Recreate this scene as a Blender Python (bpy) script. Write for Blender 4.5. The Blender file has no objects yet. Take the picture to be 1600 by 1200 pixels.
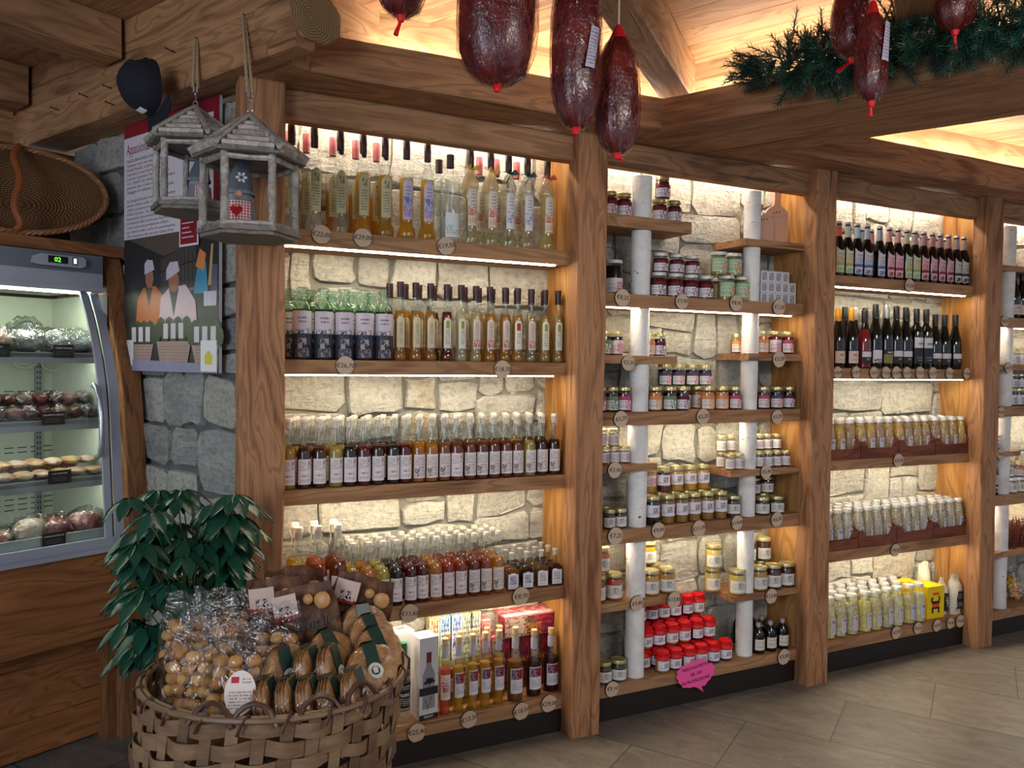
import bpy, math, random
from mathutils import Vector, Matrix, noise
random.seed(7)
SC = bpy.context.scene
COL = SC.collection
PI = math.pi
V = Vector

# ---------------------------------------------------------------- camera
CAM_POS = V((-1.608, -2.724, 1.5))
YAW, PITCH, ROLL = 0.45286, -0.02607, 0.012319
fw = V((math.sin(YAW)*math.cos(PITCH), math.cos(YAW)*math.cos(PITCH), math.sin(PITCH)))
rt = V((math.cos(YAW), -math.sin(YAW), 0))
up = rt.cross(fw)
rt, up = rt*math.cos(ROLL)+up*math.sin(ROLL), up*math.cos(ROLL)-rt*math.sin(ROLL)
cd = bpy.data.cameras.new('camera'); cam = bpy.data.objects.new('camera', cd); COL.objects.link(cam)
cam.matrix_world = Matrix(((rt.x, up.x, -fw.x, CAM_POS.x), (rt.y, up.y, -fw.y, CAM_POS.y), (rt.z, up.z, -fw.z, CAM_POS.z), (0, 0, 0, 1)))
cd.sensor_width = 36; cd.lens = 1250/1600*36; cd.clip_start = 0.05
SC.camera = cam

# ---------------------------------------------------------------- world, room light, exposure
W = bpy.data.worlds.new('world'); SC.world = W; W.use_nodes = True
bg = W.node_tree.nodes['Background']
bg.inputs[0].default_value = (0.80, 0.86, 1.0, 1); bg.inputs[1].default_value = 0.52
def area(name, loc, target, sx, sy, power, col):
    l = bpy.data.lights.new(name, 'AREA'); l.shape = 'RECTANGLE'; l.size = sx; l.size_y = sy
    l.energy = power; l.color = col
    o = bpy.data.objects.new(name, l); COL.objects.link(o); o.location = loc
    o.rotation_euler = (V(target)-V(loc)).to_track_quat('-Z', 'Y').to_euler(); return o
area('shop_window_light', (-4.2, -3.6, 1.9), (-0.9, 0, 1.3), 1.6, 1.8, 62, (0.82, 0.90, 1.0))
area('added_overhead_fill', (0.4, -3.3, 2.65), (0.6, -1.2, 0.2), 1.6, 0.5, 34, (1.0, 0.95, 0.88))  # unseen overhead fill, added to light the front faces
SC.view_settings.view_transform = 'Standard'; SC.view_settings.look = 'None'
SC.view_settings.exposure = 0.12; SC.view_settings.gamma = 1.0
SC.view_settings.use_curve_mapping = False
try:
    cy = SC.cycles
    cy.max_bounces = 6; cy.diffuse_bounces = 3; cy.glossy_bounces = 3; cy.transmission_bounces = 4
    cy.transparent_max_bounces = 22; cy.caustics_reflective = False; cy.caustics_refractive = False
    cy.sample_clamp_indirect = 4.0; cy.use_denoising = True
except Exception: pass
LED = 46.0

# ---------------------------------------------------------------- node helpers
def srgb(h):
    if isinstance(h, str):
        h = h.lstrip('#'); h = tuple(int(h[i:i+2], 16)/255 for i in (0, 2, 4))
    return tuple((c/12.92 if c <= .04045 else ((c+.055)/1.055)**2.4) for c in h)+(1,)
class NT:
    def __init__(s, name):
        s.m = bpy.data.materials.new(name); s.m.use_nodes = True; s.t = s.m.node_tree; s.n = s.t.nodes
        s.b = s.n['Principled BSDF']; s.out = s.n['Material Output']
    def add(s, typ, **kw):
        nd = s.n.new('ShaderNode'+typ)
        for k, v in kw.items():
            if k.startswith('_'): setattr(nd, k[1:], v)
            else:
                i = int(k[1:]) if k[0] == 'i' and k[1:].isdigit() else k
                if hasattr(v, 'is_output'): s.t.links.new(v, nd.inputs[i])
                else: nd.inputs[i].default_value = v
        return nd
    def link(s, a, b): s.t.links.new(a, b)
    def math(s, op, a, b=0.0, c=None):
        kw = dict(_operation=op, i0=a, i1=b)
        if c is not None: kw['i2'] = c
        return s.add('Math', **kw).outputs[0]
    def mix(s, f, a, b, mode='MIX'):
        nd = s.n.new('ShaderNodeMix'); nd.data_type = 'RGBA'; nd.blend_type = mode
        for i, v in ((0, f), (6, a), (7, b)):
            if hasattr(v, 'is_output'): s.t.links.new(v, nd.inputs[i])
            else: nd.inputs[i].default_value = v
        return nd.outputs[2]
    def ramp(s, f, stops):
        nd = s.n.new('ShaderNodeValToRGB'); s.t.links.new(f, nd.inputs[0]); e = nd.color_ramp.elements
        while len(e) < len(stops): e.new(.5)
        for i, (p, c) in enumerate(stops): e[i].position = p; e[i].color = c
        return nd.outputs[0]
    def noise(s, vec, scale, detail=3, rough=.55, dist=0.0):
        kw = dict(Scale=scale, Detail=detail, Roughness=rough, Distortion=dist)
        nd = s.add('TexNoise', **kw)
        if vec is not None: s.link(vec, nd.inputs['Vector'])
        return nd.outputs[0]
    def mapping(s, vec, scale=(1, 1, 1), loc=(0, 0, 0), rot=(0, 0, 0)):
        nd = s.add('Mapping'); s.link(vec, nd.inputs[0])
        nd.inputs['Scale'].default_value = scale; nd.inputs['Location'].default_value = loc; nd.inputs['Rotation'].default_value = rot
        return nd.outputs[0]
    def bump(s, h, strength=.4, dist=.01):
        nd = s.add('Bump', Strength=strength, Distance=dist); s.link(h, nd.inputs['Height'])
        s.link(nd.outputs[0], s.b.inputs['Normal'])
    def base(s, c, rough=.6, spec=None, metal=0.0):
        if hasattr(c, 'is_output'): s.link(c, s.b.inputs['Base Color'])
        else: s.b.inputs['Base Color'].default_value = c
        s.b.inputs['Roughness'].default_value = rough; s.b.inputs['Metallic'].default_value = metal
        if spec is not None: s.b.inputs['Specular IOR Level'].default_value = spec
MATS = {}
def cached(fn):
    def w(*a, **k):
        key = (fn.__name__, a, tuple(sorted(k.items())))
        if key not in MATS: MATS[key] = fn(*a, **k)
        return MATS[key]
    return w
@cached
def plain(col, rough=.5, metal=0.0, spec=None, var=.0, vs=40.0, bump=0.0):
    n = NT('plain_'+str(col).strip('#')); c = srgb(col)
    if var or bump:
        co = n.add('TexCoord').outputs['Object']; f = n.noise(co, vs, 4)
        if var:
            n.base(n.mix(f, tuple(x*(1-var) for x in c[:3])+(1,), tuple(min(1, x*(1+var)) for x in c[:3])+(1,)), rough, spec, metal)
        else: n.base(c, rough, spec, metal)
        if bump: n.bump(f, bump, .004)
    else: n.base(c, rough, spec, metal)
    return n.m
@cached
def wood(light, dark, rings=9.0, island=False, rough=.65, bump=.5, fib=1.0):
    """planed or hewn timber, the grain runs along the local X axis"""
    n = NT('wood_'+light.strip('#')); tc = n.add('TexCoord').outputs['Object']
    oi = n.add('NewGeometry').outputs['Random Per Island'] if island else n.add('ObjectInfo').outputs['Random']
    off = n.add('CombineXYZ', i0=n.math('MULTIPLY', oi, 37.0), i1=n.math('MULTIPLY', oi, 11.0), i2=n.math('MULTIPLY', oi, 23.0)).outputs[0]
    vec = n.add('VectorMath', _operation='ADD', i0=tc, i1=off).outputs[0]
    big = n.noise(n.mapping(vec, (.9, 5.5, 5.5)), 1.0, 3, .5, .35)
    ring = n.math('SINE', n.math('MULTIPLY', big, rings*6.28))
    fibre = n.noise(n.mapping(vec, (5, 110, 110)), 1.0, 4, .7)
    tone = n.noise(n.mapping(vec, (1.5, 4, 4)), 1.0, 2)
    f = n.math('ADD', n.math('MULTIPLY', ring, .16), n.math('MULTIPLY', fibre, .6*fib))
    f = n.math('ADD', f, n.math('MULTIPLY', tone, .45))
    if island: f = n.math('ADD', f, n.math('MULTIPLY', n.math('SUBTRACT', oi, .5), .3))
    L, D = srgb(light), srgb(dark)
    mid = tuple((a*.6+b*.4) for a, b in zip(L, D))
    c = n.ramp(n.math('MULTIPLY', f, .9), [(.22, D), (.42, mid), (.72, L)])
    lines = n.ramp(ring, [(.0, (0, 0, 0, 1)), (.88, (0, 0, 0, 1)), (.99, (1, 1, 1, 1))])
    c = n.mix(n.math('MULTIPLY', lines, .38), c, tuple(x*.35 for x in D[:3])+(1,))
    crack = n.noise(n.mapping(vec, (1.1, 26, 26), (3, 1, 7)), 1.0, 2, .6)
    cr = n.ramp(crack, [(.0, (1, 1, 1, 1)), (.29, (1, 1, 1, 1)), (.33, (0, 0, 0, 1))])
    c = n.mix(n.math('MULTIPLY', cr, .55), c, tuple(x*.18 for x in D[:3])+(1,))
    n.base(c, rough, .25)
    n.bump(n.math('SUBTRACT', n.math('ADD', n.math('MULTIPLY', fibre, .5), n.math('MULTIPLY', ring, .12)), n.math('MULTIPLY', cr, .5)), bump, .006)
    return n.m
@cached
def stone_mat(warm):
    n = NT('stone'); g = n.add('NewGeometry'); pos = n.add('TexCoord').outputs['Object']
    rnd = g.outputs['Random Per Island']
    base = n.ramp(rnd, [(0, srgb('#aeaaa0')), (.35, srgb('#c0bcb0')), (.7, srgb('#cfcbbd')), (.93, srgb('#b4b4ae')), (1, srgb('#c4b294'))] if warm else
                  [(0, srgb('#8b8c8c')), (.4, srgb('#9c9d9c')), (.75, srgb('#b2b1aa')), (1, srgb('#bab3a6'))])
    a = n.noise(pos, 9, 6, .65, .6); b = n.noise(pos, 45, 5, .7)
    veins = n.noise(n.mapping(pos, (6, 6, 22), (0, 0, 0), (.3, .2, .1)), 1.0, 5, .7, 1.2)
    c = n.mix(n.math('MULTIPLY', a, .35), base, srgb('#8a877e' if warm else '#5a5c60'))
    c = n.mix(n.ramp(veins, [(.42, (0, 0, 0, 1)), (.66, (.55, .55, .55, 1))]), c, srgb('#d8d3c4' if warm else '#b2b1ac'))
    c = n.mix(n.ramp(b, [(.36, (.45, .45, .45, 1)), (.52, (0, 0, 0, 1))]), c, srgb('#77736a' if warm else '#54575a'))
    n.base(c, .8, .2)
    h = n.math('ADD', n.math('MULTIPLY', a, .6), n.math('ADD', n.math('MULTIPLY', b, .25), n.math('MULTIPLY', veins, .5)))
    n.bump(h, 1.0, .028)
    return n.m
@cached
def mortar_mat(col):
    n = NT('mortar'); pos = n.add('TexCoord').outputs['Object']; a = n.noise(pos, 60, 5, .7)
    n.base(n.mix(a, srgb(col), tuple(x*.6 for x in srgb(col)[:3])+(1,)), .9, .1); n.bump(a, .6, .006); return n.m
@cached
def floor_mat():
    n = NT('floor_tiles'); pos = n.add('TexCoord').outputs['Object']
    v = n.mapping(pos, (1, 1, 1), (0, 0, 0), (0, 0, math.radians(56.5)))
    s = n.add('SeparateXYZ', i0=v); u, w = s.outputs[0], s.outputs[1]
    row = n.math('FLOOR', n.math('DIVIDE', n.math('SUBTRACT', w, .088), .452))
    wr = n.math('MODULO', n.math('ADD', n.math('SUBTRACT', w, .088), 45.2), .452)
    ur = n.math('MODULO', n.math('ADD', n.math('ADD', u, n.math('MULTIPLY', row, .567+.9)), 90.0+.35), .9)
    line = n.math('MAXIMUM', n.math('LESS_THAN', wr, .0055), n.math('LESS_THAN', ur, .0045))
    rid = n.math('FLOOR', n.math('DIVIDE', n.math('ADD', n.math('ADD', u, n.math('MULTIPLY', row, 1.467)), 90.35), .9))
    rnd = n.add('TexWhiteNoise', _noise_dimensions='2D', Vector=n.add('CombineXYZ', i0=row, i1=rid).outputs[0]).outputs[0]
    st = n.noise(n.mapping(v, (2.2, 5, 1), (0, 0, 0), (0, 0, -.5)), 2.6, 9, .72, 1.2); fine = n.noise(v, 130, 3, .6)
    f = n.math('ADD', n.math('MULTIPLY', st, .75), n.math('ADD', n.math('MULTIPLY', fine, .2), n.math('MULTIPLY', rnd, .12)))
    c = n.ramp(f, [(.3, srgb('#47423d')), (.5, srgb('#635d56')), (.72, srgb('#807970'))])
    c = n.mix(line, c, srgb('#3a322b')); n.base(c, .42, .4)
    n.bump(n.math('SUBTRACT', n.math('MULTIPLY', f, .4), line), .35, .004); return n.m
@cached
def emit(col, st):
    n = NT('lamp_glow'); e = n.add('Emission', Color=srgb(col), Strength=st); n.link(e.outputs[0], n.out.inputs[0]); return n.m
def fres(n, f0, normal=None):
    lw = n.add('LayerWeight', Blend=.5)
    if normal is not None: n.link(normal, lw.inputs['Normal'])
    p = n.math('POWER', lw.outputs['Facing'], 4.0)
    return n.math('ADD', n.math('MULTIPLY', p, .75), f0)
@cached
def thin_glass(col='#ffffff', tint=1.0, rough=.03, ior=1.45):
    """thin clear wall: passes light, mirrors by Fresnel"""
    n = NT('clear_glass'); c = srgb(col)
    t = n.add('BsdfTransparent', Color=tuple(x*tint for x in c[:3])+(1,)); g = n.add('BsdfGlossy', Roughness=rough)
    mx = n.add('MixShader', i0=fres(n, .05), i1=t.outputs[0], i2=g.outputs[0])
    n.link(mx.outputs[0], n.out.inputs[0]); return n.m
@cached
def liquid(col, clear=.6):
    n = NT('liquid_'+col.strip('#')); c = srgb(col)
    if min(c[:3]) > .55: clear = .9   # near-colourless spirits
    ct = tuple(x**.5 for x in c[:3])+(1,); cd_ = tuple(min(1, x**.75) for x in c[:3])+(1,)
    t = n.add('BsdfTransparent', Color=ct); d = n.add('BsdfTranslucent', Color=cd_); df = n.add('BsdfDiffuse', Color=cd_)
    m1 = n.add('MixShader', i0=.5, i1=d.outputs[0], i2=df.outputs[0])
    m2 = n.add('MixShader', i0=clear, i1=m1.outputs[0], i2=t.outputs[0])
    g = n.add('BsdfGlossy', Roughness=.04)
    m3 = n.add('MixShader', i0=fres(n, .03), i1=m2.outputs[0], i2=g.outputs[0])
    n.link(m3.outputs[0], n.out.inputs[0]); return n.m
@cached
def cellophane(dens=.13):
    n = NT('cellophane'); pos = n.add('TexCoord').outputs['Object']
    h = n.noise(pos, 11, 3, .5, 2.5)
    bp = n.add('Bump', Strength=1.0, Distance=.03); n.link(h, bp.inputs['Height'])
    t = n.add('BsdfTransparent', Color=(.97, .97, .97, 1)); g = n.add('BsdfGlossy', Roughness=.10); n.link(bp.outputs[0], g.inputs['Normal'])
    fac = fres(n, dens, bp.outputs[0])
    mx = n.add('MixShader', i0=fac, i1=t.outputs[0], i2=g.outputs[0]); n.link(mx.outputs[0], n.out.inputs[0]); return n.m
@cached
def grainy(c1, c2, scale=160.0, c3=None, gloss=.25):
    n = NT('contents_'+c1.strip('#')); pos = n.add('TexCoord').outputs['Object']
    oi = n.add('ObjectInfo').outputs['Random']
    vec = n.add('VectorMath', _operation='ADD', i0=pos, i1=n.add('CombineXYZ', i0=oi, i1=oi).outputs[0]).outputs[0]
    vo = n.add('TexVoronoi', Scale=scale); n.link(vec, vo.inputs['Vector'])
    s = n.add('SeparateColor', i0=vo.outputs['Color']).outputs[0]
    stops = [(0, srgb(c1)), (.5, srgb(c2)), (.85, srgb(c1)), (1, srgb(c3 or c2))]
    c = n.mix(n.math('MULTIPLY', vo.outputs['Distance'], .55), n.ramp(s, stops), tuple(x*.42 for x in srgb(c1)[:3])+(1,))
    n.base(c, gloss, .5); n.bump(n.math('SUBTRACT', 1.0, vo.outputs['Distance']), .5, .004); return n.m
@cached
def label_mat(base='#e9e4dc', ink='#3a3434', lines=((.2, .8, .25, .75),), patches=(), density=26.0, rough=.55):
    """printed paper label in UV space: fine print lines inside rectangles, coloured art patches (u0,u1,v0,v1,colour,blotch)"""
    n = NT('label'); uv = n.add('TexCoord').outputs['UV']; s = n.add('SeparateXYZ', i0=uv); u, v = s.outputs[0], s.outputs[1]
    def rect(u0, u1, v0, v1):
        a = n.math('COMPARE', u, (u0+u1)/2, (u1-u0)/2); b = n.math('COMPARE', v, (v0+v1)/2, (v1-v0)/2)
        return n.math('MULTIPLY', a, b)
    c = srgb(base)
    for (u0, u1, v0, v1, col, bl) in patches:
        r = rect(u0, u1, v0, v1)
        if bl:
            nz = n.noise(n.add('VectorMath', _operation='ADD', i0=uv, i1=(u0*7+bl, v0*5, 0)).outputs[0], 7.0*abs(bl), 3, .6, 1.0)
            r = n.math('MULTIPLY', r, n.math('GREATER_THAN', nz, .5 if bl > 0 else .42))
        c = n.mix(r, c, srgb(col))
    for (u0, u1, v0, v1) in lines:
        r = rect(u0, u1, v0, v1)
        row = n.math('GREATER_THAN', n.math('SINE', n.math('MULTIPLY', v, density*6.28)), .1)
        wn = n.noise(n.add('CombineXYZ', i0=n.math('MULTIPLY', u, 22.0), i1=n.math('MULTIPLY', n.math('FLOOR', n.math('MULTIPLY', v, density)), 3.7)).outputs[0], 1.0, 1)
        r = n.math('MULTIPLY', r, n.math('MULTIPLY', row, n.math('GREATER_THAN', wn, .45)))
        c = n.mix(n.math('MULTIPLY', r, .75), c, srgb(ink))
    n.base(c, rough, .3); return n.m
@cached
def birch():
    n = NT('birch_bark'); pos = n.add('TexCoord').outputs['Object']
    oi = n.add('ObjectInfo').outputs['Random']
    vec = n.add('VectorMath', _operation='ADD', i0=pos, i1=n.add('CombineXYZ', i0=n.math('MULTIPLY', oi, 9.0), i1=oi, i2=n.math('MULTIPLY', oi, 5.0)).outputs[0]).outputs[0]
    a = n.noise(n.mapping(vec, (14, 14, 60)), 1.6, 4, .7, .4); b = n.noise(vec, 7, 5, .6, .8)
    c = n.ramp(b, [(.3, srgb('#cfccca')), (.6, srgb('#efedea'))])
    spots = n.math('MULTIPLY', n.math('GREATER_THAN', a, .66), n.math('GREATER_THAN', b, .5))
    c = n.mix(spots, c, srgb('#2e2a28')); n.base(c, .6, .2); n.bump(a, .5, .004); return n.m

# ---------------------------------------------------------------- mesh builder
class MB:
    def __init__(s): s.v = []; s.f = []; s.uv = []; s.mi = []; s.k = 0
    def face(s, idx, uv=None, mi=None):
        s.f.append(tuple(idx)); s.uv.append(uv or [(0, 0)]*len(idx)); s.mi.append(s.k if mi is None else mi)
    def add(s, verts):
        b = len(s.v); s.v += [tuple(p) for p in verts]; return b
    def box(s, x0, x1, y0, y1, z0, z1, M=None):
        P = [V((x, y, z)) for z in (z0, z1) for y in (y0, y1) for x in (x0, x1)]
        if M is not None: P = [M @ p for p in P]
        b = s.add(P)
        q = [(0, 0), (1, 0), (1, 1), (0, 1)]
        for f in ((0, 2, 3, 1), (4, 5, 7, 6), (0, 1, 5, 4), (1, 3, 7, 5), (3, 2, 6, 7), (2, 0, 4, 6)):
            s.face([b+i for i in f], q)
        return s
    def prism(s, pts, z0, z1):
        """closed polygon pts (x,y) ccw, extruded z0..z1"""
        n = len(pts); b = s.add([(p[0], p[1], z0) for p in pts]+[(p[0], p[1], z1) for p in pts])
        s.face([b+i for i in range(n)][::-1]); s.face([b+n+i for i in range(n)])
        for i in range(n): j = (i+1) % n; s.face((b+i, b+j, b+n+j, b+n+i))
        return s
    def lathe(s, prof, n=20, c=(0, 0, 0), M=None, wob=0.0):
        rings = []
        for (r, z) in prof:
            if r < 1e-6:
                P = V((c[0], c[1], c[2]+z)); P = M @ P if M is not None else P
                rings.append([s.add([P])]*n)
            else:
                R = []
                for i in range(n):
                    a = 2*PI*i/n; rr = r*(1+wob*noise.noise(V((math.cos(a)*2, math.sin(a)*2, z*9+r*5))))
                    P = V((c[0]+rr*math.cos(a), c[1]+rr*math.sin(a), c[2]+z)); P = M @ P if M is not None else P
                    R.append(P)
                b = s.add(R); rings.append([b+i for i in range(n)])
        for a, b in zip(rings[:-1], rings[1:]):
            for i in range(n):
                j = (i+1) % n; q = [a[i], a[j], b[j], b[i]]
                w = []; [w.append(x) for x in q if x not in w]
                if len(w) >= 3: s.face(w)
        return s
    def patch(s, r, z0, z1, half, n=8, ang=-PI/2, arch=0.0, prof=None):
        """curved label on a cylinder of radius r, facing ang"""
        nz = 6 if (prof or arch) else 1
        for k in range(nz+1):
            pass
        g = []
        for k in range(nz+1):
            z = z0+(z1-z0)*k/nz; row = []
            for i in range(n+1):
                u = i/n; hw = half
                zz = z
                if arch and k == nz: zz = z-arch*(2*u-1)**2
                rr = prof(zz) if prof else r
                a = ang-hw+2*hw*u
                row.append(s.add([(rr*math.cos(a), rr*math.sin(a), zz)]))
            g.append(row)
        for k in range(nz):
            for i in range(n):
                s.face((g[k][i], g[k][i+1], g[k+1][i+1], g[k+1][i]), [(i/n, k/nz), ((i+1)/n, k/nz), ((i+1)/n, (k+1)/nz), (i/n, (k+1)/nz)])
        return s
    def tube(s, path, r, n=8, close=False, caps=True):
        path = [V(p) for p in path]; rs = r if isinstance(r, (list, tuple)) else [r]*len(path)
        N = len(path); rings = []; prev = None
        for i, p in enumerate(path):
            a = path[(i-1) % N] if (close or i > 0) else p; b = path[(i+1) % N] if (close or i < N-1) else p
            t = (b-a); t = t.normalized() if t.length > 1e-9 else V((0, 0, 1))
            if prev is None:
                x = t.orthogonal().normalized()
            else:
                x = prev-t*prev.dot(t); x = x.normalized() if x.length > 1e-6 else t.orthogonal().normalized()
            prev = x; y = t.cross(x)
            b0 = s.add([p+(x*math.cos(2*PI*k/n)+y*math.sin(2*PI*k/n))*rs[i] for k in range(n)]); rings.append(b0)
        m = N if close else N-1
        for i in range(m):
            a, b = rings[i], rings[(i+1) % N]
            for k in range(n):
                j = (k+1) % n; s.face((a+k, a+j, b+j, b+k), [(k/n, i/N), ((k+1)/n, i/N), ((k+1)/n, (i+1)/N), (k/n, (i+1)/N)])
        if caps and not close:
            s.face([rings[0]+k for k in range(n)][::-1]); s.face([rings[-1]+k for k in range(n)])
        return s
    def blob(s, c, r, n=14, m=9, amp=.15, fr=3.0, seed=0.0, M=None):
        c = V(c); r = V(r) if isinstance(r, (tuple, list, Vector)) else V((r, r, r)); rings = []
        for k in range(m+1):
            th = PI*k/m; R = []
            for i in range(n):
                ph = 2*PI*i/n; d = V((math.sin(th)*math.cos(ph), math.sin(th)*math.sin(ph), -math.cos(th)))
                q = 1+amp*noise.noise(d*fr+V((seed, seed*1.7, 0)))
                P = V((d.x*r.x*q, d.y*r.y*q, d.z*r.z*q)); P = (M @ P if M is not None else P)+c
                R.append(P)
                if k in (0, m): break
            b = s.add(R); rings.append([b]*n if len(R) == 1 else [b+i for i in range(n)])
        for a, b in zip(rings[:-1], rings[1:]):
            for i in range(n):
                j = (i+1) % n; w = []; [w.append(x) for x in (a[i], a[j], b[j], b[i]) if x not in w]
                if len(w) >= 3: s.face(w)
        return s
    def grid(s, fn, nu, nv):
        b = s.add([fn(i/nu, j/nv) for j in range(nv+1) for i in range(nu+1)])
        for j in range(nv):
            for i in range(nu):
                a = b+j*(nu+1)+i
                s.face((a, a+1, a+nu+2, a+nu+1), [(i/nu, j/nv), ((i+1)/nu, j/nv), ((i+1)/nu, (j+1)/nv), (i/nu, (j+1)/nv)])
        return s
    def mesh(s, name, mats, smooth=True, angle=40):
        me = bpy.data.meshes.new(name); me.from_pydata(s.v, [], s.f); me.update()
        if not isinstance(mats, (list, tuple)): mats = [mats]
        for m in mats: me.materials.append(m)
        uvl = me.uv_layers.new(name='UVMap')
        flat = [c for u in s.uv for c in u]
        if len(flat) == len(me.loops): uvl.data.foreach_set('uv', [x for c in flat for x in c])
        if len(mats) > 1: me.polygons.foreach_set('material_index', s.mi)
        me.validate()
        if smooth:
            me.polygons.foreach_set('use_smooth', [True]*len(me.polygons))
            try: me.set_sharp_from_angle(angle=math.radians(angle))
            except Exception: pass
        me.update(); return me
def link(name, data, parent=None, loc=(0, 0, 0), rot=(0, 0, 0), scale=None):
    o = bpy.data.objects.new(name, data); COL.objects.link(o); o.location = loc; o.rotation_euler = rot
    if parent: o.parent = parent
    if scale is not None: o.scale = scale if isinstance(scale, (tuple, list)) else (scale,)*3
    return o
def tag(o, label=None, cat=None, group=None, kind=None):
    if label: o['label'] = label
    if cat: o['category'] = cat
    if group: o['group'] = group
    if kind: o['kind'] = kind
    return o
def thing(name, label, cat, loc=(0, 0, 0), rz=0.0, group=None, rot=None, scale=None):
    return tag(link(name, None, None, loc, rot or (0, 0, rz), scale), label, cat, group)
def part(name, mb, mat, parent, smooth=True, label=None, angle=40):
    o = link(name, mb.mesh(name, mat, smooth, angle), parent)
    if label: o['label'] = label
    return o
TXT = {}
def text_mesh(s, size=.02, mat=None, shear=.0, ext=.0004, align='CENTER'):
    key = (s, size, shear, align, mat.name if mat else '')
    if key in TXT: return TXT[key]
    cu = bpy.data.curves.new('txt', 'FONT'); cu.body = s; cu.size = size; cu.align_x = align; cu.align_y = 'CENTER'
    cu.shear = shear; cu.extrude = ext; cu.resolution_u = 2
    o = bpy.data.objects.new('txt', cu); COL.objects.link(o)
    dg = bpy.context.evaluated_depsgraph_get(); me = bpy.data.meshes.new_from_object(o.evaluated_get(dg))
    bpy.data.objects.remove(o); bpy.data.curves.remove(cu)
    me.materials.clear()
    if mat: me.materials.append(mat)
    TXT[key] = me; return me
ORD = 'first second third fourth fifth sixth seventh eighth ninth tenth eleventh twelfth thirteenth fourteenth fifteenth sixteenth seventeenth eighteenth nineteenth twentieth'.split()
def ordn(i): return ORD[i] if i < 20 else 'twenty-'+ORD[i-20]

def hewn(name, p0, p1, up_h, width, mat, side=None, rough=.004, bev=.006, seg=.12, kind=None, label=None, cat=None, parent=None, ends=None):
    """timber from p0 to p1 (centre line of its underside), grain along local X; width across, up_h high"""
    p0, p1 = V(p0), V(p1); d = p1-p0; L = d.length; x = d.normalized()
    z = V((0, 0, 1)) if abs(x.z) < .9 else V((0, 1, 0))
    if side is not None: z = V(side)
    y = z.cross(x).normalized(); z = x.cross(y)
    M = Matrix(((x.x, y.x, z.x, p0.x), (x.y, y.y, z.y, p0.y), (x.z, y.z, z.z, p0.z), (0, 0, 0, 1)))
    mb = MB(); n = max(2, int(L/seg)); w = width/2; b = min(bev, w*.5, up_h*.4); sd = random.random()*50
    ny, nz = max(1, int(width/.07)), max(1, int(up_h/.07)); sec = []
    for k in range(ny+1): sec.append((-w+b+(width-2*b)*k/ny, 0))
    for k in range(nz+1): sec.append((w, b+(up_h-2*b)*k/nz))
    for k in range(ny+1): sec.append((w-b-(width-2*b)*k/ny, up_h))
    for k in range(nz+1): sec.append((-w, up_h-b-(up_h-2*b)*k/nz))
    rings = []
    for i in range(n+1):
        X = L*i/n; R = []
        for (yy, zz) in sec:
            q = noise.noise(V((X*2.3+sd, yy*6, zz*6)))*rough; q2 = noise.noise(V((X*2.3, yy*6+sd, zz*6+9)))*rough
            R.append((X, yy+q*(1 if yy > 0 else -1), zz+q2))
        rings.append(mb.add(R))
    m = len(sec)
    for i in range(n):
        for k in range(m): j = (k+1) % m; mb.face((rings[i]+k, rings[i+1]+k, rings[i+1]+j, rings[i]+j))
    mb.face([rings[0]+k for k in range(m)]); mb.face([rings[-1]+k for k in range(m)][::-1])
    me = mb.mesh(name, mat, True, 35); o = link(name, me, parent); o.matrix_world = M
    if kind: o['kind'] = kind
    tag(o, label, cat); return o

# ---------------------------------------------------------------- shared frames and materials
U2 = V((.895, .446, 0)); V2 = V((.446, -.895, 0)); FO = V((-1.603, .884, 0))
FROT = math.atan2(.446, .895)
def F(s, t, z): return FO+U2*s+V2*t+V((0, 0, z))
OLD = wood('#b68c64', '#755031', 9.0)
POSTW = wood('#b98760', '#744a30', 8.0)
BEAMW = wood('#b88a62', '#735038', 7.0, bump=.7)
WARMW = wood('#a8743f', '#6f4322', 6.0)
SHELFW = wood('#b58a62', '#7c5338', 6.0, bump=.3)
PINE = wood('#c9975c', '#a06c38', 5.0, bump=.25, fib=.7)
CEILW = wood('#bd9068', '#8a5f42', 7.0, True, bump=.3)
COUNTERW = wood('#a0683e', '#5a331d', 9.0, True, bump=.35, rough=.5)
STEEL = plain('#9aa0aa', .32, .7)
GREY = plain('#7d8593', .45, .3)
BLACKP = plain('#101012', .35)
WHITEP = plain('#e8e6e0', .5)
GOLD = plain('#c9b36a', .3, .75)
SILVER = plain('#cfd0d2', .28, .8)
INK = plain('#141012', .6)

# ================================================================ the room
def struct(name, mb, mat, loc=(0, 0, 0), rot=(0, 0, 0), smooth=False, angle=40):
    o = link(name, mb.mesh(name, mat, smooth, angle), None, loc, rot); o['kind'] = 'structure'; return o
struct('floor', MB().box(-4.6, 4.6, -4.6, 3.2, -.06, 0), floor_mat())

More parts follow.
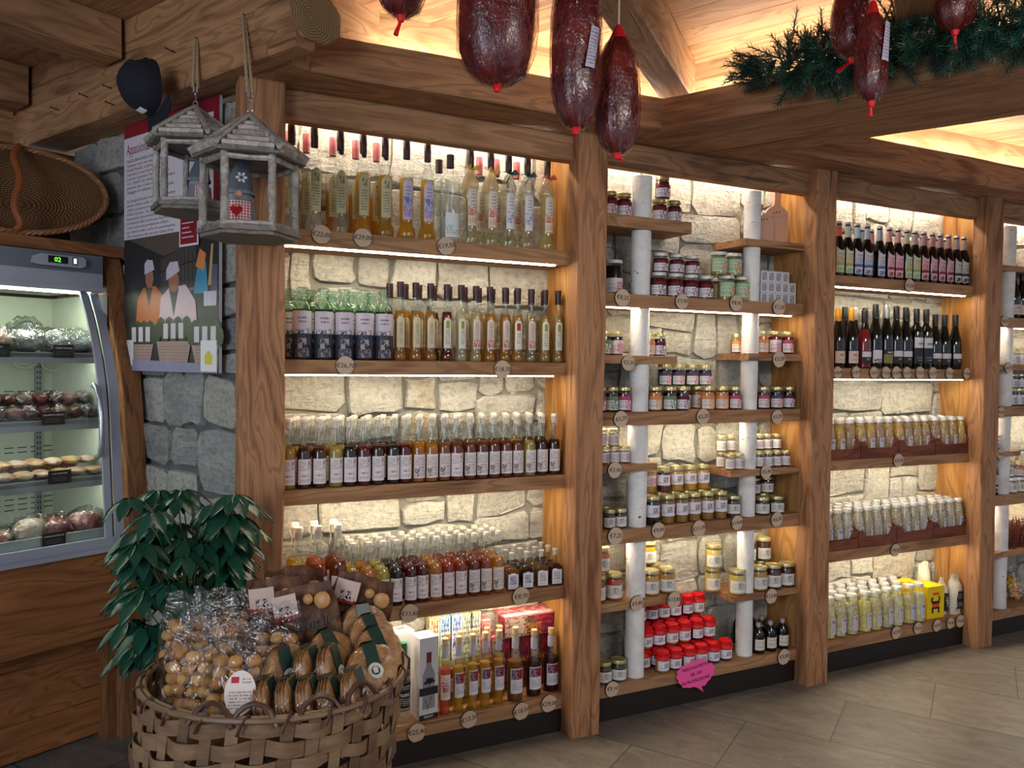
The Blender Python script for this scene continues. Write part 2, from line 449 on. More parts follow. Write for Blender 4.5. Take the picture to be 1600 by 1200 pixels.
def masonry(wd, ht, seed, smin=.10, smax=.34, depth=.022):
    """irregular rubble stones in the local x-z plane, faces looking to -y; mortar bed behind"""
    rnd = random.Random(seed); cells = []
    def split(x0, x1, z0, z1):
        w, h = x1-x0, z1-z0
        if (w < smax and h < smax*.72 and (rnd.random() < .55 or w*h < .03)) or (w < smin*1.7 and h < smin*1.7): cells.append((x0, x1, z0, z1)); return
        if (w > h*rnd.uniform(.75, 1.5)) and w > smin*1.5:
            c = x0+w*rnd.uniform(.34, .66); split(x0, c, z0, z1); split(c, x1, z0, z1)
        elif h > smin*1.2:
            c = z0+h*rnd.uniform(.34, .66); split(x0, x1, z0, c); split(x0, x1, c, z1)
        else: cells.append((x0, x1, z0, z1))
    split(0, wd, 0, ht)
    mb = MB()
    def warp(x, z): return (x+.022*noise.noise(V((x*4, z*4, seed))), z+.022*noise.noise(V((x*4, z*4, seed+9))))
    for (x0, x1, z0, z1) in cells:
        g = rnd.uniform(.004, .009); x0 += g; x1 -= g; z0 += g; z1 -= g
        w, h = x1-x0, z1-z0; cr = min(w, h)*rnd.uniform(.04, .18); out = []
        pts = [(x0+cr, z0), ((x0+x1)/2, z0), (x1-cr, z0), (x1, z0+cr), (x1, (z0+z1)/2), (x1, z1-cr), (x1-cr, z1), ((x0+x1)/2, z1), (x0+cr, z1), (x0, z1-cr), (x0, (z0+z1)/2), (x0, z0+cr)]
        pts = [warp(a+rnd.uniform(-.009, .009), b+rnd.uniform(-.009, .009)) for a, b in pts]
        cx, cz = sum(p[0] for p in pts)/12, sum(p[1] for p in pts)/12; dp = depth*rnd.uniform(.6, 1.1)
        tx, tz = rnd.uniform(-.06, .06), rnd.uniform(-.06, .06)
        r0 = mb.add([(a, .004, b) for a, b in pts])
        r1 = mb.add([(a, -dp*.75, b) for a, b in pts])
        def inn(k, dd): return mb.add([(cx+(a-cx)*k, -dd-(a-cx)*tx-(b-cz)*tz+.004*noise.noise(V((a*30, b*30, 1))), cz+(b-cz)*k) for a, b in pts])
        r2 = inn(.95, dp); r3 = inn(.5, dp+.003); c0 = mb.add([(cx, -dp-.003, cz)])
        for ra, rb in ((r0, r1), (r1, r2), (r2, r3)):
            for i in range(12): j = (i+1) % 12; mb.face((ra+i, ra+j, rb+j, rb+i))
        for i in range(12): mb.face((r3+i, r3+(i+1) % 12, c0))
    mb.k = 1; mb.box(0, wd, 0, .05, 0, ht); mb.k = 0
    for i in range(len(mb.mi)-6, len(mb.mi)): mb.mi[i] = 1
    return mb
struct('wall_back', masonry(5.0, 2.41, 5, .12, .42, .02), [stone_mat(True), mortar_mat('#a09c90')], (-1.2, .30, 0), smooth=True, angle=30)
mbm = masonry(1.30, 2.41, 11, .12, .36, .024)
p = F(.03, -.5, 0)
struct('wall_left', mbm, [stone_mat(False), mortar_mat('#707274')], p, (0, 0, math.atan2(-.895, .446)), smooth=True, angle=30)
# boarded wall behind the cold cabinet
mb = MB()
for i in range(14): mb.box(0, 2.8, -.02-(i % 3)*.002, .0, i*.17, i*.17+.169)
mb.box(0, 2.8, -.07, -.028, 0, 2.40)  # backing added to stop world light leaking through the plank gaps
o = struct('wall_rear', mb, wood('#7a5636', '#46301f', 7.0, True), F(.1, -.5, 0), (0, 0, FROT+PI)); 
# ceiling boards
mb = MB()
for i in range(62): mb.box(0, 9.2, i*.15, i*.15+.147, .0, .03)
o = struct('ceiling', mb, CEILW, (-3.9-.446*1.3, 2.6-.4, 2.75), (0, 0, math.atan2(-.895, .446)))

# timber frame: sill plate over the shelves, lower headers, ring beams, rafters
TRIM = [0]
def trim(p0, p1, h, w, mat=BEAMW, label=None, **k):
    TRIM[0] += 1
    return hewn('trim_%d' % TRIM[0], p0, p1, h, w, mat, kind='structure', label=label, **k)
trim((-1.17, .08, 2.415), (4.2, .08, 2.415), .13, .44, rough=.006)
for x0, x1 in ((-1.13, .01), (.125, 1.28), (1.40, 2.52), (2.62, 4.1)): trim((x0, .082, 2.312), (x1, .082, 2.306), .104, .062, rough=.003)
gn = V((.292, -.157, 0))
trim(gn+U2*.28-V2*.12+V((0, 0, 2.412)), gn+U2*.28+V2*3.2+V((0, 0, 2.412)), .13, .56, rough=.006, mat=BEAMW)
A0 = V((-1.262, -.124, 0))
def AT(s, t, z): return A0+U2*s+V2*t+V((0, 0, z))
trim(AT(.08, -2.6, 2.415), AT(.08, .10, 2.415), .15, .16, rough=.005)
trim(AT(.036, .05, 2.417), AT(.036, .235, 2.417), .045, .07, rough=.002)
trim(AT(.11, -2.6, 2.566), AT(.11, .12, 2.566), .184, .18, rough=.005)
# log end with growth rings
n = NT('log_end'); g = n.mapping(n.add('TexCoord').outputs['Object'], (1, 1, 1), (0, .02, .015))
sp = n.add('SeparateXYZ', i0=g); rr = n.math('SQRT', n.math('ADD', n.math('POWER', sp.outputs[1], 2.0), n.math('POWER', sp.outputs[2], 2.0)))
rr = n.math('ADD', rr, n.math('MULTIPLY', n.noise(g, 9, 3), .03))
n.base(n.ramp(n.math('SINE', n.math('MULTIPLY', rr, 760.0)), [(.1, srgb('#7f6a4c')), (.7, srgb('#a8916c'))]), .8, .1)
n.bump(n.math('SINE', n.math('MULTIPLY', rr, 760.0)), .4, .003)
mb = MB(); RX = Matrix(((0, 0, 1), (1, 0, 0), (0, 1, 0))).to_4x4()
_S = Matrix.Diagonal((1, 1, .82, 1))
mb.lathe([(0.0, -.17), (.100, -.17), (.100, 0)], 8, M=_S @ RX @ Matrix.Rotation(PI/8, 4, 'Z')); mb.k = 1
mb.lathe([(.100, 0), (0, .001)], 8, M=_S @ RX @ Matrix.Rotation(PI/8, 4, 'Z'))
struct('trim_90', mb, [BEAMW, n.m], AT(.062, .25, 2.518), (0, 0, math.atan2(-.895, .446)))
trim(AT(0, -.857, 2.60), AT(-2.6, -.857, 2.60), .15, .146)
trim(AT(0, -1.67, 2.58), AT(-2.2, -1.67, 2.58), .17, .16)
trim(AT(0, -1.83, 2.44), AT(-2.2, -1.83, 2.44), .14, .16)
trim((.44, -.05, 2.57), (-1.8, -1.98, 2.57), .17, .125, mat=OLD)
q = gn+U2*.27+V2*.84
trim(q+V((.05, .04, 2.58)), q+V((-2.3, -1.82, 2.58)), .165, .15, mat=OLD)
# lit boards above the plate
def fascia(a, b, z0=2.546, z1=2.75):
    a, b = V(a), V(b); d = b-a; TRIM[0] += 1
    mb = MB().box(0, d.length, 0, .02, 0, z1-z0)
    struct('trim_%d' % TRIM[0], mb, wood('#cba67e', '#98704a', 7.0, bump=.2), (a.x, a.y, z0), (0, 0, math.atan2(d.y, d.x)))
fc = V((-.78, .10, 0)); gc = V((.46, .10, 0))
fascia(fc-U2*.42, fc); fascia(fc, gc); fascia(gc, gc+V2*3.0); fascia((1.0, .10, 0), (4.1, .10, 0))

# LED strips of the cove above the plate
def led(name, a, b, st, col='#fff0dc', h=.008, w=.014, parent=None, label=None):
    a, b = V(a), V(b); d = b-a
    mb = MB().box(0, d.length, -w/2, w/2, 0, h)
    o = link(name, mb.mesh(name, emit(col, st), False), parent, a, (0, 0, math.atan2(d.y, d.x)))
    return tag(o, label)
def cove(a, b, label):
    t = thing('led_strip', label, 'light strip', a); d = V(b)-V(a)
    led('light_tape', (0, 0, .004), d+V((0, 0, .004)), LED*2.4, parent=t)
    r = math.atan2(d.y, d.x); mb = MB().box(0, d.length, -.012, .012, 0, .0035)
    link('channel', mb.mesh('channel', STEEL, False), t, (0, 0, 0), (0, 0, r))
cove((-.78, .03, 2.55), (.42, .03, 2.55), 'cove light strip on the timber plate above the left shelf bay')
cove(gc+V2*.16-U2*.07+V((0, 0, 2.55)), gc+V2*2.9-U2*.07+V((0, 0, 2.55)), 'cove light strip on the beam that carries the green garland')
cove((1.35, .03, 2.55), (4.0, .03, 2.55), 'cove light strip on the timber plate above the right shelf bays')

# ================================================================ shelving
def post(x, w, label, d=.085):
    L = 2.414
    o = hewn('wooden_post', (x+w/2, d, 0), (x+w/2, d, L), d, w, POSTW, side=(0, -1, 0), rough=.006, bev=.005, label=label, cat='post')
    o['group'] = 'timber posts of the shelving'; return o
post(-1.27, .146, 'squared timber post at the outer corner beside the poster and plant', .095)
post(0, .133, 'cracked timber post between the bottle bay and the jam bay')
post(1.272, .133, 'notched timber post between the jam bay and the wine bay')
post(2.505, .133, 'knotty timber post right of the wine bay')
PAN = [(-1.245, -1.132), (.012, .122), (1.285, 1.395), (2.535, 2.625)]
for i, (a, b) in enumerate(PAN):
    TRIM[0] += 1
    hewn('trim_%d' % TRIM[0], ((a+b)/2, .30, .0), ((a+b)/2, .30, 2.41), .225, b-a, PINE, side=(0, -1, 0), rough=.001, bev=.002, kind='structure')
BAYS = [(-1.131, .011), (.123, 1.284), (1.396, 2.534), (2.626, 4.05)]
BN = ['left bay', 'jam bay', 'wine bay', 'rightmost bay']
TIER = ['top', 'second', 'third', 'fourth', 'bottom']
BOARDS = []
def board(bay, x0, x1, z, zb, label, lit=True, rot=0.0, group='long shelves of the wall unit', st=1.0):
    BOARDS.append((bay, x0, x1, z, zb))
    t = thing('shelf_board', label, 'shelf', (x0, .075, z), group=group)
    L = x1-x0
    mb = MB().box(0, L, 0, .221, zb-z, 0)
    me = mb.mesh('board', SHELFW, False)
    link('board', me, t)
    if lit:
        ly = .03 if z > 1.4 else .075
        led('light_strip', (.02, ly, zb-z-.0045), (L-.06, ly, zb-z-.0045), LED*st, '#fff0cf', h=.004, w=.016, parent=t, label='white glowing strip')
    return t
Z1 = [1.952, 1.503, 1.052, .602, .155]; Z1b = [1.896, 1.452, .999, .549, .100]
Z2 = [1.795, 1.300, .805, .155]; Z2b = [1.740, 1.244, .747, .105]
Z3 = [1.945, 1.495, 1.045, .600, .160]; Z3b = [1.893, 1.442, .996, .548, .106]
for i in range(5):
    board(0, *BAYS[0], Z1[i], Z1b[i], 'full-width timber shelf of the left bay, %s of five tiers' % TIER[i], i < 4)
    board(2, *BAYS[2], Z3[i], Z3b[i], 'full-width timber shelf of the wine bay, %s of five tiers' % TIER[i], i < 4)
for i in range(4):
    board(1, *BAYS[1], Z2[i], Z2b[i], 'full-width timber shelf of the jam bay, %s of four tiers' % ['top', 'second', 'third', 'bottom'][i], i < 3)
    board(3, *BAYS[3], Z2[i]-.008, Z2b[i]-.008, 'timber shelf right of the last post, %s of four tiers' % ['top', 'second', 'third', 'bottom'][i], i < 3)
HL = [2.120, 1.537, 1.080, .500]; HLb = [2.071, 1.504, 1.049, .465]; HLx = [.612, .546, .451, .596]
HR = [2.076, 1.558, 1.026, .450]; HRb = [2.045, 1.526, .997, .423]; HRx = [.912, .948, .858, .888]
for i in range(4):
    nm = ['highest', 'second', 'third', 'lowest'][i]
    board(1, .123, HLx[i], HL[i], HLb[i], 'short shelf on the left birch trunk of the jam bay, %s' % nm, False, group='short shelves on birch trunks')
    board(1, HRx[i], 1.284, HR[i], HRb[i], 'short shelf on the right birch trunk of the jam bay, %s' % nm, False, group='short shelves on birch trunks')
    board(3, 2.626, [3.9, 3.9, 2.96, 3.9][i], [2.075, 1.525, 1.04, .475][i], [2.045, 1.495, 1.012, .445][i], 'short shelf in the rightmost bay, %s' % nm, False, group='short shelves on birch trunks')
# header strips that light the top tiers
for i, (a, b) in enumerate(BAYS):
    t = thing('led_strip', 'light strip under the header beam at the top of the %s' % BN[i], 'light strip', (a+.03, .20, 2.40))
    led('light_tape', (0, 0, 0), (b-a-.08, 0, 0), LED*1.35, '#fff1da', parent=t)
    mb = MB().box(0, b-a-.08, -.012, .012, .0085, .015); link('channel', mb.mesh('channel', STEEL, False), t)
# birch trunks
def trunk(bay, x, y, lab, r=.042):
    seed = random.random()*9
    cuts = sorted((zb, z) for (bb, x0, x1, z, zb) in BOARDS if bb == bay and x0 < x+r and x1 > x-r)
    t = thing('birch_trunk', lab, 'birch trunk', (x, y, cuts[0][1]), group='birch trunks in the shelving')
    for (lo, hi) in zip(cuts, cuts[1:]+[(2.30, 0)]):
        z0, z1 = lo[1]+.0005, hi[0]-.0005
        prof = [(0, z0)]+[(r*(1+.06*noise.noise(V((0, seed, z*4)))), z) for z in [z0+(z1-z0)*k/8 for k in range(9)]]+[(0, z1)]
        part('trunk_section', MB().lathe([(rr, z-cuts[0][1]) for rr, z in prof], 18, wob=.05), birch(), t, angle=60)
trunk(1, .385, .127, 'white birch trunk standing in the left half of the jam bay')
trunk(1, 1.0, .127, 'white birch trunk standing in the right half of the jam bay', .038)
trunk(3, 2.865, .127, 'white birch trunk in the rightmost bay behind the last post', .045)
# dark plinth
for i, (a, b) in enumerate(BAYS):
    o = link('baseboard_%s' % ['left', 'centre', 'right', 'far'][i], MB().box(0, b-a, 0, .02, 0, .104).mesh('plinth', plain('#1a100c', .6), False), None, (a, .088, 0)); o['kind'] = 'structure'

# price tags: sawn branch slices with handwritten prices
TAGS = [
('on the top shelf of the left bay', [(-0.99, 1.937, '€22,00'), (-0.844, 1.937, '€29,00'), (-0.529, 1.932, '€19,50')]),
('on the second shelf of the left bay', [(-0.904, 1.485, '€26,70'), (-0.292, 1.476, '€18,70')]),
('on the fourth shelf of the left bay', [(-0.658, 0.574, '€11,60'), (-0.2, 0.584, '€8,70')]),
('on the bottom shelf of the left bay', [(-0.626, 0.123, '€25,90'), (-0.415, 0.134, '€13,50'), (-0.191, 0.125, '€18,50'), (-0.067, 0.134, '€29,00')]),
('on the top long shelf of the jam bay', [(0.254, 1.777, '€8,25'), (0.56, 1.775, '€7,90'), (0.861, 1.781, '€8,95'), (1.116, 1.773, '€1,20')]),
('on second short shelf, left', [(0.289, 1.507, '€5,20')]),
('on second short shelf, right', [(1.123, 1.533, '€5,20')]),
('on the second long shelf of the jam bay', [(0.256, 1.273, '€5,20'), (0.686, 1.276, '€5,20'), (1.118, 1.266, '€5,20')]),
('on the little jar shelf, left', [(0.23, 1.061, '€3,90')]),
('on the little jar shelf, right', [(1.059, 1.014, '€3,90')]),
('on the third long shelf of the jam bay', [(0.238, 0.785, '€7,25'), (0.456, 0.792, '€9,00'), (0.675, 0.781, '€11,00'), (0.892, 0.791, '€19,00'), (1.13, 0.788, '€6,50')]),
('on the lowest left short shelf', [(0.352, 0.488, '€9,80'), (0.546, 0.48, '€13,85')]),
('on the lowest right short shelf', [(1.106, 0.431, '€13,80')]),
('on the bottom shelf of the jam bay', [(0.234, 0.141, '€9,10'), (1.192, 0.133, '€9,80')]),
('on the top shelf of the wine bay', [(1.994, 1.92, '€3,50')]),
('below the wine bottles', [(1.5, 1.474, '€18,00'), (1.626, 1.475, '€19,50'), (1.751, 1.475, '€8,50'), (1.837, 1.475, '€12,00'), (1.913, 1.475, '€14,80'), (1.992, 1.475, '€13,70'), (2.09, 1.475, '€16,50'), (2.189, 1.475, '€12,50'), (2.32, 1.475, '€23,00'), (2.46, 1.475, '€14,00')]),
('below the upper muesli crates', [(1.944, 1.029, '€4,50')]),
('below the lower muesli crates', [(1.937, 0.57, '€4,50')]),
('below the pasta jars', [(1.959, 0.143, '€7,50'), (2.123, 0.144, '€7,25'), (2.274, 0.137, '€2,90'), (2.382, 0.136, '€6,50'), (2.461, 0.136, '€4,60')]),
('in the rightmost bay', [(2.771, 1.766, '€6,25'), (2.814, 1.509, '€4,15'), (2.76, 1.262, '€5,50'), (2.77, 1.03, '€8,00')]),
]
slice_mat = None
n = NT('wood_slice'); g = n.add('TexCoord').outputs['Object']; sp = n.add('SeparateXYZ', i0=g)
rr = n.math('SQRT', n.math('ADD', n.math('POWER', sp.outputs[0], 2.0), n.math('POWER', sp.outputs[2], 2.0)))
n.base(n.ramp(n.math('SINE', n.math('MULTIPLY', rr, 1500.0)), [(0, srgb('#bfa48c')), (1, srgb('#dcc7b0'))]), .75, .15)
slice_mat = n.m; BARK = plain('#4a3426', .9, var=.3, vs=120)
used = {}
for where, lst in TAGS:
    for i, (x, z, s) in enumerate(lst):
        r = .0345 if 'wine bottles' not in where and 'pasta' not in where and 'rightmost' not in where else .031
        r *= random.uniform(.93, 1.08)
        t = thing('price_tag', 'wood slice price reading %s %s' % (s, where), 'price tag', (x, .0745, z), group='wood slice price tags')
        if len([q for q in lst if q[2] == s]) > 1: t['label'] = t['label']+[', left', ', middle', ', right'][i]
        RY = Matrix.Rotation(PI/2, 4, 'X')
        mb = MB(); mb.lathe([(0, 0), (r, 0), (r*1.03, .004), (r, .009)], 22, M=RY, wob=.06)
        mb.k = 1; mb.lathe([(r, .009), (r*.5, .0092), (0, .0092)], 22, M=RY, wob=.06)
        link('slice', mb.mesh('slice', [BARK, slice_mat], False), t)
        o = link('price_writing', text_mesh(s, r*.70, INK, .12), t, (0, -.0097, random.uniform(-.002, .002)), (PI/2, random.uniform(-.18, .12), 0))
# pink promotion sign
t = thing('promotion_sign', 'neon pink jagged price card clipped to the bottom shelf of the jam bay', 'sign', (.668, .062, .137))
mb = MB(); pts = []
for k in range(30):
    a = 2*PI*k/30; rr = 1.0 if k % 2 else .93; pts.append((.108*rr*math.cos(a)*(1+.05*math.sin(3*a)), .064*rr*math.sin(a)*(1+.08*math.sin(5*a+1))))
pts.insert(24, (.045, -.088))
mb.prism(pts, 0, .0015)
o = link('card', mb.mesh('card', plain('#ff5fa6', .5, spec=.2), False), t, (0, 0, 0), (PI/2, 0, 0))
for k, s in enumerate(('MIELE ASSORTITO', 'GR. 250', 'IN PROMOZIONE')):
    link('handwriting', text_mesh(s, .0195, INK, .1), t, (.0, -.0022, .032-.030*k), (PI/2, -.10, 0))

# ================================================================ goods on the shelves
# a kind is a list of (part name, mesh data, label or None, [sub-parts])
def P_(name, mb, mat, lab=None, subs=(), smooth=True): return (name, mb.mesh(name, mat, smooth), lab, list(subs))
def put(name, kind, label, cat, group, loc, rz=0.0, scale=None, rot=None):
    t = thing(name, label, cat, loc, rz, group, rot, scale)
    for (pn, me, lab, subs) in kind:
        o = link(pn, me, t)
        if lab: o['label'] = lab
        for (sn, sm, sl, _) in subs:
            q = link(sn, sm, o)
            if sl: q['label'] = sl
    return t
KC = {}
def kcache(fn):
    def w(*a):
        k = (fn.__name__,)+a
        if k not in KC: KC[k] = fn(*a)
        return KC[k]
    return w
GLASS = thin_glass('#fafdfc', .995)
GREENG = thin_glass('#e0f3ea', .985, ior=1.5)
def shrink(prof, d, zmax):
    out = []; pr = [(max(0, r-d) if r > 0 else 0, z) for r, z in prof]; z0 = prof[0][1]+.0025
    for (r, z) in pr:
        if z > zmax: break
        out.append((r, max(z, z0)))
    # surface of the liquid
    rl = out[-1][0]
    for (r0, a), (r1, b) in zip(pr[:-1], pr[1:]):
        if a <= zmax <= b and b > a: rl = r0+(r1-r0)*(zmax-a)/(b-a)
    return out+[(rl, zmax), (0, zmax)]
def bottle(prof, liq, level, lab=None, lz=(.0, .1), lhalf=1.0, lr=None, arch=0.0, cap=None, extra=(), glass=None, opaque=None, N=18, clear=.62, gap=.0022, lprof=None):
    out = []
    if opaque:
        body = ('glass_body', MB().lathe(prof, N).mesh('glass_body', opaque), None, [])
    else:
        body = ('glass_body', MB().lathe(prof, N).mesh('glass_body', glass or GLASS), None, [])
        if liq: out.append(('liquid', MB().lathe(shrink(prof, gap, level), N).mesh('liquid', liquid(liq, clear)), None, []))
    out.insert(0, body)
    if lab: out.append(('label', MB().patch(lr, lz[0], lz[1], lhalf, 8, arch=arch, prof=lprof).mesh('label', lab), None, []))
    if cap: out.append(cap)
    return out+list(extra)
WINE = plain('#2a0d14', .35); PINKC = plain('#b86a72', .4); CORK = plain('#c9ab84', .8); PALE = plain('#e9e4da', .5)
def capmesh(prof, mat, name='cap', lab=None, n=16): return (name, MB().lathe(prof, n).mesh(name, mat), lab, [])
def bow(z, col, col2, r=.016, s=1.0):
    mb = MB()
    for sg in (-1, 1):
        mb.grid(lambda u, v, sg=sg: (sg*(.004+.034*s*u*(1-.25*v)), -r-.004-.012*math.sin(PI*u), z+.004+(v-.5)*.022*s*math.sin(PI*min(1, u+.18))+.004*math.sin(3*u)), 6, 3)
        mb.grid(lambda u, v, sg=sg: (sg*(.003+.02*s*u), -r-.003-.004*math.sin(PI*u*2), z-.045*s*u+(v-.5)*.007), 5, 1)
    mb.blob((0, -r-.006, z+.003), .005, 8, 5)
    skirt = MB().lathe([(r*.8, z+.006), (r*1.0, z-.002), (.034, z-.055), (.031, z-.075)], 16, wob=.25)
    return [('cloth_hood', skirt.mesh('cloth_hood', liquid(col2, .5)), None, []), ('ribbon_bow', mb.mesh('ribbon_bow', col), None, [])]
ARCH = label_mat('#c9c79a', '#4c4430', ((.2, .8, .12, .62),), ((.28, .72, .68, .86, '#7d5a35', 1),), 16)
FLOW = label_mat('#c9c3d4', '#7a4f9a', ((.25, .75, .55, .8),), ((.05, .95, .2, .55, '#6b74b8', 1), (.1, .9, .05, .25, '#a36aa0', 2)), 12)
ORNG = label_mat('#d9d2c4', '#8a5a44', ((.25, .75, .5, .85),), ((.05, .95, .25, .48, '#c8582e', 1), (.05, .95, .05, .2, '#d98a3c', 2)), 12)
BLUEL = label_mat('#dcdad6', '#5a5f7a', ((.25, .75, .5, .85),), ((.05, .95, .15, .45, '#7a86b8', 1),), 12)
@kcache
def flask(liq, lab, level, capk):
    h = .36
    prof = [(0, 0), (.027, 0), (.0335, .008), (.035, .022), (.032, .038), (.0255, .05), (.0235, .058), (.0255, .075), (.0275, .20), (.0265, .225), (.020, .25), (.0125, .275), (.0115, .30), (.0115, .352), (0, .352)]
    cm = PINKC if capk == 'pink' else WINE
    cap = capmesh([(.0115, .298), (.0132, .298), (.0132, .325), (.0142, .333), (.0136, .338), (.0138, .362), (.012, .366), (0, .366)], cm)
    ex = []
    if capk == 'medal': ex = [('medallion', MB().lathe([(0, 0), (.009, 0), (.009, .002), (0, .002)], 14, M=Matrix.Translation((0, -.0135, .288)) @ Matrix.Rotation(PI/2, 4, 'X')).mesh('medallion', plain('#1c1a18', .4)), None, [])]
    if capk == 'yellowbow': ex = bow(.285, plain('#c9a23a', .5), '#e0c8a0')
    if capk == 'darkbow': ex = bow(.285, plain('#16303a', .5), '#d8d4cc')
    if capk == 'redbow': ex = bow(.285, plain('#b5482f', .5), '#e4ddd0')
    def lp(z): return .0282 if z > .07 else .027
    return bottle(prof, liq, level, lab, (.072, .225), .72, .0284, .022, cap, ex, lprof=lambda z: .0262+.0022*min(1, max(0, (z-.07)/.12))-(.003*max(0, (z-.20)/.025)))
@kcache
def cyl_bottle(liq):
    prof = [(0, 0), (.036, 0), (.038, .006), (.038, .235), (.033, .25), (.014, .262), (.0125, .27), (.0125, .32), (0, .32)]
    return bottle(prof, liq, .225, label_mat('#dfe4e4', '#5a6a70', ((.1, .9, .1, .3),), ((.05, .5, .3, .5, '#9fb6bd', 1),), 12), (.02, .11), .8, .0384, 0, capmesh([(.0125, .285), (.0142, .285), (.0145, .334), (0, .336)], WINE))
@kcache
def slim(liq, lab, clear):
    prof = [(0, 0), (.021, 0), (.0245, .006), (.0255, .016), (.0225, .03), (.0195, .04), (.0205, .055), (.0215, .165), (.019, .185), (.0115, .205), (.0102, .22), (.0102, .28), (0, .28)]
    cap = capmesh([(.0102, .236), (.0128, .236), (.0128, .268), (.0138, .275), (.0134, .292), (0, .294)], WINE)
    return bottle(prof, liq, .188, lab, (.05, .165), .72, .0218, .012, cap, clear=clear)
JUGL = label_mat('#c9c0cc', '#4a4450', ((.3, .7, .74, .92),), ((0, 1, 0, .52, '#2b2d3a', 0), (.1, .9, .28, .62, '#3c4658', 1), (.3, .7, .2, .42, '#a39a92', 1), (.2, .8, .02, .2, '#8a8590', 2)), 12)
@kcache
def jug(liq):
    prof = [(0, 0), (.032, 0), (.035, .006), (.035, .165), (.032, .185), (.026, .2), (.0205, .206), (.019, .214), (.019, .222), (.0225, .226), (.0225, .232), (0, .232)]
    st = capmesh([(.014, .232), (.014, .238), (.0225, .242), (.0225, .25), (.018, .254), (0, .254)], GREENG, 'glass_stopper')
    return bottle(prof, liq, .178, JUGL, (.006, .17), 1.15, .0355, 0, st, glass=GREENG, clear=.45, gap=.003)
LA = label_mat('#e4d9da', '#7a6266', ((.1, .6, .55, .92), (.15, .85, .08, .2)), ((.68, .93, .6, .97, '#8c7e7c', 2), (.25, .75, .3, .38, '#b35a54', 3)), 18)
LB = label_mat('#e0d6d2', '#6a5a56', ((.1, .9, .55, .9), (.3, .9, .1, .4)), ((.08, .45, .06, .42, '#575550', 2), (.3, .8, .42, .5, '#b0605a', 3)), 18)
@kcache
def stopper(liq, lab, clear):
    prof = [(0, 0), (.0245, 0), (.0262, .004), (.0262, .122), (.0235, .136), (.0145, .15), (.0112, .16), (.0105, .17), (.0105, .232), (0, .232)]
    cap = ('stopper', MB().lathe([(.0095, .21), (.0095, .232), (.0125, .233), (.0125, .242), (.0105, .246), (0, .246)], 14).mesh('stopper', plain('#ddd2c2', .5)), None, [])
    tie = MB().tube([(.0, -.0108, .233), (-.012, -.013, .237), (-.017, -.013, .228), (-.010, -.0125, .205), (-.014, -.0125, .178)], .0009, 4)
    tie.tube([(0, -.0108, .232), (.008, -.0125, .226), (.004, -.012, .2)], .0009, 4)
    return bottle(prof, liq, .142, lab, (.016, .104), .95, .0266, 0, cap, [('string_tie', tie.mesh('string_tie', PALE), None, [])], clear=clear, N=16)
LSQ = [label_mat('#dcd9e0', '#4a464e', ((.2, .8, .1, .2),), ((.2, .8, .3, .85, c, 2),), 14) for c in ('#3a2c28', '#4a4038', '#a08a5a', '#7f8f78')]
@kcache
def square(liq, k):
    mb = MB()
    def sq(h, z, c=.006): return [(-h+c, -h, z), (h-c, -h, z), (h, -h+c, z), (h, h-c, z), (h-c, h, z), (-h+c, h, z), (-h, h-c, z), (-h, -h+c, z)]
    rings = [mb.add(sq(.022, 0)), mb.add(sq(.026, .005)), mb.add(sq(.026, .074)), mb.add(sq(.018, .088, .01))]
    for a, b in zip(rings[:-1], rings[1:]):
        for i in range(8): j = (i+1) % 8; mb.face((a+i, a+j, b+j, b+i))
    mb.face([rings[0]+i for i in range(8)][::-1])
    mb.lathe([(.018, .088), (.0105, .095), (.0095, .1), (.0095, .138)], 12)
    lq = MB(); r2 = [lq.add(sq(.0225, .003)), lq.add(sq(.0235, .075)), lq.add(sq(.016, .085, .009))]
    for a, b in zip(r2[:-1], r2[1:]):
        for i in range(8): j = (i+1) % 8; lq.face((a+i, a+j, b+j, b+i))
    lq.face([r2[0]+i for i in range(8)][::-1]); lq.face([r2[-1]+i for i in range(8)])
    lb = MB().grid(lambda u, v: (-.021+.042*u, -.0265, .008+.058*v), 1, 1)
    return [P_('glass_body', mb, GLASS), P_('liquid', lq, liquid(liq, .35)), P_('label', lb, LSQ[k]),
            P_('stopper', MB().lathe([(.0085, .12), (.0085, .138), (.0115, .139), (.0115, .146), (0, .147)], 12), plain('#cfc8bd', .4)),
            P_('string_tie', MB().tube([(0, -.0098, .132), (-.012, -.012, .126), (-.008, -.0115, .105)], .0009, 4), PALE)]
LGR = label_mat('#e0dde6', '#5a5668', ((.15, .85, .12, .45),), ((.06, .94, .56, .96, '#5b1c22', 0), (.5, .94, .56, .96, '#b3342b', 1), (.06, .5, .56, .96, '#8d86a0', 1)), 14)
LPK = label_mat('#e6cfc8', '#7a5a5a', ((.2, .8, .75, .92), (.2, .8, .1, .3)), ((.1, .9, .3, .72, '#c04a3a', 1), (.2, .8, .35, .6, '#4b4a3a', 2)), 14)
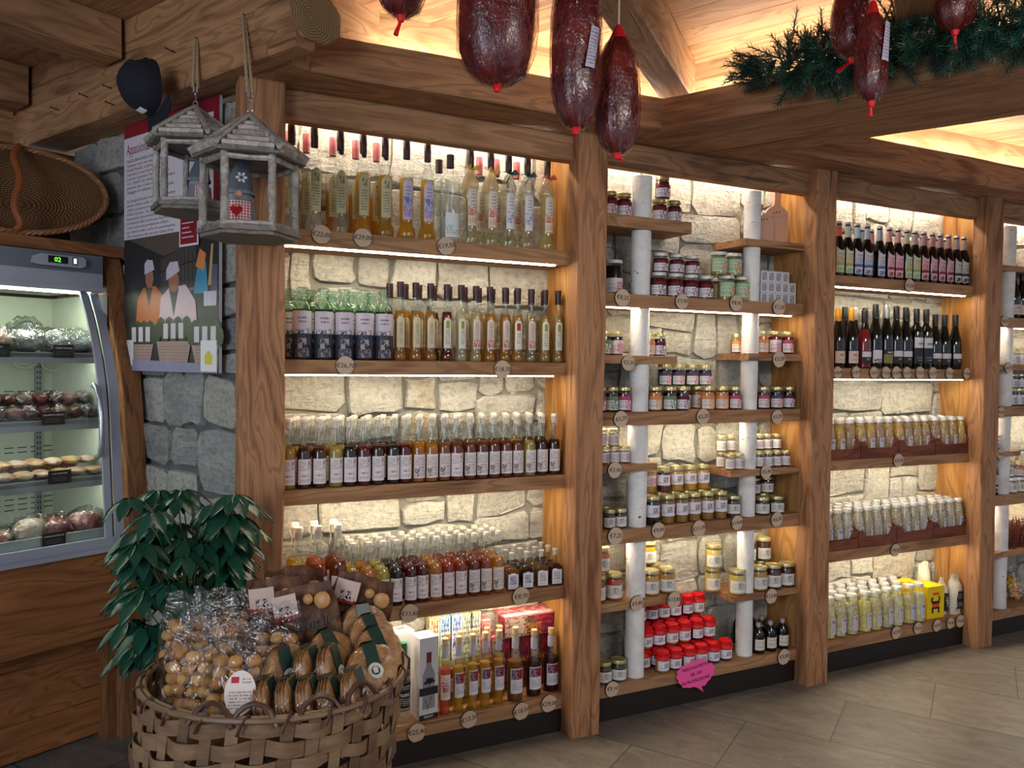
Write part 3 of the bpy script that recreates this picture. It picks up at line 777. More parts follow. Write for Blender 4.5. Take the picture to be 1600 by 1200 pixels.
@kcache
def grappa(liq, lab, big, clear):
    k = 1.0 if not big else 1.25
    prof = [(0, 0), (.021*k, 0), (.0225*k, .003), (.019*k, .03), (.021*k, .045), (.0225*k, .165), (.020*k, .185), (.0115, .212), (.0102, .222), (.0102, .262), (0, .262)]
    if big: prof = [(0, 0), (.030, 0), (.0315, .004), (.0315, .13), (.029, .15), (.016, .172), (.0125, .18), (.0125, .235), (0, .235)]
    z = .262 if not big else .235
    cap = capmesh([(.0095, z-.03), (.0095, z), (.0125, z), (.0128, z+.022), (0, z+.024)], CORK, 'cork_stopper')
    lz = (.058, .152) if not big else (.03, .118)
    foil = ('neck_seal', MB().lathe([(.0125 if not big else .0135, z-.052), (.0118 if not big else .0135, z-.008)], 14).mesh('neck_seal', plain('#b9b6c2', .4)), None, [])
    return bottle(prof, liq, .17 if not big else .14, lab, lz, .95, .0232*(1 if not big else 1.37), 0, cap, [foil], clear=clear, gap=.002 if not big else .002)
def row(name, xs, y, z, kindf, labf, cat, group, jy=.004, jr=.2, scale=None, rz0=-.12):
    for i, x in enumerate(xs):
        put(name, kindf(i), labf(i), cat, group, (x, y+random.uniform(-jy, jy), z+.0006), rz0+random.uniform(-jr, jr), scale)
# --- left bay, top tier
F1 = [(-1.08, '#fbf9f0', 'clear'), (-1.001, '#fbf9f0', 'clear'), (-.909, '#faf5e2', 'clear'), (-.826, '#d9a63a', 'amber'), (-.744, '#cfa03c', 'amber'), (-.662, '#e3ab2c', 'golden'), (-.58, '#e3ab2c', 'golden'),
      (-.489, 'CYL', ''), (-.405, '#f8efd2', ''), (-.32, '#f8efd2', ''), (-.243, '#f9f5e0', ''), (-.16, '#f9f5e0', ''), (-.07, '#e8d48c', '')]
for i, (x, c, nm) in enumerate(F1):
    if c == 'CYL':
        put('liqueur_bottle', cyl_bottle('#f6fbf9'), 'straight clear glass bottle with burgundy cap on the top shelf, front row', 'bottle', 'bottles on the top shelf of the left bay', (x, .135, Z1[0]+.0006)); continue
    capk = 'plain'; lab = ARCH
    if i in (2, 3, 4): capk = 'medal'
    if i in (5, 6): lab = FLOW
    if i in (8, 9): capk = 'yellowbow'; lab = ORNG
    if i in (10, 11): capk = 'darkbow'; lab = BLUEL
    if i == 12: capk = 'redbow'; lab = ORNG
    d = {'plain': 'with arched yellow label' if i < 5 else 'with purple flower label', 'medal': 'with arched yellow label and neck medallion', 'yellowbow': 'with yellow bow and orange fruit label', 'darkbow': 'with dark ribbon bow', 'redbow': 'with red and white bow'}[capk]
    put('liqueur_bottle', flask(c, lab, .225 if i > 2 else .2, capk), '%s bulb-based bottle %s, top shelf, %s from left' % (nm or 'pale', d, ordn(i)), 'bottle', 'bottles on the top shelf of the left bay', (x, .135, Z1[0]+.0006), random.uniform(-.1, .1))
for i, x in enumerate((-1.09, -1.011, -.915, -.83, -.751)):
    put('liqueur_bottle', flask('#dd8f1e' if i > 1 else '#f0ead8', ARCH, .16, 'pink'), 'pink-capped bottle at the back of the top shelf, %s from left' % ordn(i), 'bottle', 'bottles on the top shelf of the left bay', (x, .225, Z1[0]+.0006))
for i, x in enumerate((-.329, -.254, -.164)):
    put('liqueur_bottle', flask('#f8efd2', ORNG, .2, 'pink'), 'pink-capped bottle behind the bow bottles, %s from left' % ordn(i), 'bottle', 'bottles on the top shelf of the left bay', (x, .225, Z1[0]+.0006))
put('liqueur_bottle', cyl_bottle('#f6fbf9'), 'straight clear bottle behind the other straight one on the top shelf', 'bottle', 'bottles on the top shelf of the left bay', (-.50, .225, Z1[0]+.0006))
# --- second tier
JC = ['#57702a', '#4c3a16', '#5c7034', '#4a3c18', '#3e2c14']
row('amaro_bottle', (-1.04, -.966, -.892, -.818, -.744), .135, Z1[1], lambda i: jug(JC[i]), lambda i: 'squat green glass bottle with mountain goat label, front row, %s from left' % ordn(i), 'bottle', 'green glass bottles on the second shelf', jr=.08)
row('amaro_bottle', (-1.066, -.988, -.912, -.834, -.762), .235, Z1[1], lambda i: jug(JC[(i+2) % 5]), lambda i: 'squat green glass bottle behind the goat label row, %s from left' % ordn(i), 'bottle', 'green glass bottles on the second shelf', jr=.08)
LS1 = label_mat('#c9c0a0', '#5a4a34', ((.3, .7, .1, .8),), (), 14); LS2 = label_mat('#d6c3b8', '#7a5a4c', ((.25, .75, .3, .9),), ((.1, .9, .05, .3, '#b0584a', 1),), 14)
LS3 = label_mat('#d9d2c4', '#5a4a44', ((.25, .75, .2, .55),), ((.25, .75, .65, .9, '#9c2f3a', 0),), 14); LS4 = label_mat('#d5d2c2', '#4a4a44', ((.25, .75, .1, .6),), ((.3, .7, .65, .9, '#8c9a3a', 0),), 14)
SL = [('#d9952a', LS1, 'amber'), ('#d9952a', LS1, 'amber'), ('#d08a26', LS1, 'amber'), ('#7a2410', LS4, 'red-brown'), ('#ddd6b4', LS4, 'milky pale'), ('#ead9a0', LS2, 'pale yellow'), ('#d99a22', LS2, 'gold'), ('#d99a22', LS2, 'gold'), ('#d89c38', LS3, 'gold'), ('#f8f3dc', LS2, 'clear'), ('#dcb45a', LS4, 'light gold'), ('#e0c070', LS4, 'light gold')]
XS = (-.684, -.624, -.566, -.500, -.444, -.380, -.320, -.254, -.202, -.141, -.078, -.018)
row('liqueur_bottle', XS, .125, Z1[1], lambda i: slim(SL[i][0], SL[i][1], .6), lambda i: 'slim %s liqueur bottle with burgundy cap, second shelf front row, %s from left' % (SL[i][2], ordn(i)), 'bottle', 'slim liqueur bottles on the second shelf', jr=.1)
XB = (-.70, -.640, -.584, -.523, -.461, -.397, -.336, -.275, -.215, -.165, -.1, -.04)
row('liqueur_bottle', XB, .205, Z1[1], lambda i: slim(SL[i][0], SL[i][1], .6), lambda i: 'slim %s bottle with burgundy cap in the second shelf back row, %s from left' % (SL[i][2], ordn(i)), 'bottle', 'slim liqueur bottles on the second shelf', jr=.1)
# --- third tier
C3 = ['y', 'd', 'd', 'p', 'k', 'r', 'd', 'k', 'r', 'o', 'o', 'b', 'm', 'm', 'm', 'm', 'm', 'm', 'p', 'd', 'd', 'd']
CC = {'y': ('#d9a824', .5, 'yellow'), 'd': ('#3a1208', .2, 'dark brown'), 'p': ('#e4cc5c', .6, 'pale yellow'), 'k': ('#140808', .05, 'black'), 'r': ('#5a0c0a', .2, 'dark red'), 'o': ('#e08a14', .5, 'orange'),
      'b': ('#9a5a1a', .35, 'brown'), 'm': ('#7a2a0c', .3, 'red-brown'), 's': ('#b03a10', .4, 'red'), 'a': ('#dd8f1e', .5, 'amber')}
X3 = (-1.09, -1.038, -.984, -.925, -.875, -.824, -.771, -.714, -.667, -.614, -.564, -.512, -.463, -.407, -.357, -.306, -.251, -.203, -.150, -.092, -.037, -.017+.0)
X3 = X3[:21]
def k3(c, i): return stopper(CC[c][0], LA if i < 9 or i in (12,) else LB, CC[c][1])
row('syrup_bottle', X3, .108, Z1[2], lambda i: k3(C3[i], i), lambda i: '%s syrup bottle with long clear neck, third shelf front row, %s from left' % (CC[C3[i]][2], ordn(i)), 'bottle', 'corked bottles on the third shelf', jr=.12, scale=(1, 1, 1.0))
C3b = ['a', 'm', 'm', 'y', 'd', 'r', 'r', 'r', 'b', 'a', 'b', 'b', 'm', 'b', 'b', 'm', 'm', 'y', 'd', 'd']
row('syrup_bottle', [x+.026 for x in X3[:20]], .172, Z1[2], lambda i: k3(C3b[i], i), lambda i: '%s syrup bottle in the third shelf middle row, %s from left' % (CC[C3b[i]][2], ordn(i)), 'bottle', 'corked bottles on the third shelf', jr=.2)
row('syrup_bottle', X3[:21], .236, Z1[2], lambda i: k3(C3[i], i), lambda i: '%s syrup bottle in the third shelf back row, %s from left' % (CC[C3[i]][2], ordn(i)), 'bottle', 'corked bottles on the third shelf', jr=.2)
# --- fourth tier
for j, (y, off) in enumerate(((.125, 0), (.215, .004))):
    for i, x in enumerate((-1.051, -.982, -.911)):
        c = 'ysm'[i]; put('syrup_bottle', k3(c, 0), 'large %s corked bottle at the left end of the fourth shelf, %s' % (CC[c][2], ['front', 'back'][j]), 'bottle', 'corked bottles on the fourth shelf', (x+off, y, Z1[3]+.0006), 0, 1.26)
C4 = ['y', 'a', 'p', 'k', 'r', 'r', 'a', 's', 's', 'm', 's', 'a']
X4 = (-.858, -.801, -.749, -.698, -.643, -.596, -.543, -.492, -.440, -.387, -.335, -.284)
row('syrup_bottle', X4, .105, Z1[3], lambda i: k3(C4[i], i), lambda i: '%s corked bottle on the fourth shelf, front row, %s from left' % (CC[C4[i]][2], ordn(i)), 'bottle', 'corked bottles on the fourth shelf', jr=.15, scale=.975)
row('syrup_bottle', [x+.006 for x in X4], .17, Z1[3], lambda i: k3(C4[i], i), lambda i: '%s corked bottle on the fourth shelf, middle row, %s from left' % (CC[C4[i]][2], ordn(i)), 'bottle', 'corked bottles on the fourth shelf', jr=.2, scale=.975)
row('syrup_bottle', [x+.006 for x in X4], .236, Z1[3], lambda i: k3(C4[i], i), lambda i: '%s corked bottle on the fourth shelf, back row, %s from left' % (CC[C4[i]][2], ordn(i)), 'bottle', 'corked bottles on the fourth shelf', jr=.2, scale=.975)
SQC = ['#8a4a16', '#2a100a', '#7a4a1e', '#4a120c']
for j, y in enumerate((.108, .168, .228)):
    row('liqueur_miniature', (-.222, -.157, -.090, -.026), y, Z1[3], lambda i: square(SQC[i], i), lambda i: 'small square stoppered bottle, right end of fourth shelf, %s row, %s from left' % (['front', 'middle', 'back'][j], ordn(i)), 'bottle', 'small square bottles on the fourth shelf', jr=.05, jy=.001)
# --- bottom tier
z = Z1[4]+.0006
GC = plain('#1f7a45', .4)
pf = [(0, 0), (.030, 0), (.032, .004), (.024, .05), (.026, .07), (.028, .15), (.026, .17), (.0125, .21), (.011, .22), (.011, .27), (0, .27)]
k = bottle(pf, '#f6f7f2', .155, label_mat('#17181a', '#d9d6d0', ((.1, .9, .1, .4), (.2, .8, .7, .9)), ((.15, .85, .45, .58, '#d6d2cc', 3),), 12), (.055, .15), 1.1, .0292, 0, capmesh([(.011, .24), (.0135, .24), (.014, .294), (0, .295)], GC), lprof=lambda z: .0252+.0037*min(1, max(0, (z-.05)/.09)))
put('grappa_bottle', k, 'clear bottle with green cap and black label beside the big wicker basket', 'bottle', None, (-.664, .118, z))
def carton(name, w, d, h, mats, label, loc, rz=0.0, rot=None, group=None, cat='box', extra=None):
    mb = MB()
    mb.box(-w/2, w/2, -d/2, d/2, 0, h)
    # front, side, top get their own print
    mb.mi = [0, 2, 1, 3, 1, 3] if len(mats) > 3 else mb.mi
    t = thing(name, label, cat, loc, rz, group, rot)
    link('carton', mb.mesh('carton', mats, False), t)
    lid = MB().box(-w/2-.0004, w/2+.0004, -d/2-.0004, d/2+.0004, h-.012, h+.0006); link('lid_flap', lid.mesh('lid_flap', mats[min(2, len(mats)-1)], False), t)
    return t
BX = plain('#cfccd2', .45)
for j, (x, y, nm) in enumerate(((-.578, .125, 'front'), (-.640, .225, 'rear'))):
    t = carton('bottle_box', .078, .078, .31, [BX, BX, BX, BX], 'tall white bottle box with a bottle picture on the bottom shelf, %s one' % nm, (x, y, z), rz=.12, group='white bottle boxes')
    art = MB(); Y = -.0396
    def flat(pts, dy=0): b = art.add([(a, Y-dy, c) for a, c in pts]); art.face(list(range(b, b+len(pts))))
    art.k = 0; flat([(-.026, .04), (.026, .04), (.026, .17), (.012, .2), (.010, .215), (-.010, .215), (-.012, .2), (-.026, .17)])
    art.k = 1; flat([(-.010, .215), (.010, .215), (.0105, .255), (-.0105, .255)], .0002)
    art.k = 2; flat([(-.039, 0), (.039, 0), (.039, .02), (-.039, .02)], .0002); flat([(-.039, .092), (.039, .092), (.039, .122), (-.039, .122)], .0003)
    for (a, c) in ((-.012, .14), (-.002, .152), (.01, .15), (.016, .142), (-.004, .144), (.006, .14)):
        flat([(a+.010*math.cos(q*PI/4), c+.006*math.sin(q*PI/4)) for q in range(8)][::-1], .0003)
    flat([(-.0015, .12), (.0015, .12), (.003, .15), (-.001, .15)], .0004); flat([(-.008, .03), (-.006, .03), (.012, .085), (.009, .085)], .0004); flat([(-.006, .045), (-.004, .045), (-.014, .075), (-.017, .075)], .0004)
    link('printed_bottle_picture', art.mesh('art', [plain('#8e8b95', .5), plain('#6a1c24', .5), plain('#17181a', .5)], False), t)
    link('lettering', text_mesh('MONT', .013, PALE), t, (0, Y-.0006, .010), (PI/2, 0, 0))
    link('lettering', text_mesh('MONT', .011, INK), t, (0, 0, .3115), (0, 0, 0))
G5 = [(-.50, '#f2643c', LPK, 'salmon pink'), (-.444, '#e9b92c', LGR, 'yellow'), (-.385, '#e9b92c', LGR, 'yellow'), (-.331, '#e9b92c', LGR, 'yellow'), (-.273, '#e2a61c', LGR, 'yellow')]
for i, (x, c, lb, nm) in enumerate(G5):
    put('grappa_bottle', grappa(c, lb, 0, .6), 'slim %s spirit bottle with cork, bottom shelf, %s of the front row' % (nm, ordn(i)), 'bottle', 'slim spirit bottles on the bottom shelf', (x, .11, z), random.uniform(-.15, .05), (1, 1, 1.02))
for i, (x, c, nm) in enumerate(((-.198, '#8a5210', 'olive amber'), (-.107, '#3a0e0a', 'dark red'), (-.022, '#3a0e0a', 'dark red'))):
    put('vermouth_bottle', grappa(c, LGR, 1, .25), '%s wide bottle with red and white label, bottom shelf, %s' % (nm, ['left of three', 'middle of three', 'right of three'][i]), 'bottle', 'wide bottles on the bottom shelf', (x, .115+.012*i, z), -.05, (1.0, 1.0, [1.13, 1.03, 1.0][i]))
for i, x in enumerate((-.525, -.465, -.41, -.35, -.295, -.24)):
    put('grappa_bottle', grappa('#e4b83c', LGR, 0, .6), 'slim yellow spirit bottle in the second row of the bottom shelf, %s from left' % ordn(i), 'bottle', 'slim spirit bottles on the bottom shelf', (x, .175, z), 0, (1, 1, 1.0))
PRINTS = [label_mat(b, i_, ((.1, .9, .1, .9),), ((0, 1, .0, .35, p1, 1), (.0, 1, .3, .7, p2, 2), (.1, .9, .6, 1, p3, 1)), 16) for b, i_, p1, p2, p3 in
          (('#dfe0c0', '#55603a', '#c9b83a', '#7a9a4a', '#b05a3a'), ('#c9e0e4', '#2a4a7a', '#3a9ac0', '#c9c83a', '#3a6ab0'), ('#e4e4ea', '#2a50a0', '#3a7ac0', '#dfe4ea', '#2a60b0'), ('#dcdcc4', '#6a5a3a', '#b0a05a', '#8aa07a', '#6a7a8a'), ('#e4c9cc', '#a03a4a', '#d04a5a', '#4aa07a', '#e0a0a8'))]
for i, (x, m) in enumerate(((-.500, 0), (-.455, 1), (-.405, 2), (-.36, 3), (-.323, 3))):
    carton('gift_carton', .042, .042, .335, [PRINTS[m]]*2+[PRINTS[m]], 'slender printed gift carton at the back of the bottom shelf, %s from left' % ordn(i), (x, .245, z), group='slender cartons on the bottom shelf')
RED = label_mat('#7d2138', '#d8c0c0', (), ((0, .4, 0, 1, '#b8a6a0', 1), (.0, .45, .0, 1, '#d2b49a', 2), (.42, .7, .3, 1, '#3f7a4a', 1), (.42, .75, 0, .6, '#d8912c', 2), (.6, 1, .1, .9, '#c42f46', 1), (.8, 1, 0, .5, '#6a2a5a', 2)), 10)
PKT = label_mat('#d98a94', '#b03a4a', (), ((0, 1, 0, 1, '#e8c0b8', 2), (0, 1, .3, 1, '#c4384a', 1)), 10)
def upright(w, lab, x): return carton('gift_carton', w, .085, .228, [RED, PKT, PKT], lab, (x, .245, z), group='colourful gift boxes')
upright(.082, 'upright colourful gift box under the lying one, left', -.22)
upright(.082, 'upright colourful gift box under the lying one, middle', -.13)
upright(.082, 'upright colourful gift box under the lying one, right', -.04)
t = thing('gift_carton', 'long red and purple gift box lying across the upright boxes', 'box', (-.105, .232, z+.2295), 0, 'colourful gift boxes')
link('carton', MB().box(-.112, .112, -.06, .055, 0, .085).mesh('carton', [RED], False), t)
link('lid_flap', MB().box(-.1125, .1125, -.0604, .0552, .079, .0855).mesh('lid_flap', [PKT], False), t)
t = carton('gift_carton', .034, .08, .30, [PKT]*3, 'pink and white printed carton left of the lying gift box', (-.281, .245, z), group='colourful gift boxes')

# ================================================================ jars
def jam_label(base, blot, bl=1, ink='#4a4548', band=None):
    pt = [(.45, 1.0, .05, .8, blot, bl)]
    if band: pt.insert(0, (0, 1, .72, 1, band, 0))
    return label_mat(base, ink, ((.05, .5, .15, .4), (.08, .48, .5, .62)), tuple(pt), 12)
LIDG = plain('#c9bb84', .3, .7); LIDW = plain('#d8d4ca', .4, .3); LIDS = plain('#b9b8b4', .3, .7)
@kcache
def jar(r, h, col, lab, lid, lf0, lf1, half):
    lr = r*.9; lh = .014 if h > .08 else .011
    prof = [(0, 0), (r*.9, 0), (r, .004), (r, h-lh-.014), (r*.93, h-lh-.006), (lr*.97, h-lh), (lr*.97, h-.002), (0, h-.002)]
    cont = shrink(prof, .0022, h-lh-.01)
    m = grainy(*col) if isinstance(col, tuple) else plain(col, .12, spec=.6)
    gz = MB().lathe(prof, 18); ct = MB().lathe(cont, 18)
    lidm = MB().lathe([(lr, h-lh), (lr*1.06, h-lh), (lr*1.06, h-.003), (lr*1.02, h), (lr*.8, h), (lr*.76, h-.0015), (0, h-.0015)], 20)
    return [P_('glass_jar', gz, GLASS), P_('contents', ct, m), P_('lid', lidm, lid),
            P_('label', MB().patch(r+.0006, h*lf0, h*lf1, half, 9), lab)]
def jars(name, lst, y, z, r, h, label, cat, group, lid=LIDG, lf=(.08, .62), half=1.25, rz0=-.25):
    for i, (x, col, lb, desc) in enumerate(lst):
        put(name, jar(r, h, col, lb, lid, lf[0], lf[1], half), label % (desc, ordn(i)), cat, group, (x, y+random.uniform(-.003, .003), z+.0006), rz0+random.uniform(-.15, .15))
CH = jam_label('#e2dce2', '#7a2436', 1, band='#5a1420'); OR = jam_label('#e4dcd8', '#d98a3a', 2, band='#d08a5a'); RS = jam_label('#e2dadf', '#c9304f', 1, band='#b04a6a')
BL = jam_label('#e0dade', '#d04a52', 1, band='#4a4458'); GN = jam_label('#dcdcd4', '#3a6a4a', 1, band='#6a8a6a'); WH = jam_label('#e4dfe4', '#3a3438', 3)
PH = jam_label('#e4d6da', '#c23a5a', 2); VG = jam_label('#b9cfae', '#c9683a', 1, '#4a7a4a', band='#9fc4a0'); LF = label_mat('#ded9d2', '#8a827a', ((.1, .4, .2, .8), (.6, .95, .25, .7)), ((.4, .62, .3, .85, '#57524c', 3),), 12)
DK = '#1c0608'; RD = '#5a0a10'; OG = '#c8741c'; HN = '#c98a1e'; HC = '#d6b45c'; PG = '#a08c46'
G = 'jam jars in the jam bay'
jars('jam_jar', [(.228, RD, CH, 'cherry'), (.30, RD, CH, 'cherry')], .135, HL[0], .0325, .10, '%s jar on the highest left short shelf, %s from left', 'jar', G)
jars('jam_jar', [(.483, RD, CH, 'cherry'), (.56, RD, CH, 'cherry')], .135, HL[0], .0325, .095, '%s jar right of the birch on the highest short shelf, %s', 'jar', G)
jars('jam_jar', [(.50, RD, CH, 'cherry')], .135, HL[0]+.0965, .0335, .097, '%s jar stacked on top of two others beside the birch, %s tier', 'jar', G)
put('spread_jar', jar(.040, .142, '#0c0a0b', jam_label('#d8d5dc', '#b03a3a', 2), plain('#cfd0d6', .3), .04, .46, 1.4), 'large black spread jar left of the first birch trunk', 'jar', None, (.252, .135, Z2[0]+.0006))
jars('jam_jar', [(.480, RD, CH, 'dark cherry'), (.567, RD, CH, 'dark cherry'), (.652, RD, CH, 'dark cherry'), (.738, RD, CH, 'dark cherry')], .13, Z2[0], .036, .104, '%s jar, top long shelf of the jam bay, lower row, %s from left', 'jar', G, lid=LIDW)
jars('jam_jar', [(.497, RD, CH, 'dark cherry'), (.584, RD, CH, 'dark cherry'), (.670, RD, CH, 'dark cherry')], .14, Z2[0]+.1055, .0345, .085, '%s jar stacked in the upper row of the top long shelf, %s from left', 'jar', G, lid=LIDW)
jars('jam_jar', [(.480+.087*i, RD, CH, 'dark cherry') for i in range(4)], .225, Z2[0], .036, .104, '%s jar behind the lower row of the top long shelf, %s from left', 'jar', G, lid=LIDW)
jars('honey_jar', [(.858, PG, VG, 'olive green'), (.950, PG, VG, 'olive green')], .135, Z2[0], .039, .112, '%s pickle jar with green label, top long shelf, lower row, %s', 'jar', G, lid=LIDW, lf=(.15, .72))
jars('honey_jar', [(.826, PG, VG, 'olive green'), (.915, PG, VG, 'olive green')], .15, Z2[0]+.1135, .038, .105, '%s pickle jar with green label, top long shelf, upper row, %s', 'jar', G, lid=LIDW, lf=(.15, .72))
put('honey_jar', jar(.038, .112, PG, VG, LIDW, .15, .72, 1.2), 'olive green pickle jar behind the green label pair', 'jar', G, (.905, .238, Z2[0]+.0006))
TIN = label_mat('#d9d8dc', '#1a1a1c', (), ((.15, .85, .1, .9, '#17171a', 2),), 8, .35)
tb = [P_('tin_box', MB().box(-.021, .021, -.03, .03, 0, .046), TIN, smooth=False), P_('lid', MB().box(-.0215, .0215, -.0305, .0305, .0445, .049), plain('#b9b8be', .35), smooth=False)]
for rI, (zz, x0, nn) in enumerate(((0, 1.066, 5), (.0495, 1.066, 5), (.099, 1.066, 4))):
    for i in range(nn):
        put('sweet_tin', tb, 'small black and white patterned tin, %s layer, %s from left' % (['bottom', 'middle', 'top'][rI], ordn(i)), 'tin', 'patterned tins stacked by the post', (x0+.0435*i, .14, Z2[0]+.0006+zz), 0)
# cutting boards
def cutting_board(w, h, neck, lab, loc, rz, lean):
    pts = [(-w/2, 0), (w/2, 0), (w/2, h*neck), (w*.36, h*(neck+.07)), (w*.17, h*(neck+.12)), (w*.13, h*(neck+.2)), (w*.15, h*.97), (w*.09, h), (-w*.09, h), (-w*.15, h*.97), (-w*.13, h*(neck+.2)), (-w*.17, h*(neck+.12)), (-w*.36, h*(neck+.07)), (-w/2, h*neck)]
    t = thing('cutting_board', lab, 'cutting board', loc, 0, 'wooden cutting boards', rot=(lean, 0, rz))
    M = MB().prism(pts, 0, .012)
    link('board', M.mesh('board', plain('#c9a58e', .6, var=.06, vs=9), False), t, (0, 0, 0), (PI/2, 0, 0))
    link('burnt_mark', MB().box(-w*.3, w*.3, -.0125, -.0122, h*neck*.86, h*neck*.866).mesh('mark', plain('#7a5546', .7), False), t)
    mk = MB(); [mk.box(a, a+.006, -.0125, -.0122, h*neck*.95+b, h*neck*.95+b+.008) for a, b in ((-.02, 0), (-.006, .004), (.01, .006))]
    link('burnt_mark', mk.mesh('mark', plain('#6a4536', .7), False), t)
cutting_board(.125, .255, .62, 'tall pale wooden cutting board with a handle leaning beside the post', (1.205, .20, HR[0]+.002), -.12, .05)
cutting_board(.11, .14, .78, 'smaller pale cutting board lower than the handled one, next to the birch', (1.10, .17, HR[0]+.002), -.05, .05)
# second short shelves and long shelf of jams
jars('jam_jar', [(.213, DK, GN, 'dark berry'), (.272, DK, PH, 'pink label'), ], .135, HL[1], .030, .103, '%s jar left of the first birch on the second short shelf, %s', 'jar', G)
jars('jam_jar', [(.436, OG, OR, 'orange'), (.494, DK, CH, 'plum')], .135, HL[1], .029, .10, '%s jar right of the first birch on the second short shelf, %s', 'jar', G)
jars('jam_jar', [(.985, OG, OR, 'orange')], .20, HR[1], .029, .09, '%s jar just behind the right birch on the second short shelf, %s', 'jar', G)
jars('jam_jar', [(1.08, OG, OR, 'orange'), (1.157, RD, PH, 'red'), (1.236, RD, RS, 'rose')], .135, HR[1], .031, .106, '%s jar on the second short shelf right of the birch, %s', 'jar', G)
L2 = [(.182, DK, RS, 'raspberry'), (.246, DK, GN, 'green label'), (.334-.024, RD, RS, 'pink label'), (.470, OG, OR, 'apricot'), (.546, DK, GN, 'blackcurrant'), (.619, DK, CH, 'violet'), (.757, OG, OR, 'orange'), (.838, OG, OR, 'peach'), (.912, RD, RS, 'red berry'), (1.082, RD, RS, 'raspberry'), (1.165, DK, BL, 'blueberry'), (1.243, DK, CH, 'cherry')]
jars('jam_jar', L2, .125, Z2[1], .0305, .104, '%s jam jar, second long shelf front row, %s from left', 'jar', G)
jars('jam_jar', [(.58+.077*i, DK, BL, 'blueberry') for i in range(4)], .21, Z2[1]+.1055, .031, .098, 'dark %s jam jar stacked on the second long shelf, %s from left', 'jar', G)
jars('jam_jar', [(.46+.077*i, [DK, OG, RD][i % 3], WH, 'plain label') for i in range(7)], .21, Z2[1], .0305, .104, '%s jam jar in the second long shelf back row, %s from left', 'jar', G)
# small jars
S1 = label_mat('#e2dde0', '#6a6266', ((.1, .6, .2, .8),), ((.6, .9, .15, .85, '#7a2436', 3),), 10); S2 = label_mat('#e2dde0', '#6a6266', ((.1, .6, .2, .8),), ((.6, .9, .15, .85, '#c98a3a', 3),), 10)
MC = ['#2a0a08', '#4a1a0c', '#1a0a08', '#6a3a14', '#3a1208']
def minis(xs, y, z, lab, cs=None, k=0):
    jars('mini_jar', [(x, (cs or MC)[(i+k) % 5], S1 if (i+k) % 2 else S2, 'tiny') for i, x in enumerate(xs)], y, z, .0235, .073, lab, 'jar', 'tiny jars in the jam bay', lf=(.1, .68), half=1.3)
LT = ['#d6a04a', '#dcb46a', '#d09a50', '#d6a04a', '#d0a868']
minis((.160, .211, .262, .312), .125, HL[2], '%s jar on the third left short shelf, lower row, %s from left')
minis((.200, .258), .13, HL[2]+.0745, '%s jar on the third left short shelf, upper row, %s from left', LT)
minis((.880, .931), .110, HR[2], '%s jar on the third right short shelf, left of the birch, front row, %s', LT)
minis((.895, .953), .19, HR[2], '%s jar on the third right short shelf, left of birch, back row, %s', LT, 1)
minis((.895, .953), .19, HR[2]+.0745, '%s jar on the third right short shelf, left of birch, upper row, %s', LT, 1)
minis((1.070, 1.122, 1.174, 1.228), .125, HR[2], '%s jar on the third right short shelf, right of birch, front row, %s')
minis((1.070, 1.122, 1.174, 1.228), .185, HR[2], '%s jar on the third right short shelf, right of birch, back row, %s', None, 2)
minis((1.070, 1.122, 1.174, 1.228), .185, HR[2]+.0745, '%s jar on the third right short shelf, right of birch, upper row, %s', None, 1)
# third long shelf
TR = ('#8a5a22', '#b8843a', 260.0); NB = label_mat('#e0dbe2', '#4a464c', ((.1, .5, .15, .4),), ((.38, .7, .3, .8, '#1f1c20', 3), (.85, 1, .2, .8, '#d0405a', 0)), 10)
L3 = [(.468, '#170a0c', NB, 'black'), (.548, TR, NB, 'amber'), (.621, TR, NB, 'amber'), (.692, TR, NB, 'amber'), (.768, TR, NB, 'amber'), (.840, TR, NB, 'amber')]
jars('honey_jar', L3, .125, Z2[2], .0315, .124, '%s honey jar with bee label, third long shelf front row, %s from left', 'jar', 'honey jars in the jam bay', lf=(.28, .7))
jars('honey_jar', [(.50+.075*i, HN, NB, 'golden') for i in range(6)], .215, Z2[2], .0315, .124, '%s honey jar in the third long shelf back row, %s from left', 'jar', 'honey jars in the jam bay', lf=(.28, .7))
jars('honey_jar', [(.50, HN, PH, 'golden'), (.575, RD, NB, 'red'), (.650, HN, NB, 'golden'), (.725, HN, NB, 'golden'), (.80, HN, NB, 'golden')], .2, Z2[2]+.1255, .0315, .112, '%s honey jar stacked in the upper row, third long shelf, %s from left', 'jar', 'honey jars in the jam bay', lf=(.28, .7))
OL = ('#3a3420', '#5a5434', 140.0)
jars('pate_jar', [(.916, OL, LF, 'dark green')], .125, Z2[2], .033, .10, '%s antipasti jar left of the right birch, third long shelf, %s', 'jar', 'pate jars in the jam bay', lf=(.2, .62))
jars('pate_jar', [(1.092, OL, LF, 'dark green'), (1.181, OL, LF, 'dark green')], .125, Z2[2], .0345, .082, '%s pate jar on the third long shelf by the post, front, %s', 'jar', 'pate jars in the jam bay', lf=(.1, .62))
jars('pate_jar', [(1.092, OL, LF, 'dark green'), (1.181, OL, LF, 'dark green')], .215, Z2[2], .0345, .082, '%s pate jar on the third long shelf by the post, back, %s', 'jar', 'pate jars in the jam bay', lf=(.1, .62))
jars('pate_jar', [(1.105, OL, LF, 'dark green'), (1.19, OL, LF, 'dark green')], .2, Z2[2]+.0835, .0335, .078, '%s pate jar on the third long shelf, stacked, %s', 'jar', 'pate jars in the jam bay', lf=(.1, .62))
jars('pate_jar', [(.178, OL, LF, 'olive'), (.243, OL, LF, 'olive'), (.300, OL, LF, 'olive')], .125, Z2[2], .0265, .082, '%s pate jar left of the first birch, third long shelf, %s', 'jar', 'pate jars in the jam bay', lf=(.1, .6))
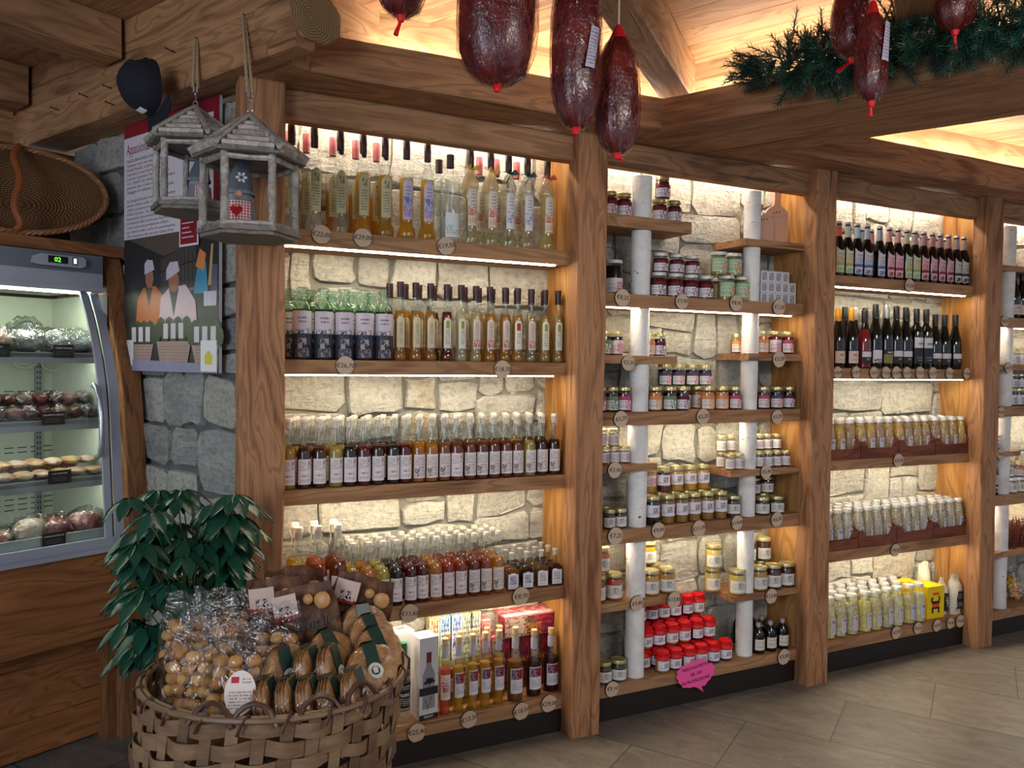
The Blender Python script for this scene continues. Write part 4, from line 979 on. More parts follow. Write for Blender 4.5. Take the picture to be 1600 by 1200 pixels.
jars('pate_jar', [(.20, OL, LF, 'olive'), (.268, OL, LF, 'olive')], .2, Z2[2], .0265, .082, '%s pate jar in the back left of the first birch, %s', 'jar', 'pate jars in the jam bay', lf=(.1, .6))
# lowest short shelves: honey
AM = '#b8420c'; RH = '#7a1c08'; YH = '#c88c14'
jars('honey_jar', [(.190, RH, LF, 'dark amber'), (.275, AM, LF, 'red amber')], .13, HL[3], .037, .112, '%s honey jar left of first birch, lowest short shelf, %s', 'jar', 'honey jars in the jam bay', lf=(.1, .58))
jars('honey_jar', [(.23, '#c2500e', LF, 'orange')], .16, HL[3]+.1135, .037, .108, '%s honey jar stacked left of the first birch, %s', 'jar', 'honey jars in the jam bay', lf=(.1, .58))
jars('honey_jar', [(.462, YH, LF, 'golden'), (.550, '#b87a14', LF, 'golden')], .125, HL[3], .038, .108, '%s honey jar right of first birch, lowest short shelf, %s', 'jar', 'honey jars in the jam bay', lf=(.1, .58))
jars('honey_jar', [(.455, YH, LF, 'golden'), (.548, YH, LF, 'golden')], .218, HL[3], .038, .108, '%s honey jar right of first birch, back row, %s', 'jar', 'honey jars in the jam bay', lf=(.1, .58))
jars('honey_jar', [(.428, YH, LF, 'golden'), (.51, YH, LF, 'golden')], .215, HL[3]+.1095, .037, .102, '%s honey jar right of first birch, stacked, %s', 'jar', 'honey jars in the jam bay', lf=(.1, .58))
jars('honey_jar', [(.942, HC, LF, 'creamy')], .118, HR[3], .039, .112, '%s honey jar in front of the right birch, lowest short shelf, %s', 'jar', 'honey jars in the jam bay', lf=(.1, .58))
jars('honey_jar', [(.868, HC, LF, 'creamy')], .20, HR[3], .037, .11, '%s honey jar left of the right birch, lower of the stack, %s', 'jar', 'honey jars in the jam bay', lf=(.1, .58))
jars('honey_jar', [(.862, HC, LF, 'creamy')], .19, HR[3]+.1115, .038, .11, '%s honey jar left of the right birch, on top of the stack, %s', 'jar', 'honey jars in the jam bay', lf=(.1, .58))
jars('honey_jar', [(1.082, '#b0802c', LF, 'golden brown'), (1.168, '#3a0e06', LF, 'dark'), (1.250, '#4a1a08', LF, 'dark')], .125, HR[3], .038, .112, '%s honey jar on the lowest right short shelf, front row, %s', 'jar', 'honey jars in the jam bay', lf=(.1, .58))
jars('honey_jar', [(1.082, '#3a0e06', LF, 'dark'), (1.170, '#4a1a08', LF, 'dark')], .21, HR[3], .037, .112, '%s honey jar on the lowest right short shelf, back row, %s', 'jar', 'honey jars in the jam bay', lf=(.1, .58))
jars('honey_jar', [(1.088, '#3a0e06', LF, 'dark'), (1.178, '#4a1a08', LF, 'dark')], .205, HR[3]+.1135, .037, .11, '%s honey jar stacked on the lowest right short shelf, %s', 'jar', 'honey jars in the jam bay', lf=(.1, .58))
# red-capped honey jars on the bottom shelf
REDC = plain('#d8141c', .45, spec=.3); REDT = plain('#b80f18', .4)
@kcache
def redjar(col, k):
    r, h = .031, .088
    prof = [(0, 0), (r*.9, 0), (r, .004), (r, h-.022), (r*.9, h-.014), (r*.9, h), (0, h)]
    cloth = MB().lathe([(0, h+.006), (r*.75, h+.006), (r*.98, h+.002), (r*1.02, h-.008), (r*.93, h-.014), (r*.95, h-.018), (r*1.16, h-.030), (r*1.1, h-.031), (r*.9, h-.018)], 22, wob=.10 if k else .06)
    ribbon = MB().tube([((r*.96)*math.cos(a), (r*.96)*math.sin(a), h-.015) for a in [2*PI*i/14 for i in range(14)]], .0022, 5, close=True)
    ribbon.blob((r*.85, -r*.55, h-.016), (.007, .004, .006), 8, 5)
    return [P_('glass_jar', MB().lathe(prof, 16), GLASS), P_('contents', MB().lathe(shrink(prof, .002, h-.018), 16), plain(col, .12, spec=.6)),
            P_('cloth_lid', cloth, REDC), P_('ribbon', ribbon, REDT), P_('label', MB().patch(r+.0006, .012, .052, 1.2, 9), NB)]
RC = ['#b07a34', '#1e0c08', '#9a3014', '#2c1208', '#b07a34', '#8a1a14']
rn = 0
for (xs, y, zz, nm) in (((.522, .592, .663, .734, .804, .875), .112, 0, 'bottom layer, front row'), ((.47, .54, .61, .68, .75, .82), .178, 0, 'bottom layer, middle row'), ((.50, .57, .64, .71, .78), .243, 0, 'bottom layer, back row'),
                        ((.470, .540, .610, .680, .750, .820), .165, .0955, 'second layer, front row'), ((.51, .58, .65, .72, .79), .232, .0955, 'second layer, back row'),
                        ((.480, .545, .610, .675, .742, .808), .228, .191, 'top layer')):
    for i, x in enumerate(xs):
        rn += 1; put('honey_jar', redjar(RC[(i*5+rn//3) % 6], i % 2), 'red cloth-capped honey jar, %s, %s from left' % (nm, ordn(i)), 'jar', 'red-capped honey jars on the bottom shelf', (x, y, Z2[3]+.0006+zz), random.uniform(-.4, .1))
jars('pate_jar', [(.222, OL, LF, 'green'), (.294, OL, LF, 'green')], .115, Z2[3], .035, .09, '%s jar left of the first birch on the bottom shelf, front, %s', 'jar', 'pate jars in the jam bay', lf=(.1, .58))
jars('pate_jar', [(.24, OL, LF, 'green')], .21, Z2[3], .035, .09, '%s jar behind the pair on the bottom shelf, %s', 'jar', 'pate jars in the jam bay', lf=(.1, .58))
BEER = plain('#0b0706', .08, spec=.7)
@kcache
def small_dark():
    prof = [(0, 0), (.029, 0), (.031, .004), (.031, .085), (.027, .1), (.013, .117), (.011, .123), (.011, .131), (0, .131)]
    lb = label_mat('#d9cfc2', '#6a5a4c', ((.1, .6, .2, .5), (.1, .6, .65, .8)), ((.68, .92, .25, .85, '#2a1c18', 2),), 12)
    return bottle(prof, None, 0, lb, (.018, .068), 1.15, .0316, 0, capmesh([(.0115, .122), (.0125, .123), (.0125, .141), (0, .142)], plain('#c9bfb4', .35, .5)), opaque=BEER)
for (x, y, nm) in ((1.078, .118, 'front left'), (1.152, .118, 'front middle'), (1.228, .118, 'front right'), (1.085, .19, 'second row left'), (1.165, .19, 'second row right'), (1.09, .258, 'third row left'), (1.16, .258, 'third row right')):
    put('syrup_bottle', small_dark(), 'small dark bottle with cream label on the jam bay bottom shelf, %s' % nm, 'bottle', 'small dark bottles on the bottom shelf', (x, y, Z2[3]+.0006))

# ================================================================ wine bay
def peak(base, ink, c1, c2): return label_mat(base, ink, ((.2, .8, .75, .9),), ((0, 1, .32, .45, c1, 0), (.1, .9, .45, .72, c2, 2), (.1, .9, .03, .22, c1, 1)), 12)
PK = [peak('#d9cfd2', '#5a4a50', '#4a6a9a', '#8aa0c0'), peak('#e4b8bc', '#9a3a4a', '#a02a42', '#c97a86'), peak('#e4b8bc', '#9a3a4a', '#a02a42', '#c97a86'), peak('#c9cfb4', '#4a6a4a', '#9ab06a', '#c98a4a'), peak('#d0cfb0', '#4a6a4a', '#8fae6a', '#d9a05a'),
      peak('#e0b4ac', '#9a3a3a', '#8a2244', '#c9605a'), peak('#dcb0b8', '#9a3a4a', '#7a2442', '#b06a7a'), peak('#dcb0b8', '#9a3a4a', '#9a2442', '#c06a7a'), peak('#dcb0b8', '#9a3a4a', '#7a2442', '#b06a7a'), peak('#cfc8b4', '#4a4450', '#2e2a4a', '#b0a88a'), peak('#d6ccc4', '#4a4450', '#3a2a4a', '#8a8a90')]
@kcache
def beer(k, foil):
    prof = [(0, 0), (.026, 0), (.0285, .005), (.0285, .135), (.026, .155), (.016, .19), (.0125, .215), (.0125, .25), (.0135, .252), (.0135, .258), (0, .258)]
    lb = PK[k]
    neck = ('neck_label', MB().lathe([(.0162, .190), (.0129, .2155), (.0129, .243)], 14).mesh('neck_label', plain(foil, .45)), None, [])
    cap = ('crown_cap', MB().lathe([(.0135, .252), (.0152, .252), (.0142, .262), (0, .264)], 16).mesh('crown_cap', plain('#c9c5c8', .35, .5)), None, [])
    return bottle(prof, None, 0, lb, (.018, .122), 1.0, .0291, -.022, cap, [neck], opaque=BEER, N=16)
BX1 = (1.558, 1.619, 1.686, 1.756, 1.845, 1.915, 1.98, 2.046, 2.11, 2.177, 2.243, 2.308, 2.373, 2.440, 2.500)
FO_ = ['#c9685f', '#c9ccb8', '#a9c4d4', '#a9b8c4', '#8d93a4', '#c98a8c', '#c9989a', '#b4b09a', '#b0a0a0', '#b08488', '#b08488', '#a07a80', '#b08a8c', '#9a9498', '#a89a9c']
for i, x in enumerate(BX1):
    put('syrup_bottle', beer([3, 4, 0, 0, 0, 1, 2, 3, 4, 5, 6, 7, 8, 9, 10][i], FO_[i]), 'dark bottle with paper neck label, top tier of wine bay, front row, %s from left' % ordn(i), 'bottle', 'dark crown-capped bottles in the wine bay', (x, .13, Z3[0]+.0006), random.uniform(-.2, .05), (1, 1, 1.03))
    if i > 1: put('syrup_bottle', beer([3, 4, 0, 0, 0, 1, 2, 3, 4, 5, 6, 7, 8, 9, 10][i], FO_[i]), 'dark crown-capped bottle, top tier of wine bay, back row, %s from left' % ordn(i-2), 'bottle', 'dark crown-capped bottles in the wine bay', (x-.03, .215, Z3[0]+.0006), random.uniform(-.3, .3), (1, 1, 1.03))
WG = plain('#0d0f0b', .06, spec=.7)
WL = {'sq': label_mat('#d9c2b4', '#5a4a44', ((.2, .8, .2, .4),), ((.3, .7, .55, .8, '#8a3a2a', 3),), 10), 'two': label_mat('#24262e', '#c9c6cc', (), ((0, 1, .55, 1, '#d6d0d6', 0), (.35, .65, .25, .45, '#b08a4a', 1)), 10),
      'white': label_mat('#d9d4dc', '#3a3a40', ((.2, .8, .2, .4),), ((.1, .9, 0, .3, '#5a5a62', 1),), 10), 'olive': label_mat('#8a7f4c', '#c9c09a', (), ((0, 1, .7, 1, '#2c2c34', 0), (.2, .8, .8, .9, '#c9c6cc', 1)), 10), 'tall': label_mat('#2a2c34', '#9a9aa4', ((.2, .8, .1, .3),), ((0, 1, .6, 1, '#d9d6dc', 0),), 10)}
@kcache
def wine(kind, cap, lab, rose):
    if kind == 'burg': prof = [(0, 0), (.031, 0), (.0345, .005), (.0345, .13), (.030, .165), (.0165, .22), (.0135, .245), (.0135, .285), (.0148, .286), (.0148, .292), (0, .292)]; c0, lz = .235, (.025, .085)
    else: prof = [(0, 0), (.031, 0), (.0335, .005), (.0335, .195), (.029, .215), (.015, .232), (.0135, .25), (.0135, .305), (.0148, .306), (.0148, .312), (0, .312)]; c0, lz = .25, (.03, .165 if lab == 'tall' else .11)
    top = prof[-1][1]
    cm = {'y': plain('#d99a1a', .4), 'k': plain('#17171b', .45), 's': plain('#a9a9ad', .3, .6)}[cap]
    cp = ('foil_capsule', MB().lathe([(.0142, c0), (.0152, c0+.004), (.0150, top+.002), (.013, top+.006), (0, top+.006)], 16).mesh('foil_capsule', cm), None, [])
    if rose: return bottle(prof, '#a01c24', .20, WL[lab], lz, .9, .0352, 0, cp, clear=.3, glass=GLASS)
    return bottle(prof, None, 0, WL[lab], lz, .95, .0352 if kind == 'burg' else .0342, 0, cp, opaque=WG)
WN = [(1.561, 'burg', 'y', 'sq', 'yellow capsule', .98), (1.654, 'burg', 'y', 'sq', 'yellow capsule', 1.0), (1.744, 'burg', 'k', 'two', 'red-tinted glass', .98), (1.823, 'burg', 'k', 'white', 'black capsule', 1.09), (1.903, 'burg', 's', 'olive', 'silver capsule', 1.09), (1.976, 'burg', 'k', 'two', 'black capsule', 1.08),
      (2.048, 'burg', 'k', 'two', 'black capsule', 1.07), (2.130, 'bord', 'k', 'tall', 'tall black and white label', .99), (2.205, 'bord', 'k', 'tall', 'tall black and white label', .99), (2.277, 'burg', 'k', 'two', 'black capsule', .98), (2.352, 'burg', 'k', 'two', 'black capsule', .98), (2.439, 'burg', 'k', 'two', 'black capsule', .99)]
for i, (x, kd, cp, lb, ds, sc) in enumerate(WN):
    t = put('wine_bottle', wine(kd, cp, lb, i == 2), 'wine bottle with %s, second tier, front row, %s from left' % (ds, ordn(i)), 'bottle', 'wine bottles in the wine bay', (x, .125, Z3[1]+.0006), -.15, (1, 1, sc))
    if lb == 'tall': link('lettering', text_mesh('KINES', .016, INK, ext=.0002), t, (0, -.0352, .132), (PI/2, 0, 0))
for i, (x, cp) in enumerate(((1.60, 'y'), (1.715, 'k'), (1.784, 's'), (1.862, 'k'), (1.945, 'k'), (2.02, 'k'), (2.10, 'k'), (2.18, 'k'))):
    put('wine_bottle', wine('burg', cp, 'white', False), 'wine bottle in the second tier back row of the wine bay, %s from left' % ordn(i), 'bottle', 'wine bottles in the wine bay', (x, .222, Z3[1]+.0006), -.2, (1, 1, 1.05))
# muesli jars in crates
MUES = [('#dcb474', '#c48f48', 110.0, '#7a4032'), ('#e4b85c', '#d09a40', 90.0, '#d9a040'), ('#cfa97c', '#a88058', 150.0, '#8a4450'), ('#e6d3b0', '#c0a47c', 150.0, '#7c5c54'), ('#ecdfc8', '#d0b894', 150.0, '#8a6a66')]
def tagmat(c): return label_mat('#d3cdd8', '#7a7684', ((.15, .85, .1, .6),), ((.2, .8, .68, .92, c, 2),), 14)
TM = [tagmat('#5a1420'), tagmat('#a01a2a'), tagmat('#b0303a'), tagmat('#6a8a3a'), tagmat('#2a1a4a')]
LIDT = plain('#dcdad8', .35, .4)
@kcache
def muesli(c, tg, h, r, big):
    prof = [(0, 0), (r*.9, 0), (r, .006), (r, h*.55), (r*.93, h*.68), (r*.70, h*.84), (r*.64, h*.9), (r*.64, h-.012), (0, h-.012)]
    cm = grainy(*(MUES[c] if not big else PST[c]))
    lid = MB().lathe([(r*.66, h-.018), (r*.74, h-.018), (r*.74, h-.002), (r*.7, h), (0, h)], 16)
    lb = MB().patch(r+.0008, h*.12, h*.5, .62, 6, arch=.004, ang=-PI/2+.25, prof=lambda z: r+.0008)
    return [P_('glass_jar', MB().lathe(prof, 16), GLASS), P_('contents', MB().lathe(shrink(prof, .002, h*.93 if not big else h*.74), 14), cm), P_('lid', lid, LIDT), P_('label', lb, TM[tg])]
CRATE = wood('#8a4f3a', '#5a2c20', 8.0, bump=.3)
for tier, (zz, nm) in enumerate(((Z3[2], 'upper'), (Z3[3], 'lower'))):
    xs4 = [1.402, 1.683, 1.962, 2.240, 2.530]
    for k_ in range(4):
        x0, x1 = xs4[k_]+.003, xs4[k_+1]-.003; w = x1-x0
        t = thing('display_crate', 'reddish wooden crate of muesli jars on the %s crate shelf, %s from left' % (nm, ordn(k_)), 'crate', (x0, .078, zz+.0005), group='reddish crates of muesli jars')
        link('front_board', MB().prism([(0, 0), (w, 0), (w, .085), (w-.03, .085), (w-.05, .052), (.05, .052), (.03, .085), (0, .085)], 0, .008).mesh('front_board', CRATE, False), t, (0, .008, 0), (PI/2, 0, 0))
        link('bottom_board', MB().box(.008, w-.008, .009, .185, 0, .006).mesh('bottom_board', CRATE, False), t)
        for sx in (0, w-.008): link('side_board', MB().prism([(.009, 0), (.2, 0), (.2, .11), (.05, .11), (.009, .085)], 0, .008).mesh('side_board', CRATE, False), t, (sx, 0, 0), (PI/2, 0, PI/2))
        for r_ in range(3):
            for q in range(4):
                x = x0+.037+(w-.074)/3*q; y = .118+.062*r_
                if k_ == 0 and q == 0 and r_ == 0 and tier == 3: continue
                c = [0, 0, 1, 2][(k_+q) % 4] if tier == 0 else [3, 4, 3, 4][(k_+q+r_) % 4]; tg = k_ if tier == 0 else ([4, 1, 2, 3][k_])
                put('muesli_jar', muesli(c, tg, .187, .0295, 0), 'muesli jar, %s crate shelf, %s crate, %s row, %s' % (nm, ordn(k_), ['front', 'middle', 'back'][r_], ordn(q)), 'jar', 'muesli jars in the wooden crates', (x, y, zz+.0075+.001), random.uniform(-.3, .3))
PST = [('#f4e6a8', '#e2c866', 60.0, '#f4e0a0'), ('#f6e898', '#ead25c', 45.0, '#e6d070'), ('#efe4bc', '#c0b078', 90.0, '#dcb46a'), ('#f8eec4', '#ecdc98', 38.0, '#f4e8b0')]
P5 = [(1.532, 3, 0), (1.607, 2, 1), (1.690, 2, 1), (1.785, 1, 3), (1.860, 0, 3), (1.945, 2, 1), (2.020, 3, 2), (2.112, 0, 4), (2.187, 3, 4)]
for i, (x, c, tg) in enumerate(P5): put('pasta_jar', muesli(c, tg, .203, .0345, 1), 'tall glass jar of pasta, bottom shelf of the wine bay, front row, %s from left' % ordn(i), 'jar', 'pasta jars on the bottom shelf', (x, .118, Z3[4]+.0006), -.1)
for i, x in enumerate((1.555, 1.63, 1.70, 1.777, 1.852, 1.939, 2.017, 2.105)): put('pasta_jar', muesli([0, 2, 3, 1][i % 4], i % 4, .203, .0345, 1), 'tall glass jar of pasta, bottom shelf, middle row, %s from left' % ordn(i), 'jar', 'pasta jars on the bottom shelf', (x, .192, Z3[4]+.0006), 0)
for i, x in enumerate((1.60, 1.686, 1.773, 1.85, 1.929, 2.008, 2.09, 2.165)): put('pasta_jar', muesli([0, 2, 3, 1][(i+1) % 4], i % 4, .203, .033, 1), 'tall glass jar of pasta, bottom shelf, back row, %s from left' % ordn(i), 'jar', 'pasta jars on the bottom shelf', (x, .264, Z3[4]+.0006), 0)
YEL = plain('#f0cf10', .5)
t = thing('biscuit_box', 'bright yellow box with a black cow figure beside the pasta jars', 'box', (2.315, .155, Z3[4]+.0006), -.06)
link('carton', MB().box(-.062, .062, -.05, .07, 0, .17).mesh('carton', YEL, False), t)
mb = MB(); mb.box(-.0624, .0624, -.0504, .0704, .158, .171); link('lid_flap', mb.mesh('lid_flap', YEL, False), t)
mb = MB(); Y = -.0508
for (a, b, c, d_, k_) in ((-.03, -.018, .028, .05, 0), (.016, .028, .028, .05, 0), (-.03, .028, .05, .06, 0), (-.026, .026, .06, .078, 1), (-.03, .028, .078, .092, 0), (-.036, -.024, .088, .112, 0), (.02, .03, .088, .118, 0), (-.036, -.016, .106, .112, 0), (-.024, .024, .125, .138, 1)):
    mb.k = k_; mb.box(a, b, Y-.0003, Y, c, d_)
link('printed_cow', mb.mesh('printed_cow', [INK, plain('#d8521c', .5)], False), t)
t = thing('biscuit_box', 'second yellow box just behind the bright yellow one', 'box', (2.262, .257, Z3[4]+.0006), -.06)
link('carton', MB().box(-.045, .045, -.028, .028, 0, .175).mesh('carton', YEL, False), t)
def pouch(name, w, d, h, mat, lab, loc, rz, cat='bag', patch=None, group=None, top=.25, film=None):
    t = thing(name, lab, cat, loc, rz, group)
    sd = random.random()*9
    def fn(side):
        def f(u, v):
            z = h*v; bulge = math.sin(PI*min(1, (v+.06)*1.0/(1.06)))**.5*(1 if v < 1-top else max(.0, (1-v)/top)) if v > 0 else .75
            yy = side*(d/2)*max(.06, bulge)*(1-(2*u-1)**4)*.98
            ww = w*(1-.12*max(0, v-(1-top))/top) 
            return ((u-.5)*ww+.006*noise.noise(V((u*3, v*4, sd))), yy+.007*noise.noise(V((u*5, v*6, sd+side))), z+.012*noise.noise(V((u*4, 1, sd)))*v)
        return f
    mb = MB().grid(fn(-1), 10, 14); mb.grid(lambda u, v: fn(1)(1-u, v), 10, 14)
    part('bag', mb, mat, t)
    if patch:
        (u0, u1, v0, v1, m) = patch
        def g(u, v): p = fn(-1)(u0+(u1-u0)*u, v0+(v1-v0)*v); return (p[0], p[1]-.0035, p[2])
        part('label', MB().grid(g, 5, 5), m, t)
    if film: part('wrapper', MB().grid(lambda u, v: (lambda p: (p[0]*1.12, p[1]*1.2-.002, p[2]*1.15))(fn(-1)(u, v)), 8, 10), film, t)
    return t
FLOUR = plain('#dcd6c0', .45, var=.08, vs=30)
pouch('flour_bag', .085, .07, .215, FLOUR, 'clear bag of pale flour with dark label right of the yellow box', (2.492, .125, Z3[4]+.0006), .1, patch=(.18, .85, .14, .6, label_mat('#2c2c30', '#b9b6b0', ((.1, .9, .55, .9),), ((.1, .9, .1, .4, '#8a8a88', 2),), 10)))
pouch('flour_bag', .07, .06, .20, FLOUR, 'flour bag with white leaf on black label squeezed beside the yellow box', (2.415, .145, Z3[4]+.0006), .3, patch=(.1, .9, .1, .6, label_mat('#1c1c1e', '#d9d6d0', (), ((.2, .8, .2, .8, '#d6d2c8', 1),), 8)))
pouch('flour_bag', .09, .07, .26, FLOUR, 'pale flour bag standing behind the yellow box', (2.40, .25, Z3[4]+.0006), 0)

# ================================================================ rightmost bay
z0 = Z2[0]-.008
for i, x in enumerate((2.945, 3.02, 3.095)): put('wine_bottle', wine('burg', 'k', 'sq', False), 'dark bottle on the top long shelf of the rightmost bay, %s from left' % ordn(i), 'bottle', 'dark bottles in the rightmost bay', (x, .13, z0+.0006), -.2, (1, 1, .92))
jars('pate_jar', [(2.745, OL, LF, 'small')], .14, z0, .033, .10, '%s jar left of the birch in the rightmost bay, top long shelf, %s', 'jar', 'jars in the rightmost bay')
jars('pate_jar', [(2.76, '#c9c0b4', WH, 'white label'), (2.955, '#b9a890', WH, 'white label'), (3.02, '#b9a890', WH, 'white label')], .13, 1.525, .032, .09, '%s jar on the second short shelf of the rightmost bay, %s', 'jar', 'jars in the rightmost bay')
jars('pate_jar', [(2.745, DK, WH, 'dark'), (2.94, DK, WH, 'dark'), (3.01, DK, WH, 'dark'), (3.08, DK, WH, 'dark')], .13, Z2[1]-.008, .033, .10, '%s jar on the second long shelf of the rightmost bay, %s', 'jar', 'jars in the rightmost bay')
jars('pate_jar', [(2.95, DK, WH, 'dark'), (3.03, DK, WH, 'dark')], .13, Z2[1]-.008+.101, .033, .08, '%s jar stacked in the rightmost bay, second long shelf, %s', 'jar', 'jars in the rightmost bay')
jars('pate_jar', [(2.775, '#c9c0b4', WH, 'pale')], .11, 1.04, .033, .09, '%s jar in front of the birch in the rightmost bay, third short shelf, %s', 'jar', 'jars in the rightmost bay')
put('vinegar_bottle', beer(9, '#b9b4b8'), 'dark bottle with white neck label on the third long shelf of the rightmost bay', 'bottle', None, (2.78, .115, Z2[2]-.008+.0006), 0, (1, 1, .9))
jars('pate_jar', [(2.95, '#b9a48a', LF, 'pale'), (3.03, '#b9a48a', LF, 'pale'), (3.11, '#b9a48a', LF, 'pale')], .125, Z2[2]-.008, .037, .085, '%s jar on the third long shelf of the rightmost bay, lower, %s', 'jar', 'jars in the rightmost bay', lid=LIDT)
jars('pate_jar', [(2.96, '#b9a48a', LF, 'pale'), (3.05, '#a8481c', OR, 'orange-capped')], .15, Z2[2]-.008+.0865, .037, .085, '%s jar on the third long shelf of the rightmost bay, upper, %s', 'jar', 'jars in the rightmost bay')
def nutbag(name, lab, loc, r, cols, n_, size, group=None):
    t = thing(name, lab, 'bag', loc, group=group)
    rnd = random.Random(len(lab)); mats = [plain(c, .45, var=.2, vs=60) for c in cols]; mb = MB()
    for i in range(n_):
        lv = i/n_; a = rnd.random()*2*PI; rr = r*.82*math.sqrt(rnd.random())*(1-.35*lv); mb.k = i % len(mats)
        mb.blob((rr*math.cos(a), rr*math.sin(a)*.7, size*.9+lv*r*1.5), (size*rnd.uniform(.8, 1.25), size*.75, size*.8), 8, 5, .12, 3, i)
    o = part('nuts', mb, mats, t); o['kind'] = 'stuff'
    part('wrapper', MB().lathe([(r*.85, 0), (r, r*.3), (r*.95, r*1.0), (r*.6, r*1.75), (r*.3, r*2.2), (r*.55, r*2.9)], 20, wob=.18), cellophane(), t)
nutbag('nut_bag', 'clear bag of pale almonds on the bottom shelf of the rightmost bay', (2.955, .185, Z2[3]-.008+.001), .055, ('#c09468', '#b08458'), 60, .016)
nutbag('pasta_bag', 'clear bag of yellow pasta right of the almond bag', (3.10, .19, Z2[3]-.008+.001), .075, ('#d9a21c', '#c98f1c'), 60, .016)
t = thing('dried_herb_bunch', 'bundle of reddish brown dried sprigs on the lowest short shelf, rightmost bay', 'dried flowers', (2.99, .15, .4755))
mb = MB(); rnd = random.Random(4)
for i in range(260):
    x, y = rnd.uniform(-.07, .2), rnd.uniform(-.05, .05); h = rnd.uniform(.08, .16)
    mb.tube([(x, y, 0), (x+rnd.uniform(-.012, .012), y+rnd.uniform(-.01, .01), h*.5), (x+rnd.uniform(-.02, .02), y+rnd.uniform(-.02, .02), h)], .0018, 4, caps=False)
    mb.blob((x+rnd.uniform(-.01, .01), y+rnd.uniform(-.01, .01), h*rnd.uniform(.3, .9)), .0055, 5, 3)
o = part('sprigs', mb, plain('#6a3222', .7, var=.4, vs=70), t); o['kind'] = 'stuff'

# ================================================================ cold cabinet on the left
FR = (0, 0, FROT)
def FM(s, t, z): return F(s, t, z)
t = thing('refrigerated_cabinet', 'glass-fronted refrigerated meat cabinet clad in reddish timber boards', 'fridge', F(-1.3, 0, 0), FROT)
# local: x along the front (0..1.3), -y towards the room, z up
def fpart(name, mb, mat, smooth=False, label=None, parent=None): return part(name, mb, mat, parent or t, smooth, label)
mb = MB()
for (z0_, z1_) in ((.44, .768),): mb.box(0, 1.222, -.155, -.12, z0_, z1_)
for (z0_, z1_) in ((.15, .437), (.012, .147)): mb.box(0, 1.19, -.02, .0, z0_, z1_)
fpart('front_panel', mb, COUNTERW)
fpart('carcass', MB().box(0, 1.20, .002, .44, .02, .765), plain('#3a2a20', .7))
# curved side slab
prof = [(.122, 0), (.15, .4), (.177, .743), (.183, .95), (.171, 1.156), (.132, 1.442), (.051, 1.667), (-.032, 1.903)]
mb = MB(); x0, x1 = 1.228, 1.298
b = mb.add([(x0, -a, z) for a, z in prof]+[(x1, -a, z) for a, z in prof]+[(x0, .44, z) for a, z in prof]+[(x1, .44, z) for a, z in prof]); N = len(prof)
for i in range(N-1):
    mb.face((b+i, b+N+i, b+N+i+1, b+i+1)); mb.face((b+2*N+i, b+i, b+i+1, b+2*N+i+1)); mb.face((b+N+i, b+3*N+i, b+3*N+i+1, b+N+i+1)); mb.face((b+3*N+i, b+2*N+i, b+2*N+i+1, b+3*N+i+1))
mb.face((b, b+2*N, b+3*N, b+N)); mb.face((b+N-1, b+2*N-1, b+4*N-1, b+3*N-1))
SLABW = wood('#936440', '#593821', 8.0)
sl = MB(); sl.v = [(z, y, -x) for (x, y, z) in mb.v]; sl.f = mb.f; sl.uv = mb.uv; sl.mi = mb.mi
o = part('side_slab', sl, SLABW, t, False); o.rotation_euler = (0, -PI/2, 0); 
mb = MB().box(0, .44, -.08, 0, 0, .036); o = part('corner_strip', mb, SLABW, t, False); o.location = (1.190, 0, 0); o.rotation_euler = (0, -PI/2, 0); o.scale = (1, 1, -1)
HW = plain('#6a707c', .45, .2); HL_ = plain('#a0a6b4', .4, .25); INN = plain('#c4c8b8', .5, spec=.3)
mb = MB(); mb.box(0, 1.21, .02, .44, 1.777, 1.90); mb.box(0, 1.21, -.01, .03, 1.83, 1.90)
fpart('top_housing', mb, HW)
mb = MB(); mb.prism([(0, 0), (1.205, 0), (1.205, .01), (0, .01)], 0, 0); mb = MB().box(0, 1.205, -.02, .02, 1.775, 1.829); mb.box(0, 1.205, -.035, .02, 1.757, 1.774); fpart('light_canopy', mb, HL_)
led('light_tube', (.02, .06, 1.752), (1.19, .06, 1.752), 44, '#eef6e0', .01, .03, parent=t)
fpart('inner_lining', MB().box(0, 1.21, .436, .45, .76, 1.75).box(1.206, 1.222, -.02, .44, .78, 1.75), INN)
fpart('ceiling_panel', MB().box(0, 1.2, .0, .436, 1.763, 1.775), INN)
# ventilation slots and rack posts
mb = MB()
for zz in [0.86+.022*i for i in range(9)]+[1.10, 1.12, 1.335, 1.355]:
    for i in range(12):
        mb.box(.62+.05*i, .655+.05*i, .4345, .436, zz, zz+.004)
fpart('vent_slots', mb, plain('#2c2f2c', .6))
mb = MB()
for x in (1.135, .55): mb.box(x, x+.022, .422, .436, .8, 1.5)
fpart('rack_post', mb, STEEL)
mb = MB()
for x in (1.140, 1.150, .555): 
    for i in range(30): mb.box(x, x+.004, .4212, .422, .81+.023*i, .822+.023*i)
fpart('rack_slots', mb, plain('#1c1e1c', .6))
